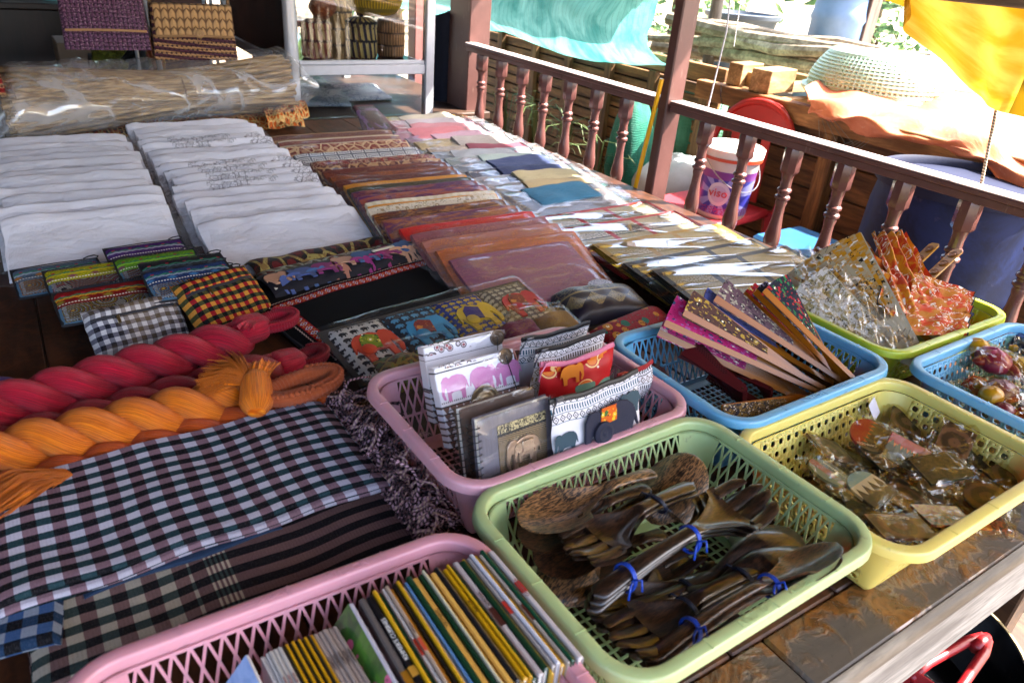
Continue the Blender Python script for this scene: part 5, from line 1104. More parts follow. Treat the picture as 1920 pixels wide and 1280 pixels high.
def m_grey(): 
    g = G('grey_saa_paper'); x, y, z = g.ob(); n = g.noise(g.vec(x, y * .1, z), 260, 3); return g.fin(g.mix(n, '#3d3a42', '#5f5b68'), .45, g.bump(n, .25, .0005), .5)
notebook('brown covered spiral notebook directly behind the one with the silver elephant', (at(876, 905, .830), at(1012, 855, .830), at(830, 778, .925)), m_kraft(), .014, ring=True)
def silver(t, W, H):
    g = G('woven_panel'); x, y, z = g.ob(); zz = (((x * 190 + (((y * 26).fr() - .5).ab() * 14))).fr()).lt(.5); top = y.gt(H * .70); n = g.noise(g.tc('Object'), 260, 2, .5, 2); c = g.mix(zz, '#2b2015', '#7a6444'); c = g.mix(top, c, g.mix(n.gt(.5), '#141210', '#a89a70')); c = g.mix((y - H * .70).ab().lt(.0018), c, '#0e0c0a')
    mb = MB(); mb.box(W * .24, W * .90, H * .06, H * .84, .0001, .0014, .0005); mb.build('woven_panel', g.fin(c, .6, g.bump(zz, .4, .0006), .3), t)
    mb = MB(); ele(mb, 0, 0, .056, 0, .0035); o = mb.build('silver_elephant', plain('#a08a78', .28, .6, .0012, 240, metal=.75), t, M=TRS(W * .56, H * .38, .0016)); b = o.modifiers.new('b', 'BEVEL'); b.width = .0014; b.segments = 2
    mb = MB(); ele(mb, 0, 0, .034, 0, .002); mb.box(-.005, .013, -.002, .014, .0015, .0032, .001); o = mb.build('elephant_relief', plain('#b09a86', .25, .6, .001, 300, metal=.75), t, M=TRS(W * .565, H * .40, .0045))
notebook('grey spiral notebook with a silver elephant on a woven panel, nearest in the pink basket', (at(905, 922, .842), at(1040, 868, .842), at(857, 802, .935)), m_grey(), .013, ring=True, extra=silver)

def m_pouch(kind):
    g = G('woven_pouch'); u, v = g.uv(); H = .115; n = g.noise(g.vec(u, v, 0.0), 500, 2)
    if kind == 'red':
        e = g.voro(g.vec(u, v, 0.0), 26); e2 = g.voro(g.vec(u, v, 5.0), 60); c = g.mix(e.lt(.28), '#a80a10', '#c86a1c'); c = g.mix((e - .34).ab().lt(.03), c, '#d8b070'); c = g.mix(e2.lt(.13), c, '#d8c8b8'); c = g.mix(v.lt(.05) * e.lt(.45), c, '#5a7a6a'); return g.fin(c, .5, g.bump(n, .3, .0004), .4)
    t_ = (v / .0125).fl(); r = (v / .0125).fr(); par = (t_ * .5).fr().gt(.2); du = ((u / .0105).fr() - .5).ab() * 2; dia = (du + (r - .5).ab() * 2); k1 = dia.bt(.62, .92) + dia.lt(.22); k2 = ((u / .0042).fr().lt(.5)) * r.bt(.2, .8); k3 = ((r - .5).ab().lt(.07))
    acc = {'blue': '#1f4a5e', 'brown': '#4a3a28', 'black': '#16161a'}[kind]; ac2 = {'blue': '#14141a', 'brown': '#141214', 'black': '#4a3020'}[kind]
    c = g.mix(par * k1.mn(1.0), '#c4c0c4', ac2); c = g.mix((1 - par) * k2, c, acc); c = g.mix(r.lt(.08), c, acc); 
    if kind == 'brown': c = g.mix((v.lt(.075)) * .35, c, '#a8803a')
    if kind == 'blue': c = g.mix(v.lt(.062), c, '#c4c0c4')
    return g.fin(c, .75, g.bump(n + k1 * .3, .4, .0006), .2)
def zpouch(label, cs, mat, T=.016, zipc='#141418', extra=None, droop=.01):
    M, W, H = frame3(*cs); t = thing('pouch', label, 'pouch', M=M)
    def f(u, v, s_=1): e = max(0, (1 - (2 * u - 1) ** 6)) ** .5; return (W * u + .003 * ns(v * 3, 0, W), H * v + droop * sin(u * pi) * (v - .5) * -1 + .003 * ns(u * 4, 1, W), s_ * T * .5 * e * sin(min(1, (v + .05) * 1.1) * pi) ** .6 + .003 * ns(u * 4, v * 4, W * 50))
    mb = MB(); mb.grid(lambda u, v: f(u, v, 1), 22, 16, L=(W, H)); mb.grid(lambda u, v: f(1 - u, v, -1), 22, 16, L=(W, H)); mb.build('pouch_body', mat, t)
    zm = plain(zipc, .5, .4, .001, 300); mb = MB(); mb.tube([tuple(V(f(k / 14, .985)) + V((0, .003, -.001))) for k in range(15)], .0045, 8, flat=.6); mb.build('zip', zm, t)
    mb = MB(); p = V(f(.06, 1)); mb.box(p.x - .003, p.x + .009, p.y + .001, p.y + .007, p.z + .002, p.z + .006, .001); mb.tube([(p.x, p.y + .004, p.z + .004), (p.x - .01, p.y - .004, p.z + .008), (p.x - .012, p.y - .02, p.z + .006)], .0012, 5); mb.build('zip_pull', plain(zipc if zipc != '#141418' else '#3a3a40', .3), t)
    if extra: extra(t, W, H, f)
    return t
zpouch('striped blue and white pouch with black zip, farthest back in the pink basket', (at(958, 735, .845), at(1078, 700, .85), at(937, 650, .945)), m_pouch('blue'))
zpouch('brown and white striped pouch with black zip, second from the back', (at(988, 765, .845), at(1112, 722, .85), at(970, 672, .945)), m_pouch('brown'))
def redx(t, W, H, f): mb = MB(); ele(mb, 0, 0, .040, 0, .0006, flip=-1); mb.build('printed_elephant', plain('#c8701c', .5), t, M=TRS(W * .38, H * .78, .0085, -.1)); 
zpouch('bright red pouch with an orange elephant and a pink zip', (at(1008, 790, .84), at(1140, 748, .85), at(993, 692, .935)), m_pouch('red'), .018, '#c06a80', redx, .022)
def bigele(t, W, H, f):
    M0 = TRS(W * .60, H * .36, .0105, .0, 0, .06)
    mb = MB(); ele(mb, 0, 0, .098, 0, .004); o = mb.build('elephant_patch', plain('#0a0c26', .8, .5, .001, 400, sheen=.25), t, M=M0); b = o.modifiers.new('b', 'BEVEL'); b.width = .0015; b.segments = 2
    mb = MB(); mb.prism([(-.022, .012), (.006, .012), (.008, .034), (-.018, .036)], 0, .001); mb.build('saddle_patch', cloth('print', '#b8500c', '#c8a018', '#3a5a2a', 1.6, seed=7), t, M=M0 @ TRS(0, 0, .0042))
    mb = MB(); mb.lathe([(0, 0), (.016, 0), (.016, .004), (.011, .007), (.005, .005), (0, .0075)], 20); mb.build('ear_patch', plain('#0a0c26', .8, .5, .001, 400, sheen=.25), t, M=M0 @ TRS(-.020, .002, .0048))
    for x, y, s_ in ((.018, .035, .04), (W - .022, H * .62, .04)): mb = MB(); ele(mb, 0, 0, s_, 0, .0005); mb.build('printed_elephant', plain('#123240', .6, .3, .0005, 300), t, M=TRS(x, y, .0065))
zpouch('white and blue woven pouch with a big navy felt elephant, nearest in the pink basket', (at(1040, 880, .845), at(1200, 812, .85), at(990, 772, .935)), m_pouch('blue'), .014, '#141418', bigele)
zpouch('red trimmed woven pouch slumped against the right wall of the pink basket', (at(1150, 770, .835), at(1215, 742, .84), at(1140, 715, .895)), m_pouch('black'), .02, '#8a1218')

# ================================================================== folding fans
BAM = None
def m_bamboo(a='#7a3e04', b='#b56c10', gl=.1):
    g = G('bamboo'); x, y, z = g.ob(); n = g.noise(g.vec(x, y * .05, z), 150, 3); n2 = g.noise(g.tc('Object'), 14, 3); return g.fin(g.hsv(g.mix(n * .6 + n2 * .4, a, b), .5, 1, g.rnd() * .2 + .9), .3, g.bump(n, .25, .0004), .5, Coat_Weight=gl)
BAM = m_bamboo(); CARV = m_bamboo('#3a0c10', '#5c1a1c', .2); PALE = m_bamboo('#a8987c', '#c8bca4', .1)
def fan(label, P, Q, roll, fab, n=10, spread=.14, wood_=None, rs=.42, w0=.0065, w1=.0115, step=.0026, group='folding fans', cat='fan', name='folding_fan', fabw=1.45, pierced=False):
    """closed or slightly opened folding fan: pivot at P, tips at Q"""
    roll = -roll - .45 if roll > 0 else roll
    M, L = aim(P, Q, roll); wood_ = wood_ or BAM; spread = max(spread * 1.15, .15) if n != 14 else .36 if wood_ is BAM else spread; t = thing(name, label, cat, M=M, group=group)
    def slat(wa, wb, T_, name_, a, z):
        mb = MB(); b = 0; pr = []
        for y, w_ in (((-.006, wa * .7), (0, wa), (L * .5, (wa + wb) / 2), (L - .003, wb), (L, wb * .8)) if name_ != 'rib' else ((-.006, wa * .7), (0, wa), (L * rs * 1.02, wa * .85), (L * rs * 1.05, .003), (L * .97, .002))): pr.append((y, w_))
        out = [(-w_ / 2, y) for y, w_ in pr] + [(w_ / 2, y) for y, w_ in pr[::-1]]; mb.prism(out[::-1], 0, T_); return mb.build(name_, wood_, t, M=TRS(0, 0, z, 0, 0, a), ang=30)
    inner = None
    for i in range(n + 1):
        a = -spread / 2 + spread * i / n; z = i * step
        if i in (0, n): o = slat(w0 * 1.15, w1, .0026, 'guard_slat', a, z + (.001 if i else -.001))
        elif inner is None: inner = slat(w0, w0 * .9, .0011, 'rib', a, z)
        else: o = inner.copy(); COL.objects.link(o); o.parent = t; o.matrix_local = TRS(0, 0, z, 0, 0, a)
    N = n * 2
    def fn(u, v):
        i = u * N; k = round(i) % 2; a = -spread / 2 + spread * u; r = L * (rs + (1.0 - rs) * v) * (.995 + .006 * k); z = u * n * step + .0012
        off = (w1 * .5 * fabw * (rs + (1 - rs) * v) / 1.0) * (1 if k else -1); return (-sin(a) * r + off * cos(a), cos(a) * r + off * sin(a), z + .0003)
    MB().grid(fn, N, 4, L=(.25, .13)).build('fan_leaf', fab, t, ang=12)
    mb = MB(); mb.tube([(0, .0, -.003), (0, 0, n * step + .004)], .0018, 8); mb.build('rivet', plain('#8a8a8a', .25, metal=1), t)
    if pierced:
        mb = MB()
        for i in range(14):
            y = L * (.32 + .62 * i / 14)
            for q in (-1, 0, 1): mb.lathe([(0, 0), (.0011, 0), (.0011, .0002), (0, .0002)], 6, c=(q * .0028, y + (q % 2) * .003, n * step + .0037))
        mb.build('pierced_ornament', plain('#1c0506', .8), t)
    return t
def PR(kind, a, b, c, s=1.0, seed=0): return cloth(kind, a, b, c, s * 1.5, rough=.55, sheen=.1, seed=seed)
Z0 = BZ + .018
fan('bamboo fan with dark red floral leaf lying deepest at the left of the blue basket', at(1335, 795, Z0), at(1225, 700, Z0 + .02), .2, PR('stripe', '#6a3a34', '#3a1418', '#a08070', 3), 9, .10)
fan('dark carved wooden fan with pierced guard lying flat in the blue basket', at(1392, 752, Z0 + .018), at(1302, 668, Z0 + .042), -.5, PR('stripe', '#4a1a1e', '#2a0c10', '#6a3a3a', 2), 14, .22, CARV, .5, .014, .034, .0026, pierced=True)
fan('second dark red carved fan opened beneath the pierced one in the blue basket', at(1440, 750, Z0 + .006), at(1345, 665, Z0 + .020), -.3, PR('stripe', '#7a5a48', '#4a1218', '#2a1012', 2), 16, .62, CARV, .3, .008, .016, .0016)
fan('upper navy and gold leafed bamboo fan along the front wall of the blue basket', at(1500, 742, Z0 + .030), at(1352, 783, Z0 + .046), .8, PR('batik', '#16142a', '#8a6a2a', '#0c0c12', 3), 6, .09, rs=.2)
fan('lower navy and gold leafed bamboo fan along the front wall of the blue basket', at(1490, 755, Z0 + .008), at(1352, 795, Z0 + .028), .9, PR('batik', '#1c1a2a', '#a07a1a', '#0c0c12', 3, 2), 6, .08, rs=.2)
for i, (a, b, rl) in enumerate((((1290, 770), (1215, 690), -.2), ((1480, 700), (1400, 640), -.4), ((1420, 775), (1330, 715), -.15))):
    fan(('dark red wooden fan lying flat by the left wall of the blue basket', 'dark red wooden fan lying under the big fans at the back of the blue basket', 'dark red wooden fan lying flat in front of the pierced one')[i], at(*a, TZ + .03), at(*b, TZ + .045), rl, PR('stripe', '#3a1418', '#6a4a44', '#2a0c10', 2, 40 + i), 12, .2, CARV, .4, .010, .020, .0018)
PV = BZ + .030
fan('bamboo fan at the back with a plain blue violet leaf between the two big fans', at(1545, 722, PV - .008), at(1312, 563, BZ + .150), .35, PR('sketch', '#5e66a8', '#23284a', '#23284a', 1.2), 9, .14)
fan('bamboo fan with bright pink floral leaf, leftmost over the blue basket rim', at(1530, 736, PV + .006), at(1252, 582, BZ + .140), .55, PR('print', '#b8105e', '#b04a88', '#1f3a5a', .9, 1), 8, .15)
fan('bamboo fan with magenta leaf lying just under the leftmost pink one', at(1505, 748, PV - .010), at(1243, 600, BZ + .118), .75, PR('print', '#a81a60', '#c8a0a0', '#5a2a4a', .9, 3), 7, .10)
fan('bamboo fan with mauve brown floral leaf crossing the middle of the blue basket', at(1578, 722, PV + .018), at(1345, 545, BZ + .168), .5, PR('print', '#6a4a50', '#a89a80', '#3a2a30', .9, 5), 10, .11)
fan('opened bamboo fan with red, green and navy floral leaf, rightmost in the blue basket', at(1575, 716, PV + .030), at(1440, 534, BZ + .185), .1, PR('print', '#101628', '#a01422', '#1e6a3a', .75, 9), 14, .21, rs=.36)
fan('bamboo fan with bright red leaf showing behind the mauve one', at(1560, 712, PV - .004), at(1398, 545, BZ + .140), .25, PR('print', '#a00c1a', '#7a1a3a', '#b08a4a', .7, 11), 8, .14)

for a in (('bamboo fan with navy dotted leaf squeezed right of the red one', (1568, 714, .010), (1418, 540, .165), .3, PR('print', '#14182c', '#8a8ab0', '#3a4a7a', .8, 31), 8, .10), ('closed bamboo fan with brown gold leaf just above the pink ones', (1538, 730, .014), (1285, 568, .160), .5, PR('print', '#4a2a20', '#a8842c', '#2a1a18', .9, 33), 7, .08),
          ('closed bamboo fan crossing low beneath the pink fans', (1515, 742, -.016), (1262, 612, .095), .6, PR('print', '#7a4a5a', '#b0a0a0', '#5a2a4a', .9, 35), 7, .08)): fan(a[0], at(a[1][0], a[1][1], PV + a[1][2]), at(a[2][0], a[2][1], BZ + a[2][2]), *a[3:])

# ================================================================== the yellow green basket: wrapped fans, orange batik fan, sticks with coins
M1, M2 = PR('batik', '#b87c14', '#a8987a', '#1c1812', 1.1, 3), PR('batik', '#b83a0c', '#c89018', '#e0d0c0', .8, 6)
fan('pale wooden fan with yellow, white and black batik leaf under clear film', at(1742, 690, BZ + .045), at(1535, 480, BZ + .135), .35, M1, 15, .44, PALE, .45, .010, .018, .0016)
fan('second pale wooden fan with black and yellow batik leaf under the wrapped one', at(1730, 700, BZ + .030), at(1500, 540, BZ + .105), .3, PR('batik', '#8a7a50', '#c0b8b0', '#0f0e10', 1.6, 8), 12, .38, PALE, .4, .010, .016, .0016)
fan('wrapped fan with orange leaf behind the yellow batik one', at(1755, 660, BZ + .045), at(1585, 470, BZ + .14), .1, PR('batik', '#a8500f', '#b87818', '#6a2a0c', .8, 4), 10, .24, BAM, .45, .009, .014, .0016)
t = thing('cellophane_wrap', 'crinkled clear wrapping lying open over the batik fans left in the yellow green basket', 'wrapping')
Mw, W, H = frame3(at(1755, 715, BZ + .055), at(1650, 460, BZ + .16), at(1600, 740, BZ + .05)); 
def wr(P4, sd, am=.012):
    a, b, c, d = [V(p) for p in P4]
    return lambda u, v: a.lerp(b, u).lerp(d.lerp(c, u), v) + V((0, 0, am * (abs(ns(u * 6, v * 6, sd)) * 2 + ns(u * 14, v * 12, sd + 2)) + .02 * sin(u * pi) * sin(v * pi)))
MB().grid(wr((at(1745, 700, BZ + .05), at(1640, 640, BZ + .08), at(1505, 465, BZ + .13), at(1625, 470, BZ + .150)), 3), 40, 40, L=(.2, .3)).build('clear_sheet', FL, t, ang=180)
MB().grid(wr((at(1700, 700, BZ + .06), at(1500, 560, BZ + .11), at(1480, 470, BZ + .12), at(1600, 480, BZ + .14)), 7), 34, 34, L=(.2, .3)).build('clear_sheet', FILM3, t, ang=180)
# orange batik fan standing folded, ruffled top
t = thing('batik_fan', 'orange and white batik fan with black edging and ruffled top, standing up', 'fan')
OB = cloth('batik', '#b8360a', '#c07a10', '#d8c8b8', .8, rough=.6, seed=21); OB2 = cloth('batik', '#a8640c', '#b8380c', '#d8c8b8', 1.0, rough=.6, seed=23)
def pleats(nm, A0, A1, B0, B1, mat, n=9, amp=.010, sag=.0, sd=0):
    A0, A1, B0, B1 = map(V, (A0, A1, B0, B1)); N = n * 6; up = ((A1 - A0).cross(B0 - A0)).normalized()
    if up.dot(CAM - A0) < 0: up = -up
    def fn(u, v): p = A0.lerp(A1, u).lerp(B0.lerp(B1, u), v); k = sin(u * n * 2 * pi) * amp * (.45 + .55 * v) + .006 * ns(u * 5, v * 5, sd); return p + up * k + V((0, 0, sag * sin(v * pi) + .004 * sin(u * n * 2 * pi + 1) * v))
    o = MB().grid(fn, N, 18, L=((A1 - A0).length * 1.5, (B0 - A0).length)).build(nm, mat, t, ang=180)
    MB().tube([fn(k / N, 1.0) for k in range(N + 1)], .0013, 5, cap=False).build('black_edging', BLACKC, t, ang=180); return fn
pleats('standing_folds', at(1690, 590, BZ + .10), at(1772, 565, BZ + .11), at(1633, 440, BZ + .175), at(1698, 436, BZ + .19), OB, 4, .008, sd=1)
fn_ = pleats('side_folds', at(1700, 600, BZ + .085), at(1712, 520, BZ + .13), at(1655, 590, BZ + .10), at(1635, 480, BZ + .155), OB, 3, .007, sd=2)
pleats('spread_leaf', at(1692, 628, BZ + .075), at(1715, 510, BZ + .145), at(1812, 632, BZ + .08), at(1828, 550, BZ + .12), OB2, 5, .004, sd=3)
mb = MB(); A, B = at(1700, 622, BZ + .066), at(1800, 628, BZ + .062)
M_, L_ = aim(A, B, 0)
for i in range(10): mb.box(-.006, .006, 0, L_, -.001 - i * .0016, .0002 - i * .0016)
mb.build('stick', PALE, t, M=M_)
mb = MB(); A, B = at(1808, 585, BZ + .10), at(1822, 628, BZ + .05); M_, L_ = aim(A, B, .3)
for i in range(9): mb.box(-.012 + i * .0028, -.0106 + i * .0028, 0, L_, -.01, .004)
mb.build('stick', BAM, t, M=M_)
for i, (a, b) in enumerate((((1690, 520, BZ + .10), (1755, 458, BZ + .165)), ((1722, 540, BZ + .10), (1798, 470, BZ + .165)))):
    M_, L_ = aim(at(*a), at(*b), -.3); t = thing('coin_stick', ('amber wooden stick set with round relief coins, left one of the pair', 'amber wooden stick set with round relief coins, right one of the pair')[i], 'stick', M=M_, group='sticks with coins')
    mb = MB(); hw = .0125; out = [(-hw, 0), (hw, 0), (hw, L_ - .006), (hw - .005, L_), (-hw + .005, L_), (-hw, L_ - .006)]; mb.prism(out, 0, .0035); mb.build('stick', m_bamboo('#8a5a14', '#b07c22', .4), t, ang=30)
    for q in range(3): coin(t, 0, L_ - .02 - q * .032, .0098, .0035, plain('#7a4a18', .3, .6, .0012, 300, metal=.6))

# ================================================================== wrapped magnets in the yellow basket
def m_magnet(kind):
    g = G('printed_magnet'); x, y, z = g.ob(); n = g.noise(g.tc('Object'), 170, 3, .6, .6); br = (g.m('MAXIMUM', ((x * 330).sn()), ((y * 330).sn()))).gt(.55); tem = (y + ((x / .011).fr() - .5).ab() * -.022 * 1.0).lt(.004)
    if kind == 'sunset': c = g.mix(y.gt(.006), '#b85a10', '#8e1210'); c = g.mix((y - ((x / .010).fr() - .5).ab() * -.028).lt(.014) * tem, c, g.mix(br, '#2a241c', '#4a4638'))
    elif kind == 'sky': c = g.mix(y.gt(.012), '#a8a098', '#5a8296'); c = g.mix((y + ((x / .016).fr() - .5).ab() * .034).lt(.008), c, '#221a16'); c = g.mix(y.lt(-.008) * n.gt(.5), c, '#1e2a16')
    elif kind == 'redblack': c = g.mix(x.gt(.006), '#7c0f16', '#101013'); c = g.mix(x.lt(-.012), c, '#4a5a54'); c = g.mix(x.bt(-.012, .006) * y.lt(-.004) * br, c, '#3c2c22')
    elif kind == 'stone': e = ((x * x + y * y).pw(.5) * 330).sn(); c = g.mix((e * .5 + n).st(.3, .9), '#2c201c', '#6a4c40')
    elif kind == 'green': c = g.mix(n.st(.4, .6), '#14201a', '#3a3a30'); c = g.mix(y.lt(-.018), c, '#10281c')
    else: c = g.mix(y.gt(0.0), g.mix(n.gt(.5), '#2a2018', '#8a3a12'), g.mix(n.gt(.5), '#a87818', '#9a4a10'))
    return g.fin(c, .35, g.bump(n + br * .3, .3, .0006), .5, Coat_Weight=.4)
MM = {k: m_magnet(k) for k in ('sunset', 'sky', 'redblack', 'stone', 'green', 'orange')}
rr = random.Random(5)
FILMG = film(24, .008, .8, '#f2ead0', .06, 1.3)
def magnet(label, px, py, z, rz, tx, ty, kind, shape='rect', w_=.066, h_=.048, word=None, wpos=None):
    P = at(px, py, z); M = Matrix.Translation(P) @ Matrix.Rotation(tx, 4, 'X') @ Matrix.Rotation(ty, 4, 'Y') @ Matrix.Rotation(rz, 4, 'Z'); t = thing('magnet', label, 'magnet', M=M, group='wrapped souvenir magnets')
    if shape == 'round': out = [(w_ * .5 * cos(2 * pi * k / 32), h_ * .5 * sin(2 * pi * k / 32)) for k in range(32)]
    elif shape == 'arch': out = [(-w_ / 2, -h_ / 2), (w_ / 2, -h_ / 2)] + [(w_ / 2 * cos(pi * k / 12), h_ * .1 + h_ * .4 * sin(pi * k / 12)) for k in range(13)]
    else: out = [(-w_ / 2, -h_ / 2), (w_ / 2, -h_ / 2), (w_ / 2, h_ / 2), (-w_ / 2, h_ / 2)]
    mb = MB(); mb.prism(out, -.004, 0); mb.build('printed_plate', MM[kind], t, ang=30)
    if word: text('lettering', 'CAMBODIA', wpos[2], plain('#d8d0c8', .4), t, TRS(wpos[0], wpos[1], .0003, 0, 0, wpos[3]), .00015)
    a, b = w_ * .5 + .012, h_ * .5 + .014; sd = px * .37
    mb = MB()
    def fn(u, v):
        x = (u * 2 - 1) * a; y = (v * 2 - 1) * b; i_ = max(0, 1 - max(abs(x) / (w_ * .5 + .004), abs(y) / (h_ * .5 + .004)) ** 6); k = .0035 * i_ + .010 * abs(ns(u * 5, v * 5, sd)) * (1 - i_) + .0045 * abs(ns(u * 11, v * 11, sd)) + .006 * ns(u * 2.5, v * 2.5, sd + 1) * (1 - i_); return (x + .004 * ns(v * 6, 0, sd), y + .004 * ns(u * 6, 1, sd), k + .0006 - .006 * (1 - i_))
    mb.grid(fn, 16, 16, L=(.1, .08)); mb.build('plastic_bag', FILMG, t, ang=25); return t
ZM = BZ + .020
for a in [
    ('round magnet with a red and orange sunset behind dark temple towers', 1635, 815, ZM + .040, .35, .15, -.1, 'sunset', 'round', .074, .062, 1, (-.026, .0, .0055, pi / 2 + .4)),
    ('square magnet with a red panel, black edge and upright white CAMBODIA lettering, at the left', 1556, 885, ZM + .034, .15, .1, .25, 'redblack', 'round', .062, .06, 1, (.017, 0, .0072, pi / 2)),
    ('magnet with temple towers against a pale blue sky, left of the middle', 1630, 912, ZM + .032, .1, .15, .05, 'sky', 'arch', .064, .056),
    ('brown stone face magnet with upside down CAMBODIA lettering, nearest the front rim', 1690, 985, ZM + .040, 2.65, -.10, .05, 'stone', 'rect', .072, .050, 1, (0, -.016, .0078, 0)),
    ('dark green and brown relief magnet lying in the middle of the yellow basket', 1765, 875, ZM + .038, -.35, .05, -.15, 'green', 'rect', .070, .052),
    ('dark framed magnet leaning above the green one near the back wall', 1790, 830, ZM + .040, .4, .3, -.3, 'stone', 'rect', .07, .046),
    ('orange and yellow patterned magnet beside the brown one at the front', 1770, 965, ZM + .034, -.5, -.1, .1, 'orange', 'rect', .066, .046),
    ('dark round relief magnet at the right near the front rim', 1850, 930, ZM + .026, .3, -.05, -.2, 'stone', 'round', .062, .056),
    ('brown carved magnet at the far left corner under the round sunset one', 1560, 840, ZM + .022, -.3, .2, .35, 'stone', 'rect', .07, .05),
    ('dark brown magnet at the back left against the wall', 1700, 790, ZM + .018, .5, .3, .0, 'stone', 'rect', .07, .05),
    ('red and orange striped magnet standing on edge between the sunset and green ones', 1700, 850, ZM + .036, -.9, .7, -.5, 'sunset', 'rect', .06, .04),
    ('dark brown magnet beside the front wall left of the lettered one', 1620, 950, ZM + .014, .7, -.1, .2, 'green', 'rect', .068, .05),
    ('brown magnet half buried under the orange patterned one', 1700, 930, ZM + .012, .1, .1, .1, 'stone', 'rect', .07, .055),
    ('dark magnet near the back right corner', 1850, 850, ZM + .022, .2, .25, -.25, 'green', 'rect', .07, .05),
    ('amber brown magnet in the right front corner', 1840, 960, ZM + .012, .9, 0, 0, 'orange', 'rect', .066, .048),
    ('small dark magnet deep in the middle under the green relief one', 1760, 920, ZM + .008, .3, 0, 0, 'stone', 'rect', .07, .055),
    ('brown magnet deep by the left wall', 1600, 930, ZM + .006, -.4, 0, .1, 'stone', 'rect', .07, .055),
    ('grey brown magnet deep at the back', 1660, 850, ZM + .004, -.2, .1, 0, 'green', 'rect', .07, .055),
    ('small brown magnet at the right wall behind the dark round one', 1900, 890, ZM + .020, -.2, .1, -.2, 'stone', 'rect', .066, .048)]: magnet(*a)
for i in range(22):
    k = i % 6; magnet('brown wrapped magnet in the lower layer of the yellow basket', 1560 + k * 62 + rr.uniform(-15, 15), 960 - k * 24 - (i // 6) * 42 + rr.uniform(-8, 8), TZ + .030 + .010 * rr.random(), rr.uniform(-1.5, 1.5), rr.uniform(-.2, .2), rr.uniform(-.2, .2), ('stone', 'green', 'orange')[i % 3], 'rect', .074, .056)
mb = MB(); mb.box(0, .036, 0, .0006, 0, .028); tag(mb.build('price_tag', plain('#b0aebc', .5), M=Matrix.Translation(at(1640, 790, BZ + .050)) @ Matrix.Rotation(.35, 4, 'Z') @ Matrix.Rotation(-.6, 4, 'X')), 'blank pale lilac card tag sticking up at the back wall of the yellow basket', 'tag')

# ================================================================== wrapped toys in the right blue basket
def toy(label, px, py, z, cols, s=.04, sd=0, name='toy'):
    P = at(px, py, z); t = thing(name, label, 'toy', P, sd, group='wrapped toys'); rr = random.Random(sd)
    def blob(x, y, zz, r, ax, col, nm):
        def f(u, v): a, b = 2 * pi * u, pi * (v - .5); k = r * (1 + .12 * ns(cos(a) * 2, sin(a) * 2 + v * 3, sd)); return (x + k * ax[0] * cos(b) * cos(a), y + k * ax[1] * cos(b) * sin(a), zz + k * ax[2] * sin(b))
        MB().grid(f, 20, 12, cu=True).build(nm, plain(col, .35, .2, .001, 120, sheen=.2), t)
    blob(0, 0, .0, s, (1, .8, .6), cols[0], 'body'); blob(s * 1.05, s * .2, s * .1, s * .62, (1, .9, .8), cols[1], 'head'); blob(-s * .8, -s * .5, -s * .1, s * .5, (1.2, .6, .6), cols[2], 'limb'); blob(s * .4, -s * .8, -s * .1, s * .42, (.7, 1.1, .6), cols[1], 'limb'); blob(-s * .2, s * .75, 0, s * .4, (.7, 1, .6), cols[2], 'limb')
    def g_(u, v): x, y = (u * 2 - 1) * s * 2.3, (v * 2 - 1) * s * 1.9; q = max(0, 1 - (x / (s * 1.9)) ** 2 - (y / (s * 1.5)) ** 2); return (x, y, s * .78 * q ** .5 + .012 * abs(ns(u * 6, v * 6, sd)) + .006 * abs(ns(u * 13, v * 13, sd)) - s * .35)
    MB().grid(g_, 22, 22).build('plastic_bag', FILMG, t, ang=25)
for a in [('magenta and yellow fabric toy in crinkled clear wrap, topmost in the right blue basket', 1862, 675, BZ + .075, ('#8a1048', '#b8860f', '#7a1420'), .036, 1), ('maroon and yellow toy in clear wrap below the magenta one', 1875, 735, BZ + .055, ('#5a0f2a', '#b07c0c', '#6a1a1a'), .034, 3),
          ('yellow fabric toy in clear wrap at the far right edge', 1915, 690, BZ + .060, ('#b08a10', '#b8780c', '#8a1a30'), .034, 5), ('dark blue toy in clear wrap at the very right edge', 1925, 655, BZ + .06, ('#14264a', '#1c3a6a', '#b08a18'), .03, 7),
          ('grey and maroon toy in clear wrap with white stitching near the front', 1905, 770, BZ + .040, ('#3a3436', '#6a1c2c', '#a8a4a8'), .034, 9)]: toy(*a)
M, W, H = frame3(at(1800, 722, BZ + .045), at(1935, 800, BZ + .045), at(1812, 705, BZ + .05)); mb = MB(); mb.grid(lambda u, v: (W * u, .05 * v, .012 * sin(v * pi) + .006 * ns(u * 5, v * 3, 3)), 24, 8, L=(W, .05)); tag(mb.build('folded_cloth', cloth('batik', '#8a1408', '#a8540f', '#c8a878', 1.2, seed=33), M=M), 'red and orange printed cloth along the front wall of the right blue basket', 'cloth')
# ================================================================== glass display cabinet and what stands in it
ALU = plain('#b4b6bd', .35, .15, .0006, 40, .12, metal=.35)
def m_glass():
    g = G('cabinet_glass'); fr = g.n('ShaderNodeFresnel'); fr.inputs[0].default_value = 1.5; gl = g.n('ShaderNodeBsdfGlossy'); gl.inputs['Roughness'].default_value = .03; tr = g.n('ShaderNodeBsdfTransparent'); tr.inputs[0].default_value = (.93, .95, .94, 1)
    mx = g.n('ShaderNodeMixShader'); g.put(mx.inputs[0], (S(g, fr.outputs[0]) * 1.3).mn(1.0)); g.t.links.new(tr.outputs[0], mx.inputs[1]); g.t.links.new(gl.outputs[0], mx.inputs[2]); g.t.links.new(mx.outputs[0], g.out.inputs[0]); return g.mat
GLASS = m_glass()
t = thing('glass_cabinet', 'tall aluminium framed glass display cabinet standing at the back of the table', 'cabinet')
cx0, cx1, cy0, cy1 = .965, 1.565, 3.03, 4.0
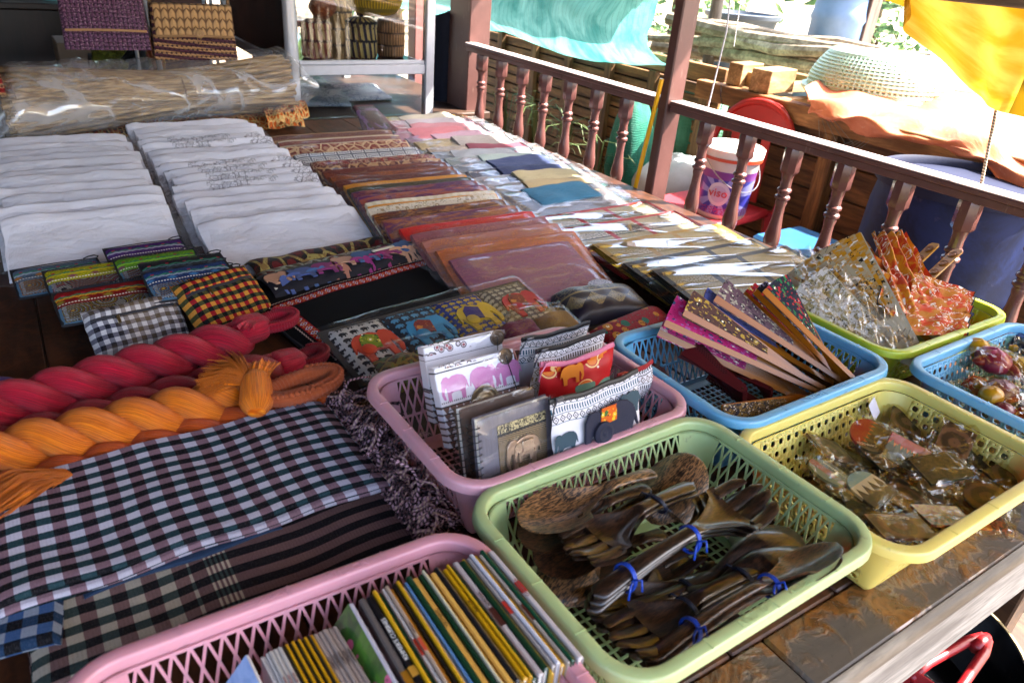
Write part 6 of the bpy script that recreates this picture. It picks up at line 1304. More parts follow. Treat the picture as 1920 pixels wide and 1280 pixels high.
def fb(nm, *a): mb = MB(); mb.box(*a, .003); mb.build(nm, ALU, t, ang=30)
mb = MB(); mb.tube([(cx0 + .0, cy0, TZ - .01), (cx0, cy0, 2.05)], .026, 14); mb.build('frame_post', ALU, t)
fb('frame_post', cx1 - .02, cx1 + .02, cy0 - .02, cy0 + .02, TZ - .01, 2.05); fb('frame_post', cx0 - .02, cx0 + .02, cy1 - .02, cy1 + .02, TZ - .01, 2.05); fb('frame_post', cx1 - .02, cx1 + .02, cy1 - .02, cy1 + .02, TZ - .01, 2.05)
fb('frame_rail', cx0 + .026, cx1 - .021, cy0 - .014, cy0 + .016, .925, .965); fb('frame_rail', cx0 - .014, cx0 + .014, cy0 + .027, cy1 - .021, .925, .965); fb('frame_rail', cx0 + .021, cx1 - .021, cy1 - .014, cy1 + .014, .925, .965); fb('frame_rail', cx1 - .014, cx1 + .014, cy0 + .021, cy1 - .021, .925, .965)
fb('frame_rail', cx0 + .021, cx1 - .021, cy0 - .012, cy0 + .014, 1.99, 2.04)
fb('inner_bead', cx0 + .026, cx1 - .021, cy0 - .010, cy0 + .012, .9655, .982)
def pane(*a): mb = MB(); mb.box(*a); mb.build('glass_pane', GLASS, t)
pane(cx0 + .027, cx1 - .021, cy0 - .002, cy0 + .002, .9825, 1.985); pane(cx0 - .002, cx0 + .002, cy0 + .028, cy1 - .022, .9655, 1.985); pane(cx0 + .027, cx1 - .021, cy0 - .002, cy0 + .002, TZ + .005, .9245); pane(cx0 + .018, cx1 - .018, cy0 + .021, cy1 - .018, .9655, .9715)

def m_wovenrope(a, b, na=16, tw=6, rows=14):
    """twined rush work: slanting two-colour stitches; uv u round the thing, v up it"""
    g = G('twined_rush'); u, v = g.uv(); row = (v * rows).fl(); r = (v * rows).fr(); s_ = (u * na + row * .5 + v * tw).fr(); st_ = ((r - .5).ab() * 2).pw(2.0) * -1 + 1.0; hh = st_ * (1 - ((u * na * 2 + row + (r - .5) * .8).fr() - .5).ab() * 1.2)
    n = g.noise(g.vec(u * 4, v * 4, 0.0), 20, 3); c = g.mix(s_.lt(.5), a, b); c = g.hsv(c, .5, 1, n * .4 + .8); c = g.mix(hh.lt(.18), c, [k * .3 for k in C(a)]); return g.fin(c, .65, g.bump(hh, 1.0, .004), .3)
def round_basket(nm, label, x, y, z, r, h, a, b, tw=6, lid=True, cat='basket', na=16, rows=14, knob=None):
    t = thing(nm, label, cat, (x, y, z), group='woven baskets in the glass cabinet'); mt = m_wovenrope(a, b, na, tw, rows); pr = [(r * .9, 0), (r, h * .08), (r * 1.02, h * .5), (r, h * .95), (r * .94, h)]
    MB().lathe(pr, 40).build('basket_body', mt, t, ang=80)
    if lid: MB().lathe([(r * 1.03, h + .001), (r * 1.03, h + .02), (r * .6, h + .034), (0, h + .038)], 40).build('basket_lid', mt, t, ang=80)
    if knob: MB().lathe([(0, 0), (.018, .006), (.022, .018), (.012, .032), (0, .036)], 16, c=(0, 0, h + .036)).build('lid_knob', plain(knob, .6), t)
zc = .972
round_basket('woven_basket', 'red and natural twined lidded basket, left one in the glass cabinet', 1.115, 3.16, zc, .062, .115, '#6e1c14', '#b89468', 5, True)
round_basket('woven_basket', 'dark purple and straw twined basket, middle one in the glass cabinet', 1.315, 3.17, zc, .066, .125, '#17122a', '#b39a62', 6, True, knob='#1a1430')
round_basket('woven_basket', 'plain brown woven basket, right one in the glass cabinet', 1.465, 3.20, zc, .060, .15, '#5a3c22', '#8a6440', 0, False, na=30, rows=20)
round_basket('woven_basket', 'dark red woven basket at the back left of the glass cabinet', 1.08, 3.62, zc, .10, .12, '#4a1612', '#6a3a26', 3, True)
round_basket('woven_basket', 'natural straw woven basket at the back of the glass cabinet', 1.36, 3.62, zc, .09, .22, '#6a5230', '#9a7c50', 3, False)
def m_cane(): g = G('open_cane'); u, v = g.uv(); k = ((u * 60).fr().lt(.5)) * ((v * 14).fr().lt(.8)); return g.fin(g.mix(k, '#7a6a1a', '#c8a010'), .5, g.bump(k, .6, .002), .4)
t = thing('yellow_bowl', 'bright yellow cloth lined cane bowl on top of the baskets in the glass cabinet', 'bowl', (1.375, 3.17, 1.175), group='woven baskets in the glass cabinet')
MB().lathe([(.05, -.035), (.09, -.02), (.115, .01), (.118, .03)], 36).build('cane_base', m_cane(), t, ang=80); MB().grid(lambda u, v: (.125 * cos(2 * pi * u) * (1 - .3 * v), .10 * sin(2 * pi * u) * (1 - .3 * v), .03 + .05 * v + .006 * sin(u * 60)), 60, 8, cu=True).build('yellow_lining', plain('#c89a04', .55, sheen=.2), t, ang=180)
MB().lathe([(0, .085), (.06, .083), (.09, .075)], 30).build('yellow_top', plain('#d0a404', .55), t)
mb = MB(); mb.grid(lambda u, v: (.055 * cos(2 * pi * u) * sin(pi * v) * (1 + .2 * ns(u * 5, v * 5)), .05 * sin(2 * pi * u) * sin(pi * v), .05 * cos(pi * v)), 20, 12, cu=True); tag(mb.build('red_ornament', cloth('damask', '#5c0f10', '#8a3a1c', '#b06a3a', 1, seed=44), loc=(1.165, 3.22, 1.165)), 'red patterned puffy ornament above the left basket in the glass cabinet', 'ornament')
mb = MB()
for i in range(60): a = R.uniform(-.05, .06); x = 1.05 + R.uniform(-.03, .03); mb.tube([(x, 3.4, zc), (x + a * .5, 3.4 + R.uniform(-.04, .04), 1.2), (x + a, 3.4 + R.uniform(-.06, .06), 1.42)], .002, 4, cap=False)
tag(mb.build('reed_bundle', plain('#7a5a38', .8)), 'bundle of dried reeds standing upright inside the glass cabinet', 'reeds')
for i, (x, y) in enumerate(((1.15, 3.5), (1.40, 3.55), (1.25, 3.75))):
    bagged('packet', 'white and blue printed cloth packet lying on the lower shelf of the cabinet, %s' % ('front left', 'front right', 'rearmost')[i], 'packet', 'packets under the glass cabinet', x - .12, y - .22 + .02 * i, .26, .2, .03, .05, cloth('sketch', '#b8bcc8', '#4a5a80', scale=.6, seed=i), 160 + i, .2 * (i - 1), z=TZ + .002, filmmat=FILMW)
# table extension the cabinet stands on
t = thing('side_table', 'low dark wooden bench behind the table carrying the cabinet and the reeds', 'bench')
mb = MB(); mb.box(-.2, 1.9, 3.03, 4.3, TZ - .035, TZ - .002, .003); mb.build('bench_top', wood('#241812', '#4a3224', 1, 'X', .5), t)
for x, y in ((-.15, 3.1), (1.6, 3.1), (-.15, 4.2), (1.6, 4.2)): mb = MB(); mb.box(x, x + .07, y, y + .07, .106, TZ - .036); mb.build('leg', M_PLANK, t)

# ================================================================== reeds wrapped in plastic, batik cloth under them
t = thing('reed_pack', 'long string tied bundle of pale dried reeds in a big clear plastic bag', 'reeds')
rr = random.Random(8); mb = MB(); A, B = V((.0, 2.90, TZ + .115)), V((.945, 3.02, TZ + .150)); D_ = (B - A); L = D_.length
for i in range(130):
    a, b = rr.uniform(0, 2 * pi), rr.uniform(.15, 1) ** .6; pts = []
    a2, sh = a + rr.uniform(-1.3, 1.3), rr.uniform(-.03, .02)
    for k in range(9):
        s_ = k / 8; w_ = .085 + .06 * abs(s_ - .56) ** .8 * 1.7; p = A.lerp(B, s_ * .97 + sh) + V((0, cos(a + (a2 - a) * s_) * b * w_ * 1.2, sin(a + (a2 - a) * s_) * b * w_ * .75 + .004 * ns(i, k))); pts.append(p)
    mb.tube(pts, [rr.uniform(.0055, .0095) * (1 + .25 * ns(i, q * .7)) for q in [rr.random()] for k in range(9)], 6)
g = G('dry_reed'); x, y, z = g.ob(); n = g.noise(g.vec(x * .4, y * 8, z * 8), 14, 4); RE = g.fin(g.mix(n.st(.3, .7), '#7a5c3c', '#b99a6c'), .6, g.bump(n, .4, .002), .3)
o = mb.build('reeds', RE, t); o['kind'] = 'stuff'
M0 = A.lerp(B, .56); MB().tube([M0 + V((.004 * sin(2 * q), cos(q) * .108, sin(q) * .068)) for q in [2 * pi * k / 24 for k in range(24)]], .003, 5, closed=True).build('tie_string', plain('#6a4a30', .7), t)
def bagf(u, v):
    s_ = -.10 + 1.16 * u; w_ = .118 + .05 * abs(s_ - .5); a = 2 * pi * v; e = min(1, min(u, 1 - u) * 12 + .15); p = A.lerp(B, s_)
    zz = sin(a) * w_ * .92 * (e * .8 + .2); yy = cos(a) * w_ * 1.35
    if s_ < .02: zz -= (.02 - s_) * 1.0
    return p + V((.01 * ns(v * 4, u), yy + .016 * ns(u * 9, v * 7, 3), zz + .016 * abs(ns(u * 12, v * 6, 5)) + .008 * abs(ns(u * 30, v * 14, 6))))
MB().grid(bagf, 90, 40, cv=True, L=(1, .5)).build('plastic_bag', film(9, .22, .6, rough=.08, refl=1.8), t, ang=180)
OR = cloth('damask', '#b8520a', '#3a2a14', '#c8a060', 1.5, seed=61)
mb = MB(); mb.grid(lambda u, v: (.10 + .86 * u, 2.90 + .14 * v, TZ + .002 + .045 * sin(v * pi) ** .6 * (.6 + .4 * u) + .016 * ns(u * 9, v * 4, 2)), 50, 14, L=(.86, .2)); mb.grid(lambda u, v: (.80 + .17 * u, 2.84 + .12 * v + .03 * u, TZ + .02 + .05 * sin(v * pi) ** .5 + .03 * u + .016 * ns(u * 5, v * 4, 9)), 16, 14, L=(.2, .15)); tag(mb.build('batik_cloth', OR), 'orange and brown batik cloth bunched under the plastic wrapped reeds', 'cloth')

# ================================================================== hanging woven bags
def wbag(label, x, y, z, W, H, D, rz, body, flap, fh, strap=None, edge=None, btn=True, fm=None):
    t = thing('woven_bag', label, 'bag', (x, y, z), rz, group='woven bags hanging from the ceiling')
    def f(w_, h_, d_, z0, k=1):
        return lambda u, v: ((u - .5) * w_ * (1 - .05 * v * k), -d_ / 2 - .012 * sin(u * pi) * (.6 + .4 * sin(v * pi)), z0 + h_ * v)
    mb = MB(); mb.grid(f(W, H, D, 0), 24, 16, L=(1, 1)); mb.grid(lambda u, v: (lambda p: (-p[0], -p[1], p[2]))(f(W, H, D, 0)(u, v)), 24, 16, L=(1, 1))
    for s_ in (-1, 1): mb.grid(lambda u, v, s_=s_: (s_ * W / 2 * (1 - .05 * v), (D / 2) * (2 * u - 1) * s_, H * v), 4, 16, L=(.2, 1))
    mb.grid(lambda u, v: ((u - .5) * W, (v - .5) * D, 0), 2, 2); mb.grid(lambda u, v: ((u - .5) * W * .95, (v - .5) * D, H), 2, 2); mb.build('bag_body', body, t, ang=80)
    mb = MB(); mb.grid(lambda u, v: ((u - .5) * W * .93, -D / 2 - .020 - .013 * sin(u * pi), H * (1 - fh) + H * fh * v + .004 * sin(u * pi)), 24, 12, L=(1, fh)); mb.grid(lambda u, v: ((u - .5) * W * .93, -D / 2 - .020 + (D * .8) * v - .013 * sin(u * pi) * (1 - v), H * 1.002 + .006 * sin(v * pi)), 24, 6, L=(1, .3)); o = mb.build('flap', flap, t, ang=80)
    MB().tube([((k / 16 - .5) * W * .93, -D / 2 - .023 - .013 * sin(k / 16 * pi), H * (1 - fh) + .004 * sin(k / 16 * pi)) for k in range(17)], .004, 6).build('flap_edging', plain(edge or '#8a6844', .7, .6, .001, 200), t)
    if btn: MB().lathe([(0, 0), (.013, 0), (.015, .004), (.010, .008), (.004, .006), (0, .008)], 16, M=TRS(.01, -D / 2 - .036, H * (1 - fh) + .012, pi / 2)).build('button', plain('#9a7850', .6), t); MB().tube([(.003, -D / 2 - .036, H * (1 - fh) + .012), (.0, -D / 2 - .034, H * (1 - fh) - .02), (.006, -D / 2 - .034, H * (1 - fh) - .024), (.018, -D / 2 - .036, H * (1 - fh) + .008)], .0014, 5).build('button_loop', plain('#8a6844', .7), t)
    for s_ in (-1, 1): MB().tube([(s_ * W * .46, 0, H - .02), (s_ * W * .47, .0, H + .05), (s_ * W * .30, 0, H + .35), (0, 0, H + .75)], .006, 6).build('strap', plain(strap or '#7a5c3c', .75, .8, .002, 90), t)
def m_braid(col, dk, na=14, rows=8, spk=0.0):
    g = G('braided_rush'); u, v = g.uv(); cu_ = (u * na).fr(); ch = ((v * rows * 1.5 + (cu_ - .5).ab() * .9)).fr(); h = (1 - (cu_ - .5).ab() * 1.7) * (1 - ((ch - .5).ab() * 2).pw(3.0)); n = g.noise(g.vec(u * 4, v * 4, 0.0), 14, 3); c = g.mix(h.st(.1, .5), dk, col); c = g.mix(g.noise(g.vec(u * na * .5, v * rows * .8, 0.0), 5, 2).st(.56, .64) * .55 * spk, c, '#b494a4'); return g.fin(g.hsv(c, .5, 1, n * .5 + .75), .6, g.bump(h, 1.0, .005), .3)
def m_slant(a, b, na=9, rows=15):
    g = G('slanted_twining'); u, v = g.uv(); r = (v * rows).fr(); row = (v * rows).fl(); ph = (u * na * 2 + row * .35); seg = ph.fr(); h = (1 - ((r - .5 + (seg - .5) * .5).ab() * 1.9)).mx(0.0); n = g.noise(g.vec(u * 4, v * 4, 0.0), 14, 3); c = g.mix(((v * rows + u * 2.4) * .5).fr().lt(.5), b, a); c = g.mix(h.lt(.22), c, [k * .35 for k in C(b)]); return g.fin(g.hsv(c, .5, 1, n * .4 + .8), .6, g.bump(h, 1.0, .005), .3)
yb2 = 2.95; P = aty(290, 112, yb2); Q = aty(445, 106, yb2); Wb = (Q - P).length
wbag('beige hanging bag with a plain braided flap over a purple and straw slanted weave', (P.x + Q.x) / 2, yb2 + .02, P.z + .0, Wb * .98, aty(295, 8, yb2).z - P.z, .07, -.04, m_slant('#a98058', '#4a2634'), m_braid('#b08a5c', '#5c4028', 11, 4), .55)
P = aty(120, 92, yb2); Q = aty(285, 88, yb2)
PUR = m_braid('#5e3a58', '#1c0c1e', 18, 12, 1.0)
wbag('purple hanging woven bag with a tan line along its flap, left of the beige one', (P.x + Q.x) / 2, yb2 + .02, P.z, (Q - P).length * .96, .24, .08, -.05, PUR, PUR, .74, '#4a2a44', '#a07a52', False)
P = aty(0, 178, 2.75); wbag('red and cream checked woven bag cut off by the left edge of the photo', P.x - .135, 2.77, P.z, .30, .13, .08, .05, m_slant('#a8805a', '#8a1418', 14, 10), m_slant('#a8805a', '#8a1418', 14, 10), .5, btn=False)

# ================================================================== dark cupboard, boxes, clothes and glass frames at the back left
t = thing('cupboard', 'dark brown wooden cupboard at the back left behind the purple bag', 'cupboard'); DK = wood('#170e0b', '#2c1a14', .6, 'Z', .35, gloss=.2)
a0, a1 = aty(-80, 200, 4.6), aty(150, 20, 4.6)
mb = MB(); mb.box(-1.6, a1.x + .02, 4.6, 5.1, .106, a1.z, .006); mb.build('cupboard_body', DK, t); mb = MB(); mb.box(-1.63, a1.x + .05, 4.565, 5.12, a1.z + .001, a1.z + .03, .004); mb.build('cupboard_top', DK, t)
for i, px in enumerate((20, 60, 100)):
    p = aty(px, 8, 4.75); mb = MB(); mb.lathe([(.055, 0), (.065, .02), (.06, .12), (.04, .15), (.045, .17)], 20, c=(p.x, 4.75, a1.z + .031)); tag(mb.build('glass_jar', plain(('#a8b0b4', '#8a9298', '#7ab0b4')[i], .2)), '%s jar standing on top of the dark cupboard' % ('pale grey', 'darker grey', 'aqua')[i], 'jar')
p = aty(168, 118, 4.0); mb = MB(); mb.box(p.x - .12, p.x + .13, 3.95, 4.2, p.z - .10, p.z + .09, .004); tag(mb.build('cardboard_box', plain('#6a5a4a', .8)), 'brown cardboard box behind the purple bag', 'box')
p = aty(165, 170, 3.95); mb = MB(); mb.box(-.2, .55, 3.9, 4.28, TZ, p.z + .06, .004); tag(mb.build('crate', wood('#2a1c14', '#4a3426', 1, 'X')), 'dark wooden crate under the cardboard box and the folded clothes', 'crate')
for i, (px, py, cc, w_) in enumerate(((205, 105, '#4a5a18', .12), (235, 100, '#14161c', .16), (255, 110, '#6a1024', .10), (262, 95, '#b06a4a', .12), (285, 128, '#c04a18', .12), (275, 108, '#1a2450', .12), (215, 125, '#101014', .2))):
    p = aty(px, py, 3.72 + .03 * i); mb = MB(); mb.grid(lambda u, v, p=p, w_=w_, i=i: (p.x + w_ * (u - .5) + .02 * ns(v * 3, i), p.y + .03 * ns(u * 5, v * 5, i), p.z + .05 - .12 * v + .02 * ns(u * 4, i)), 12, 10); o = mb.build('garment', cloth('damask' if i in (0, 2, 4) else 'plain', cc, '#15151a', '#8a8a2a', seed=i + 70)); m_ = o.modifiers.new('s', 'SOLIDIFY'); m_.thickness = .012; tag(o, ('olive patterned', 'black', 'dark red patterned', 'salmon', 'orange patterned', 'navy', 'lower black')[i] + ' folded garment in the heap between the hanging bags', 'garment', 'clothes heaped at the back')
for i, (a, b) in enumerate((((272, 0), (300, 128)), ((255, 90), (262, 135)), ((392, 100), (398, 125)), ((405, 100), (410, 122)))):
    p, q = aty(*a, 3.5), aty(*b, 3.5); mb = MB(); mb.tube([q + V((0, 0, -.3)), q, p, p + V((0, 0, .6))], .011 if i == 0 else .007, 8); tag(mb.build('metal_upright', ALU), ('wide silver metal upright between the two hanging bags', 'thin silver upright in front of the salmon garment', 'short silver upright under the beige bag, left', 'short silver upright under the beige bag, right')[i], 'frame', 'metal uprights behind the bags')
mb = MB(); mb.box(.42, .94, 4.28, 4.31, .106, 2.3); mb.box(-.3, .42, 4.9, 4.93, .106, 2.3); tag(mb.build('backdrop', wood('#2a1610', '#4e2c1e', .6, 'Z', .5)), 'added dark reddish brown partition behind the hanging bags and beside the cabinet', 'backdrop')  # dark backing added to close the bright gap behind the bags
# dark jacket hanging between cabinet and post
p0, p1 = aty(812, 48, 3.35), aty(836, 200, 3.35)
mb = MB(); mb.grid(lambda u, v: (p0.x + .0 + .22 * u * (.55 + .45 * min(1, v * 3)), 3.36 - .05 * sin(u * pi) + .012 * sin(u * 14 + v * 2), p0.z + .02 - .62 * v + (.05 * sin(u * pi) if v < .3 else 0)), 24, 20, L=(.2, .6)); o = mb.build('jacket', cloth('plain', '#161c2c', seed=90)); m_ = o.modifiers.new('s', 'SOLIDIFY'); m_.thickness = .03; tag(o, 'dark navy jacket hanging between the glass cabinet and the square post', 'jacket')

# ================================================================== outside the railing
GZ = .06
t = thing('slatted_crate', 'long slatted wooden crate wall behind the far railing section under the green net', 'crate'); WC = wood('#4a3018', '#9a6e42', .8, 'Y', .75)
xw = 2.70; m0 = MB(); m0.box(0, .018, 0, 2.75, 0, .046, .002); sl0 = None
for i in range(15):
    if sl0 is None: sl0 = m0.build('slat', WC, t); o = sl0
    else: o = sl0.copy(); COL.objects.link(o); o.parent = t
    o.location = (xw + .02 + .004 * ns(i, 1), 2.38 + .03 * ns(i, 4), .12 + i * .056)
mb = MB(); mb.box(xw - .005, xw + .03, 2.35, 5.3, .965, 1.04, .003); mb.build('top_board', WC, t)
for i, y in enumerate((2.42, 2.78, 3.12, 3.48, 3.82, 4.2, 4.6, 5.0)): mb = MB(); mb.box(xw - .012, xw + .018, y, y + .055, .09, .964, .003); mb.build('batten', wood('#4a3018', '#8a6440', .8, 'Z', .75), t)
mb = MB(); mb.box(xw + .055, xw + .06, 2.4, 5.1, .08, .96); mb.build('back_panel', plain('#1c130c', .9), t)
def m_net(col='#3f9490', l='#84c8c4', op=.0):
    g = G('green_netting'); u, v = g.uv(); n = g.noise(g.vec(u, v, 0.0), 5, 5, .6, .6); wv = ((u * 700).sn() * .5 + (v * 700).sn() * .5); rib = (u * 16).fr().lt(.03); c = g.mix(n.st(.3, .7), col, l); c = g.mix(rib, c, '#12402e'); m_ = g.fin(c, .6, g.bump(wv * .4 + n * 3, .6, .006), .4)
    tr = g.n('ShaderNodeBsdfTranslucent'); g.t.links.new(c.k, tr.inputs[0]); mx = g.n('ShaderNodeMixShader'); mx.inputs[0].default_value = .3; g.t.links.new(g.b.outputs[0], mx.inputs[1]); g.t.links.new(tr.outputs[0], mx.inputs[2]); g.t.links.new(mx.outputs[0], g.out.inputs[0]); return m_
NET = m_net()
mb = MB(); E0 = [(915, 58), (945, 62), (1000, 84), (1060, 104), (1120, 118), (1180, 122), (1250, 124)]
bot = [atx(x, y, 2.62) for x, y in E0]
def nf(u, v):
    k = u * (len(bot) - 1); i = min(int(k), len(bot) - 2); b = bot[i].lerp(bot[i + 1], k - i); y = b.y + (2.2 * (u < .001)) ; h = .72 * v; bul = .20 * sin(min(1, v * 1.15) * pi) ** .7 if v < .87 else 0
    return (2.64 - .20 * sin(v ** .7 * pi * .98) ** .8 + .35 * v * v + .022 * sin(v * 16 + u * 9) * (1 - v) + .03 * ns(u * 5, v * 5, 3) + .012 * ns(u * 16, v * 12, 3), y, b.z + h + .012 * ns(u * 8, v * 3, 8) + .03 * ns(u * 4, v * 2) * v)
mb.grid(nf, 80, 40, L=(3, .9)); o = mb.build('net_tarpaulin', NET, ang=180); tag(o, 'big turquoise green netting bundle resting on the slatted crate', 'net')
def netbag(label, px, py, x, rx, rz_, sd, mat=NET):
    p = atx(px, py, x); mb = MB(); mb.grid(lambda u, v: (p.x + rx * cos(2 * pi * u) * sin(pi * v) * (1 + .2 * ns(cos(2 * pi * u) * 2, v * 4, sd)), p.y + rx * sin(2 * pi * u) * sin(pi * v) * (1 + .2 * ns(sin(2 * pi * u) * 2, v * 4, sd)), p.z - rz_ * cos(pi * v) * -1 + .02 * ns(u * 9, v * 9, sd)), 40, 24, cu=True, L=(1, .6)); tag(mb.build('net_sack', mat, ang=180), label, 'sack')
netbag('bulky green net sack on the ground between the slim post and the red chair', 1300, 250, 2.9, .24, .30, 3, m_net('#2f6a4c', '#7ab89a'))
netbag('pale green net sack behind the rope at the left end of the wooden rack', 1290, 175, 3.3, .26, .16, 6, m_net('#5f9a84', '#a8ccc0'))
netbag('folded green net standing on the ground just left of the yellow pole', 1180, 285, 2.35, .10, .24, 9, m_net('#0f5a48', '#2a8a74'))
netbag('white woven sack on the ground right of the slim post', 1268, 350, 2.5, .22, .14, 12, plain('#a8b0b4', .7, .4, .003, 30))
# weeds behind the far balusters
g = G('weed_leaf'); LEAF = g.fin(g.mix(g.rnd(), '#36421e', '#56663a'), .6, None, .3)
for i, (px, py, x, n_) in enumerate(((1010, 215, 2.2, 26), (1060, 250, 2.25, 20), (950, 200, 2.3, 18), (1120, 285, 2.2, 14))):
    p = atx(px, py, x); mb = MB(); rr = random.Random(i)
    for k in range(n_):
        a, l, b = rr.uniform(0, 2 * pi), rr.uniform(.12, .32), rr.uniform(.3, .9); d = V((cos(a), sin(a), 0)); q = [p + V((0, 0, -.25)), p + d * l * .3 * b + V((0, 0, l * .7 - .15)), p + d * l * b + V((0, 0, l * .75 - .15)), p + d * l * 1.3 * b + V((0, 0, l * .55 - .15))]; s_ = d.cross(V((0, 0, 1))) * .005
        for e in range(3): mb.poly([q[e] - s_ * (1 - e * .3), q[e] + s_ * (1 - e * .3), q[e + 1] + s_ * (.7 - e * .3), q[e + 1] - s_ * (.7 - e * .3)])
    tag(mb.build('weed', LEAF), ('tall grassy weed behind the second baluster from the square post', 'grassy weed in the middle of the far railing section', 'small weed right beside the square post', 'short weed behind the right hand far balusters')[i], 'weed', 'weeds behind the railing')

# rack of rough timber with colander, orange tarp and drum
RW = wood('#5a3818', '#a8784a', .8, 'Y', .8); RWx = wood('#6a4a28', '#b89468', .8, 'X', .8)
t = thing('timber_rack', 'rough timber rack standing outside the railing with planked sides and offcuts on its top', 'rack')
xr = 2.56; zr = 1.0
def rb(nm, m_, *a, M=None): mb = MB(); mb.box(*a, .003, M=M); mb.build(nm, m_, t)
rb('front_beam', RW, xr - .03, xr + .03, -.2, 2.36, zr - .075, zr)
rb('back_beam', RW, xr + .75, xr + .81, -.2, 2.5, zr - .06, zr)
for i, y in enumerate((2.25, 1.93, 1.55, 1.1, .6, .1)): rb('cross_beam', RWx, xr + .0305, xr + .749, y, y + .05, zr - .05, zr - .006)
for i, x in enumerate((xr + .12, xr + .27, xr + .47, xr + .62)): rb('top_plank', RW, x, x + .09 + .03 * (i % 2), .0, 1.80 + .1 * (i % 3), zr - .005, zr + .018)
for y in (2.1, 1.62, .95, .3): rb('upright', wood('#4a3018', '#8a6238', .8, 'Z', .8), xr - .028, xr + .028, y, y + .06, GZ, zr - .076)
pl = None
for i in range(6):
    mb = MB(); mb.box(xr + .035, xr + .055, -.1, 2.15, 0, .118, .003)
    if pl is None: pl = mb.build('side_plank', wood('#3c2614', '#7a5432', .8, 'Y', .8), t); o = pl
    else: o = pl.copy(); COL.objects.link(o); o.parent = t
    o.location = (0, 0, .20 + i * .123)
rb('back_panel', plain('#20160e', .9), xr + .06, xr + .07, -.1, 2.1, .1, .9)
for i, (px, py, lx, ly, lz, rz_) in enumerate(((1385, 152, .15, .07, .09, .1), (1440, 152, .20, .09, .09, .15), (1425, 122, .07, .11, .06, -.1))):
    p = atx(px, py, xr + .06); mb = MB(); mb.box(-lx / 2, lx / 2, -ly / 2, ly / 2, 0, lz, .003, M=TRS(p.x + .03, p.y, zr + .001, 0, 0, rz_)); tag(mb.build('timber_offcut', RWx), ('leftmost pale block of timber on the rack beam', 'larger sunlit block of timber on the rack beam', 'small notched block of timber behind the other two')[i], 'timber', 'timber offcuts on the rack')
# inverted colander basin
c0 = atx(1655, 132, xr + .42); c0.z = zr + .03
t = thing('colander', 'large pale green round plastic colander upside down on the timber rack', 'colander', (c0.x, c0.y, c0.z)); CM = plastic('#a3c4b4', .35, .1)
Rb, Rt, Hc = .275, .22, .145
mb = MB(); sweepc = [(Rb + .022, .0), (Rb + .022, .012), (Rb, .016), (Rb - .004, .03)]; mb.lathe(sweepc, 64, cap=False); mb.build('rim', CM, t, ang=50)
mb = MB(); NR, NC = 9, 84
prf = lambda v: (Rb - .004 - (Rb - Rt) * v ** 1.6, .03 + (Hc - .03) * (v ** .9))
for j in range(NR + 1): r_, z_ = prf(j / NR); mb.tube([(r_ * cos(2 * pi * k / 84), r_ * sin(2 * pi * k / 84), z_) for k in range(84)], .0066, 4, closed=True)
for k in range(NC): a = 2 * pi * k / NC; mb.tube([(prf(v / 6)[0] * cos(a), prf(v / 6)[0] * sin(a), prf(v / 6)[1]) for v in range(7)], .0062, 4, cap=False)
mb.build('pierced_wall', CM, t, ang=60)
MB().lathe([(Rt + .004, Hc - .002), (Rt - .004, Hc + .010), (Rt * .6, Hc + .016), (0, Hc + .017)], 48, cap=False).build('bottom_disc', CM, t)
# orange tarpaulin over rack and drum
def m_tarp():
    g = G('orange_tarpaulin'); u, v = g.uv(); n = g.noise(g.vec(u, v, 0.0), 3, 5, .6, .8); d = g.noise(g.vec(u, v, 4.0), 22, 4); c = g.mix(n.st(.3, .7), '#b4603e', '#cc7e58'); c = g.mix(d.st(.55, .8) * .4, c, '#dcb098'); return g.fin(c, .5, g.bump(n * 2 + d * .4, .5, .006), .4)
PT = [[(1506, 166, .00), (1560, 153, .30), (1640, 158, .45), (1740, 170, .62), (1830, 190, .70), (1940, 215, .75)],
      [(1515, 185, -.03), (1600, 190, .06), (1690, 205, .12), (1780, 222, .12), (1850, 245, .1), (1960, 290, .1)],
      [(1518, 200, -.05), (1590, 222, -.05), (1665, 245, -.05), (1750, 268, -.02), (1840, 290, -.06), (1935, 345, -.12)],
      [(1520, 208, -.04), (1580, 232, -.03), (1650, 258, -.02), (1745, 278, .0), (1835, 300, -.08), (1930, 385, -.16)]]
PP = [[atx(px, py, xr + dx) for px, py, dx in row] for row in PT]
def cr(a, b, c, d, t_): return ((b * 2) + (c - a) * t_ + (a * 2 - b * 5 + c * 4 - d) * t_ ** 2 + (b * 3 - a - c * 3 + d) * t_ ** 3) * .5
def surf(PP, u, v):
    m_, n = len(PP), len(PP[0]); cu_ = []
    for r_ in PP: k = u * (n - 1); i = min(int(k), n - 2); cu_.append(cr(r_[max(i - 1, 0)], r_[i], r_[i + 1], r_[min(i + 2, n - 1)], k - i))
    k = v * (m_ - 1); i = min(int(k), m_ - 2); return cr(cu_[max(i - 1, 0)], cu_[i], cu_[i + 1], cu_[min(i + 2, m_ - 1)], k - i)
mb = MB(); mb.grid(lambda u, v: surf(PP, u, v) + V((.03 * ns(u * 8, v * 4, 1) * v, 0, .020 * ns(u * 7, v * 5, 2) + .012 * sin(v * 14 + u * 18))), 70, 34, L=(1.6, .8)); o = mb.build('orange_tarpaulin', m_tarp(), ang=180); m_ = o.modifiers.new('s', 'SOLIDIFY'); m_.thickness = .004; tag(o, 'faded orange plastic tarpaulin draped over the timber rack and the blue drum', 'tarpaulin')
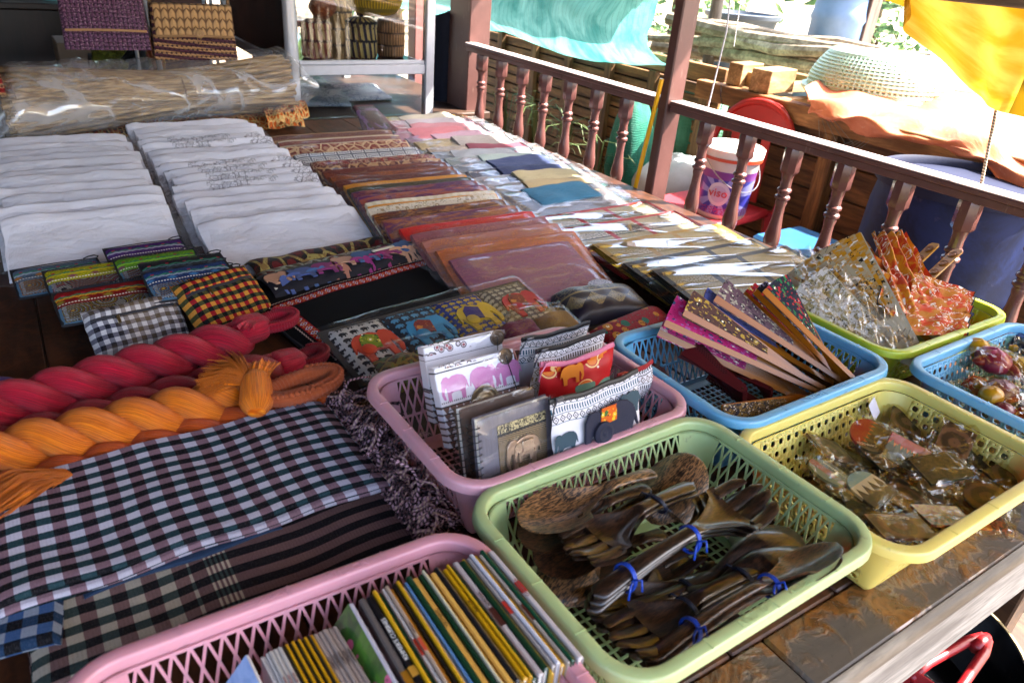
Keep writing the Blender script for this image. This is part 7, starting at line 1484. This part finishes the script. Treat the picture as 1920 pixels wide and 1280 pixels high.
# blue drum
def m_drum():
    g = G('scuffed_blue_drum'); o = g.tc('Object'); n = g.noise(o, 4, 7, .7, .6); n2 = g.noise(o, 20, 5, .7); c = g.mix(n.st(.4, .62), '#0a1028', '#16224a'); c = g.mix(n2.st(.6, .75) * .3, c, '#6a6478'); return g.fin(c, n * .3 + .45, g.bump(n2, .3, .002), .2)
dc = V((2.395, 1.0, 0)); t = thing('drum', 'scuffed dark blue plastic drum standing between the railing and the timber rack', 'drum', (2.26, 1.01, GZ)); RD = .235
pr = [(RD * .93, 0), (RD, .03), (RD, .26), (RD + .008, .28), (RD, .30), (RD, .58), (RD + .008, .60), (RD, .62), (RD * .99, .80), (RD * .96, .855), (RD * .96, .87)]
MB().lathe(pr, 56, cap=True).build('drum_body', m_drum(), t, ang=50)
MB().lathe([(RD * .93, .871), (RD * 1.02, .872), (RD * 1.03, .885), (RD * 1.02, .905), (RD * .97, .91), (RD * .94, .90), (RD * .93, .885), (0, .882)], 56, cap=False).build('drum_lid', plain('#141a34', .6, .2, .001, 30, .3, .2), t, ang=40)
# red chair with bucket
RC = plain('#9a1c16', .45, .15, .001, 30, .18); RCL = plain('#a82a34', .45, .15, .001, 30, .18)
s0 = atx(1372, 395, 2.28); zs_ = .60; t = thing('plastic_chair', 'red plastic chair with a rounded back standing outside the railing', 'chair', (2.26, 1.93, 0), .12)
hw, hd = .20, .19; 
mb = MB(); 
def st_f(u, v):
    x = (u * 2 - 1); y = (v * 2 - 1); return (hw * x, hd * y * (1 - .05 * x * x), zs_ - .012 * (1 - x ** 4) * (1 - y ** 4) - (.02 if max(abs(x), abs(y)) > .97 else 0))
mb.grid(st_f, 20, 20); o = mb.build('seat', RCL, t); m_ = o.modifiers.new('s', 'SOLIDIFY'); m_.thickness = .01
# back is on the +x side, away from the stall
mb = MB(); ns_ = 40; arc = []
for k in range(ns_ + 1):
    a = pi * k / ns_; y = hd * 1.0 * cos(a); z = zs_ + .05 + .33 * sin(a) ** .55; arc.append(V((hw * .95 + .03 * sin(a) + .03, y, z)))
mb.tube([V((hw * .95, hd, zs_ - .02))] + arc + [V((hw * .95, -hd, zs_ - .02))], .014, 8)
mb.grid(lambda u, v: (hw * .95 + .05 + .012 * cos((u * 2 - 1) * 1.4), hd * .96 * (u * 2 - 1), (zs_ + .235 + .155 * (1 - abs(u * 2 - 1) ** 3.5) * v + (.02 * (1 - abs(u * 2 - 1)) * (1 - v)))), 24, 8); o = mb.build('backrest', RC, t, ang=60); m_ = o.modifiers.new('s', 'SOLIDIFY'); m_.thickness = .006
for y in (-.07, 0, .07): mb = MB(); mb.box(hw * .95 + .015, hw * .95 + .025, y - .02, y + .02, zs_, zs_ + .27, .002); mb.build('back_slat', RC, t)
for sx, sy in ((-1, -1), (1, -1), (-1, 1), (1, 1)): MB().tube([(hw * .93 * sx, hd * .9 * sy, zs_ - .01), (hw * 1.12 * sx, hd * 1.1 * sy, GZ)], [.026, .018], 4).build('leg', RCL, t, ang=20)
def m_bucket():
    g = G('detergent_label'); u, v = g.uv(); a = (u - .60) * 6.28 * .105; b = v - .10; rad = (a * a + b * b).pw(.5); ang = g.m('ARCTAN2', b, a); rays = ((ang * 9).sn()).gt(.0); c = g.mix(rays, '#3a3a9a', '#8a8ac8'); c = g.mix(rad.lt(.045), c, '#c8c0d0'); c = g.mix(rad.lt(.032), c, '#b8aac8'); c = g.mix(u.bt(.40, .47), c, '#2c2a86'); n = g.noise(g.vec(u * 3, v * 9, 0.0), 22, 2); c = g.mix(v.lt(.05) * n.gt(.5), c, '#8a3a7a'); c = g.mix(v.gt(.155), c, '#7a3a86'); c = g.mix(u.lt(.40) * n.gt(.56), c, '#b8a8c8')
    inside = v.bt(.02, .185) * u.bt(.33, .95); c = g.mix(inside, '#c8b8b0', c); return g.fin(c, .35, None, .5)
t = thing('bucket', 'white plastic detergent bucket with a purple starburst label standing on the red chair seat', 'bucket', (2.24, 1.84, zs_ - .010), -.15)
MB().lathe([(.088, 0), (.095, .02), (.105, .215), (.108, .22), (.112, .222), (.112, .245), (.106, .25)], 40, cap=True).build('bucket_body', m_bucket(), t, ang=50)
MB().lathe([(.114, .235), (.116, .262), (.108, .268), (.09, .262), (0, .262)], 40, cap=False).build('lid', plain('#c8c0b8', .35, trans=.1), t)
MB().lathe([(.1135, .222), (.1145, .234)], 40, cap=False).build('red_band', plain('#b83a20', .4), t)
MB().tube([(.113 * cos(a) * 1.02, -.113 * sin(a) * 1.04, .22 - .10 * sin(a)) for a in [pi * k / 20 for k in range(21)]], .0022, 6).build('wire_handle', plain('#9a9aa0', .3, metal=.8), t)
text('label_lettering', 'viso', .045, plain('#b01c24', .4), t, TRS(.103 * cos(3.77), .103 * sin(3.77), .105, pi / 2, 0, 3.77 + pi / 2), .001)
# light blue stool top
p = atx(1512, 452, 2.2); mb = MB(); mb.box(p.x - .13, p.x + .13, p.y - .13, p.y + .13, p.z - .03, p.z, .012)
t = thing('stool', 'light blue plastic stool just showing behind the near balusters', 'stool'); mb.build('seat', plastic('#2a5a86'), t)
for sx in (-1, 1):
    for sy in (-1, 1): MB().tube([(p.x + .11 * sx, p.y + .11 * sy, p.z - .03), (p.x + .14 * sx, p.y + .14 * sy, GZ)], .016, 6).build('leg', plastic('#2a5a86'), t)

# far things in the yard
def m_tub(): return plain('#4a525c', .5, .3, .003, 12, .25)
p = atx(1393, 28, 4.6); t = thing('tub', 'big dark grey plastic tub full of earth out in the yard', 'tub', (p.x, p.y, p.z - .40))
MB().lathe([(.17, 0), (.25, .37), (.275, .385), (.278, .41), (.25, .415), (.235, .38), (0, .35)], 40, cap=False).build('tub_body', m_tub(), t, ang=50); MB().lathe([(0, .385), (.15, .38), (.235, .372)], 30, cap=False).build('earth', plain('#4a3826', .9, 1, .02, 12, .4), t)
mb = MB(); q = p.copy(); mb.box(-.6, .6, -.6, .5, GZ, p.z - .402, .02, M=Matrix.Translation((p.x, p.y, 0))); tag(mb.build('stone_base', plain('#7a7468', .9, .8, .02, 6, .3)), 'rough pale base carrying the dark grey tub', 'base')
mb = MB(); p = atx(1335, 60, 3.9); mb.tube([(p.x + .06, p.y, GZ), (p.x, p.y, 1.2), (p.x - .03, p.y + .02, 2.2)], .04, 12); tag(mb.build('wooden_post', wood('#3a3430', '#7a7066', .6, 'Z', .85)), 'grey weathered round pole left of the earth filled tub', 'pole')
mb = MB(); p = atx(1625, 25, 4.3); mb.box(p.x - .05, p.x + .05, p.y - .05, p.y + .05, GZ, 2.1, .004); tag(mb.build('wooden_post', wood('#4a3a34', '#7a6860', .6, 'Z', .85)), 'dark square pole just above the colander', 'pole')
p = atx(1570, 42, 4.2); t = thing('water_drum', 'pale blue drum standing in the yard left of the dark square pole', 'drum', (p.x, p.y, GZ)); MB().lathe([(.14, 0), (.15, .04), (.15, p.z - .06), (.16, p.z - .04), (.15, p.z), (.14, p.z + .1)], 32).build('drum_body', plain('#6a86ac', .5, .2, .002, 14, .25), t, ang=50); MB().lathe([(.165, p.z + .1), (.165, p.z + .13), (.1, p.z + .15), (0, p.z + .15)], 32).build('lid', plain('#a8a8a4', .5), t)
rr = random.Random(4); BR = wood('#6a5a48', '#b0a088', .5, 'X', .9)
for i in range(16):
    p = atx(1450 + rr.uniform(-35, 60), 92 + rr.uniform(-25, 30), 3.7 + rr.uniform(0, .6)); a = rr.uniform(-.25, .3); d = V((sin(a) * .3 + .25, -1, rr.uniform(-.06, .06))).normalized(); l = rr.uniform(.35, .8); pts = [p - d * l, p - d * l * .3 + V((0, 0, rr.uniform(-.03, .03))), p + d * l * .4 + V((0, 0, rr.uniform(-.03, .03))), p + d * l]
    mb = MB(); mb.tube(pts, [rr.uniform(.02, .045), .035, .03, .02], 8); tag(mb.build('log', BR), 'sun bleached branch in the pile between the tub and the colander, number %d from its left' % (i + 1) if False else 'sun bleached branch in the pile between the earth tub and the colander', 'branch', 'bleached branches piled in the yard')
mb = MB(); mb.grid(lambda u, v: (3.45 + 1.6 * u, .6 + 2.6 * v, .55 + .22 * ns(u * 4, v * 4, 1) + .25 * u), 30, 30, L=(1.6, 2.6)); tag(mb.build('rubble', plain('#9a8c78', .95, 1, .03, 9, .35)), kind='stuff', label='heap of pale rubble and dry brush in the yard under the branches')
# brush and trees far behind
def bush(label, c, r, n, sd, cols=('#2c4a1c', '#6a8a44'), nm='bush', cat='bush', trunk=False, h=1.0):
    t = thing(nm, label, cat, c, group='greenery beyond the yard'); rr = random.Random(sd); mb = MB()
    for i in range(n):
        a, b = rr.uniform(0, 2 * pi), math.acos(rr.uniform(-1, 1)); q = rr.uniform(.5, 1) * (1 + .35 * ns(cos(a) * 1.5, sin(a) * 1.5 + b, sd)); p = V((r * q * sin(b) * cos(a), r * q * sin(b) * sin(a), r * h * q * cos(b) + r * h)); d = V((rr.uniform(-1, 1), rr.uniform(-1, 1), rr.uniform(-1, 1))).normalized(); e = d.orthogonal().normalized(); s_ = r * rr.uniform(.035, .08)
        mb.poly([p - d * s_, p + e * s_ * .5, p + d * s_, p - e * s_ * .5])
    g = G('foliage'); o = g.tc('Object'); n_ = g.noise(o, 3 / r, 3); o_ = mb.build('crown', g.fin(g.mix(n_.st(.35, .65), cols[0], cols[1]), .6, None, .3), t); 
    MB().tube([(0, 0, -.5), (0, 0, r * h), (.05 * r, 0, r * h * 1.4)], [r * .07, r * .05, r * .02], 8).build('trunk', plain('#4a3a2a', .9), t)
bush('low green bush above the earth tub', (5.2, 4.9, .3), .55, 1500, 1, h=.9); bush('low green bush behind the pale blue drum', (5.6, 3.5, .35), .55, 1500, 2, h=.9); bush('leafy bush at the top right behind the yellow cloth', (6.5, 2.2, .3), .8, 1400, 3, h=.8)
for i, (x, y, r_) in enumerate(((9, 9, 2.2), (12, 4, 2.6), (14, 9, 3.2), (6, 13, 2.6), (11, -1, 2.4), (1, 15, 3), (17, 1, 3.4))): bush('leafy tree far out in the yard, %s' % ('behind the slim post', 'behind the blue drum', 'farthest, behind the two nearer ones', 'behind the green net', 'out of view on the right', 'behind the cupboard', 'farthest on the right')[i], (x, y, .3), r_, 1600, 10 + i, nm='tree', cat='tree')

# ================================================================== yellow cloth, ropes and cords
def m_yel():
    g = G('yellow_cloth'); u, v = g.uv(); n = g.noise(g.vec(u * .6, v * 3, 0.0), 5, 4, .55, .6); tape = (u * 1.0 + v * .0 - .93).ab().lt(.035); c = g.mix(n.st(.35, .65), '#c89c1c', '#e4c050'); c = g.mix(tape, c, '#6a5008'); m_ = g.fin(c, .65, g.bump(n, .5, .01), .2, Sheen_Weight=.2)
    tr = g.n('ShaderNodeBsdfTranslucent'); g.t.links.new(c.k, tr.inputs[0]); mx = g.n('ShaderNodeMixShader'); mx.inputs[0].default_value = .5; g.t.links.new(g.b.outputs[0], mx.inputs[1]); g.t.links.new(tr.outputs[0], mx.inputs[2]); g.t.links.new(mx.outputs[0], g.out.inputs[0]); return m_
YX = 1.85
K1 = atx(1868, 205, YX)
low = [V((YX, 2.75, 1.50)), V((YX, 2.0, 1.44)), atx(1652, 0, YX), atx(1705, 62, YX), atx(1775, 125, YX), atx(1830, 178, YX), K1, atx(1925, 222, YX), V((YX, .45, 1.22)), V((YX, .1, 1.25)), V((YX, -.3, 1.22)), V((YX, -.8, 1.25))]
top = [V((YX + .06, y, 2.45)) for y in (2.9, 2.3, 1.7, 1.45, 1.2, 1.0, .8, .65, .4, .0, -.4, -.9)]
YP = [low, [a.lerp(b, .33) + V((-.03, 0, -.02)) for a, b in zip(low, top)], [a.lerp(b, .66) + V((-.03, 0, -.02)) for a, b in zip(low, top)], top]
mb = MB(); mb.grid(lambda u, v: surf(YP, u, v) + V((.034 * sin((u * 11 + (v * 2.6)) * 4) * (.3 + v * .7) + .03 * ns(u * 9, v * 2, 2), 0, 0)), 160, 40, L=(1.5, 1.2)); tag(mb.build('yellow_cloth', m_yel(), ang=180), 'bright yellow cloth awning sweeping down at the top right, roped to the railing', 'awning')
def rope(label, pts, r, mat, nm='rope', cat='rope', tw=True): mb = MB(); mb.tube(pts, r, 6); tag(mb.build(nm, mat), label, cat)
rope('thin pale rope tying the yellow cloth down to the near handrail', [K1, K1.lerp(atx(1840, 345, 1.81), .5), atx(1840, 345, 1.81)], .0035, m_cord('#b8a890', '#6a5a4a'))
rope('dark to white electric cord hanging in front of the earth tub down to the handrail', [atx(1376, -60, 1.80), atx(1362, 60, 1.80), atx(1345, 130, 1.80), V(atx(1328, 200, 1.80))], .0024, plain('#a8a8b0', .4), 'cord', 'cord')
rope('thin white string hanging right of the electric cord', [atx(1392, -60, 2.3), atx(1389, 0, 2.3), atx(1380, 60, 2.3), atx(1376, 88, 2.3)], .0016, plain('#b8b8b8', .6), 'string', 'string')
rope('short black wire hanging from the timber rack left of the red chair', [atx(1352, 160, xr - .04), atx(1351, 180, xr - .045), atx(1354, 195, xr - .04), atx(1351, 208, xr - .045)], .002, BLACKC, 'wire', 'wire')
mb = MB()
for i in range(5): p = atx(1535 + i * 7, 225, xr - .04); mb.tube([p, p + V((-.01, -.03 - .02 * i, -.06)), p + V((-.01, -.09, -.09 - .01 * i)), p + V((0, -.16, -.04))], .0012, 4)
tag(mb.build('wire', plain('#6a6258', .5)), 'tangle of thin wire hanging on the front of the timber rack', 'wire')

# ================================================================== black tub with red basket under the table edge
p = aty(1812, 1235, .18); t = thing('black_tub', 'shiny black plastic tub with a worn pale rim on the floor at the bottom right', 'tub', (1.325, .375, .125)); 
g = G('worn_black_plastic'); n = g.noise(g.tc('Object'), 30, 4); BT = g.fin(g.mix(n.st(.6, .75) * .3, '#0b0b0d', '#2c2a28'), .18, g.bump(n, .1, .001), .5, Coat_Weight=.5)
MB().lathe([(.15, 0), (.17, .01), (.205, .15), (.208, .155), (.204, .157), (.165, .02), (0, .012)], 56, cap=False).build('tub_body', BT, t, ang=50); MB().lathe([(.204, .150), (.212, .149), (.214, .156), (.207, .1575)], 56, cap=False).build('worn_rim', plain('#8a7a54', .5, .3, .001, 60, .4), t)
A, B = at(1742, 1290, .33), at(1852, 1192, .345); D = (B - A).normalized(); N_ = V((-D.y, D.x, 0)); RS = plastic('#8c1016', .35, .2)
t = thing('red_dipper', 'red plastic scoop with a broad looped handle resting in the black tub', 'scoop')
MB().lathe([(.04, 0), (.062, .02), (.075, .08), (.072, .08), (.058, .022), (0, .006)], 36, c=tuple(A - D * .07 - V((0, 0, .06)))).build('scoop_bowl', RS, t, ang=50)
mb = MB()
for s_ in (-1, 1): mb.tube([A - D * .01 + N_ * .030 * s_, A + D * .05 + N_ * .030 * s_, B - D * .045 + N_ * .016 * s_, B - D * .01 + N_ * .004 * s_], [.009, .009, .010, .010], 10)
mb.tube([B - D * .05, B - D * .02, B], [.012, .013, .008], 10); mb.build('scoop_handle', RS, t, ang=180)
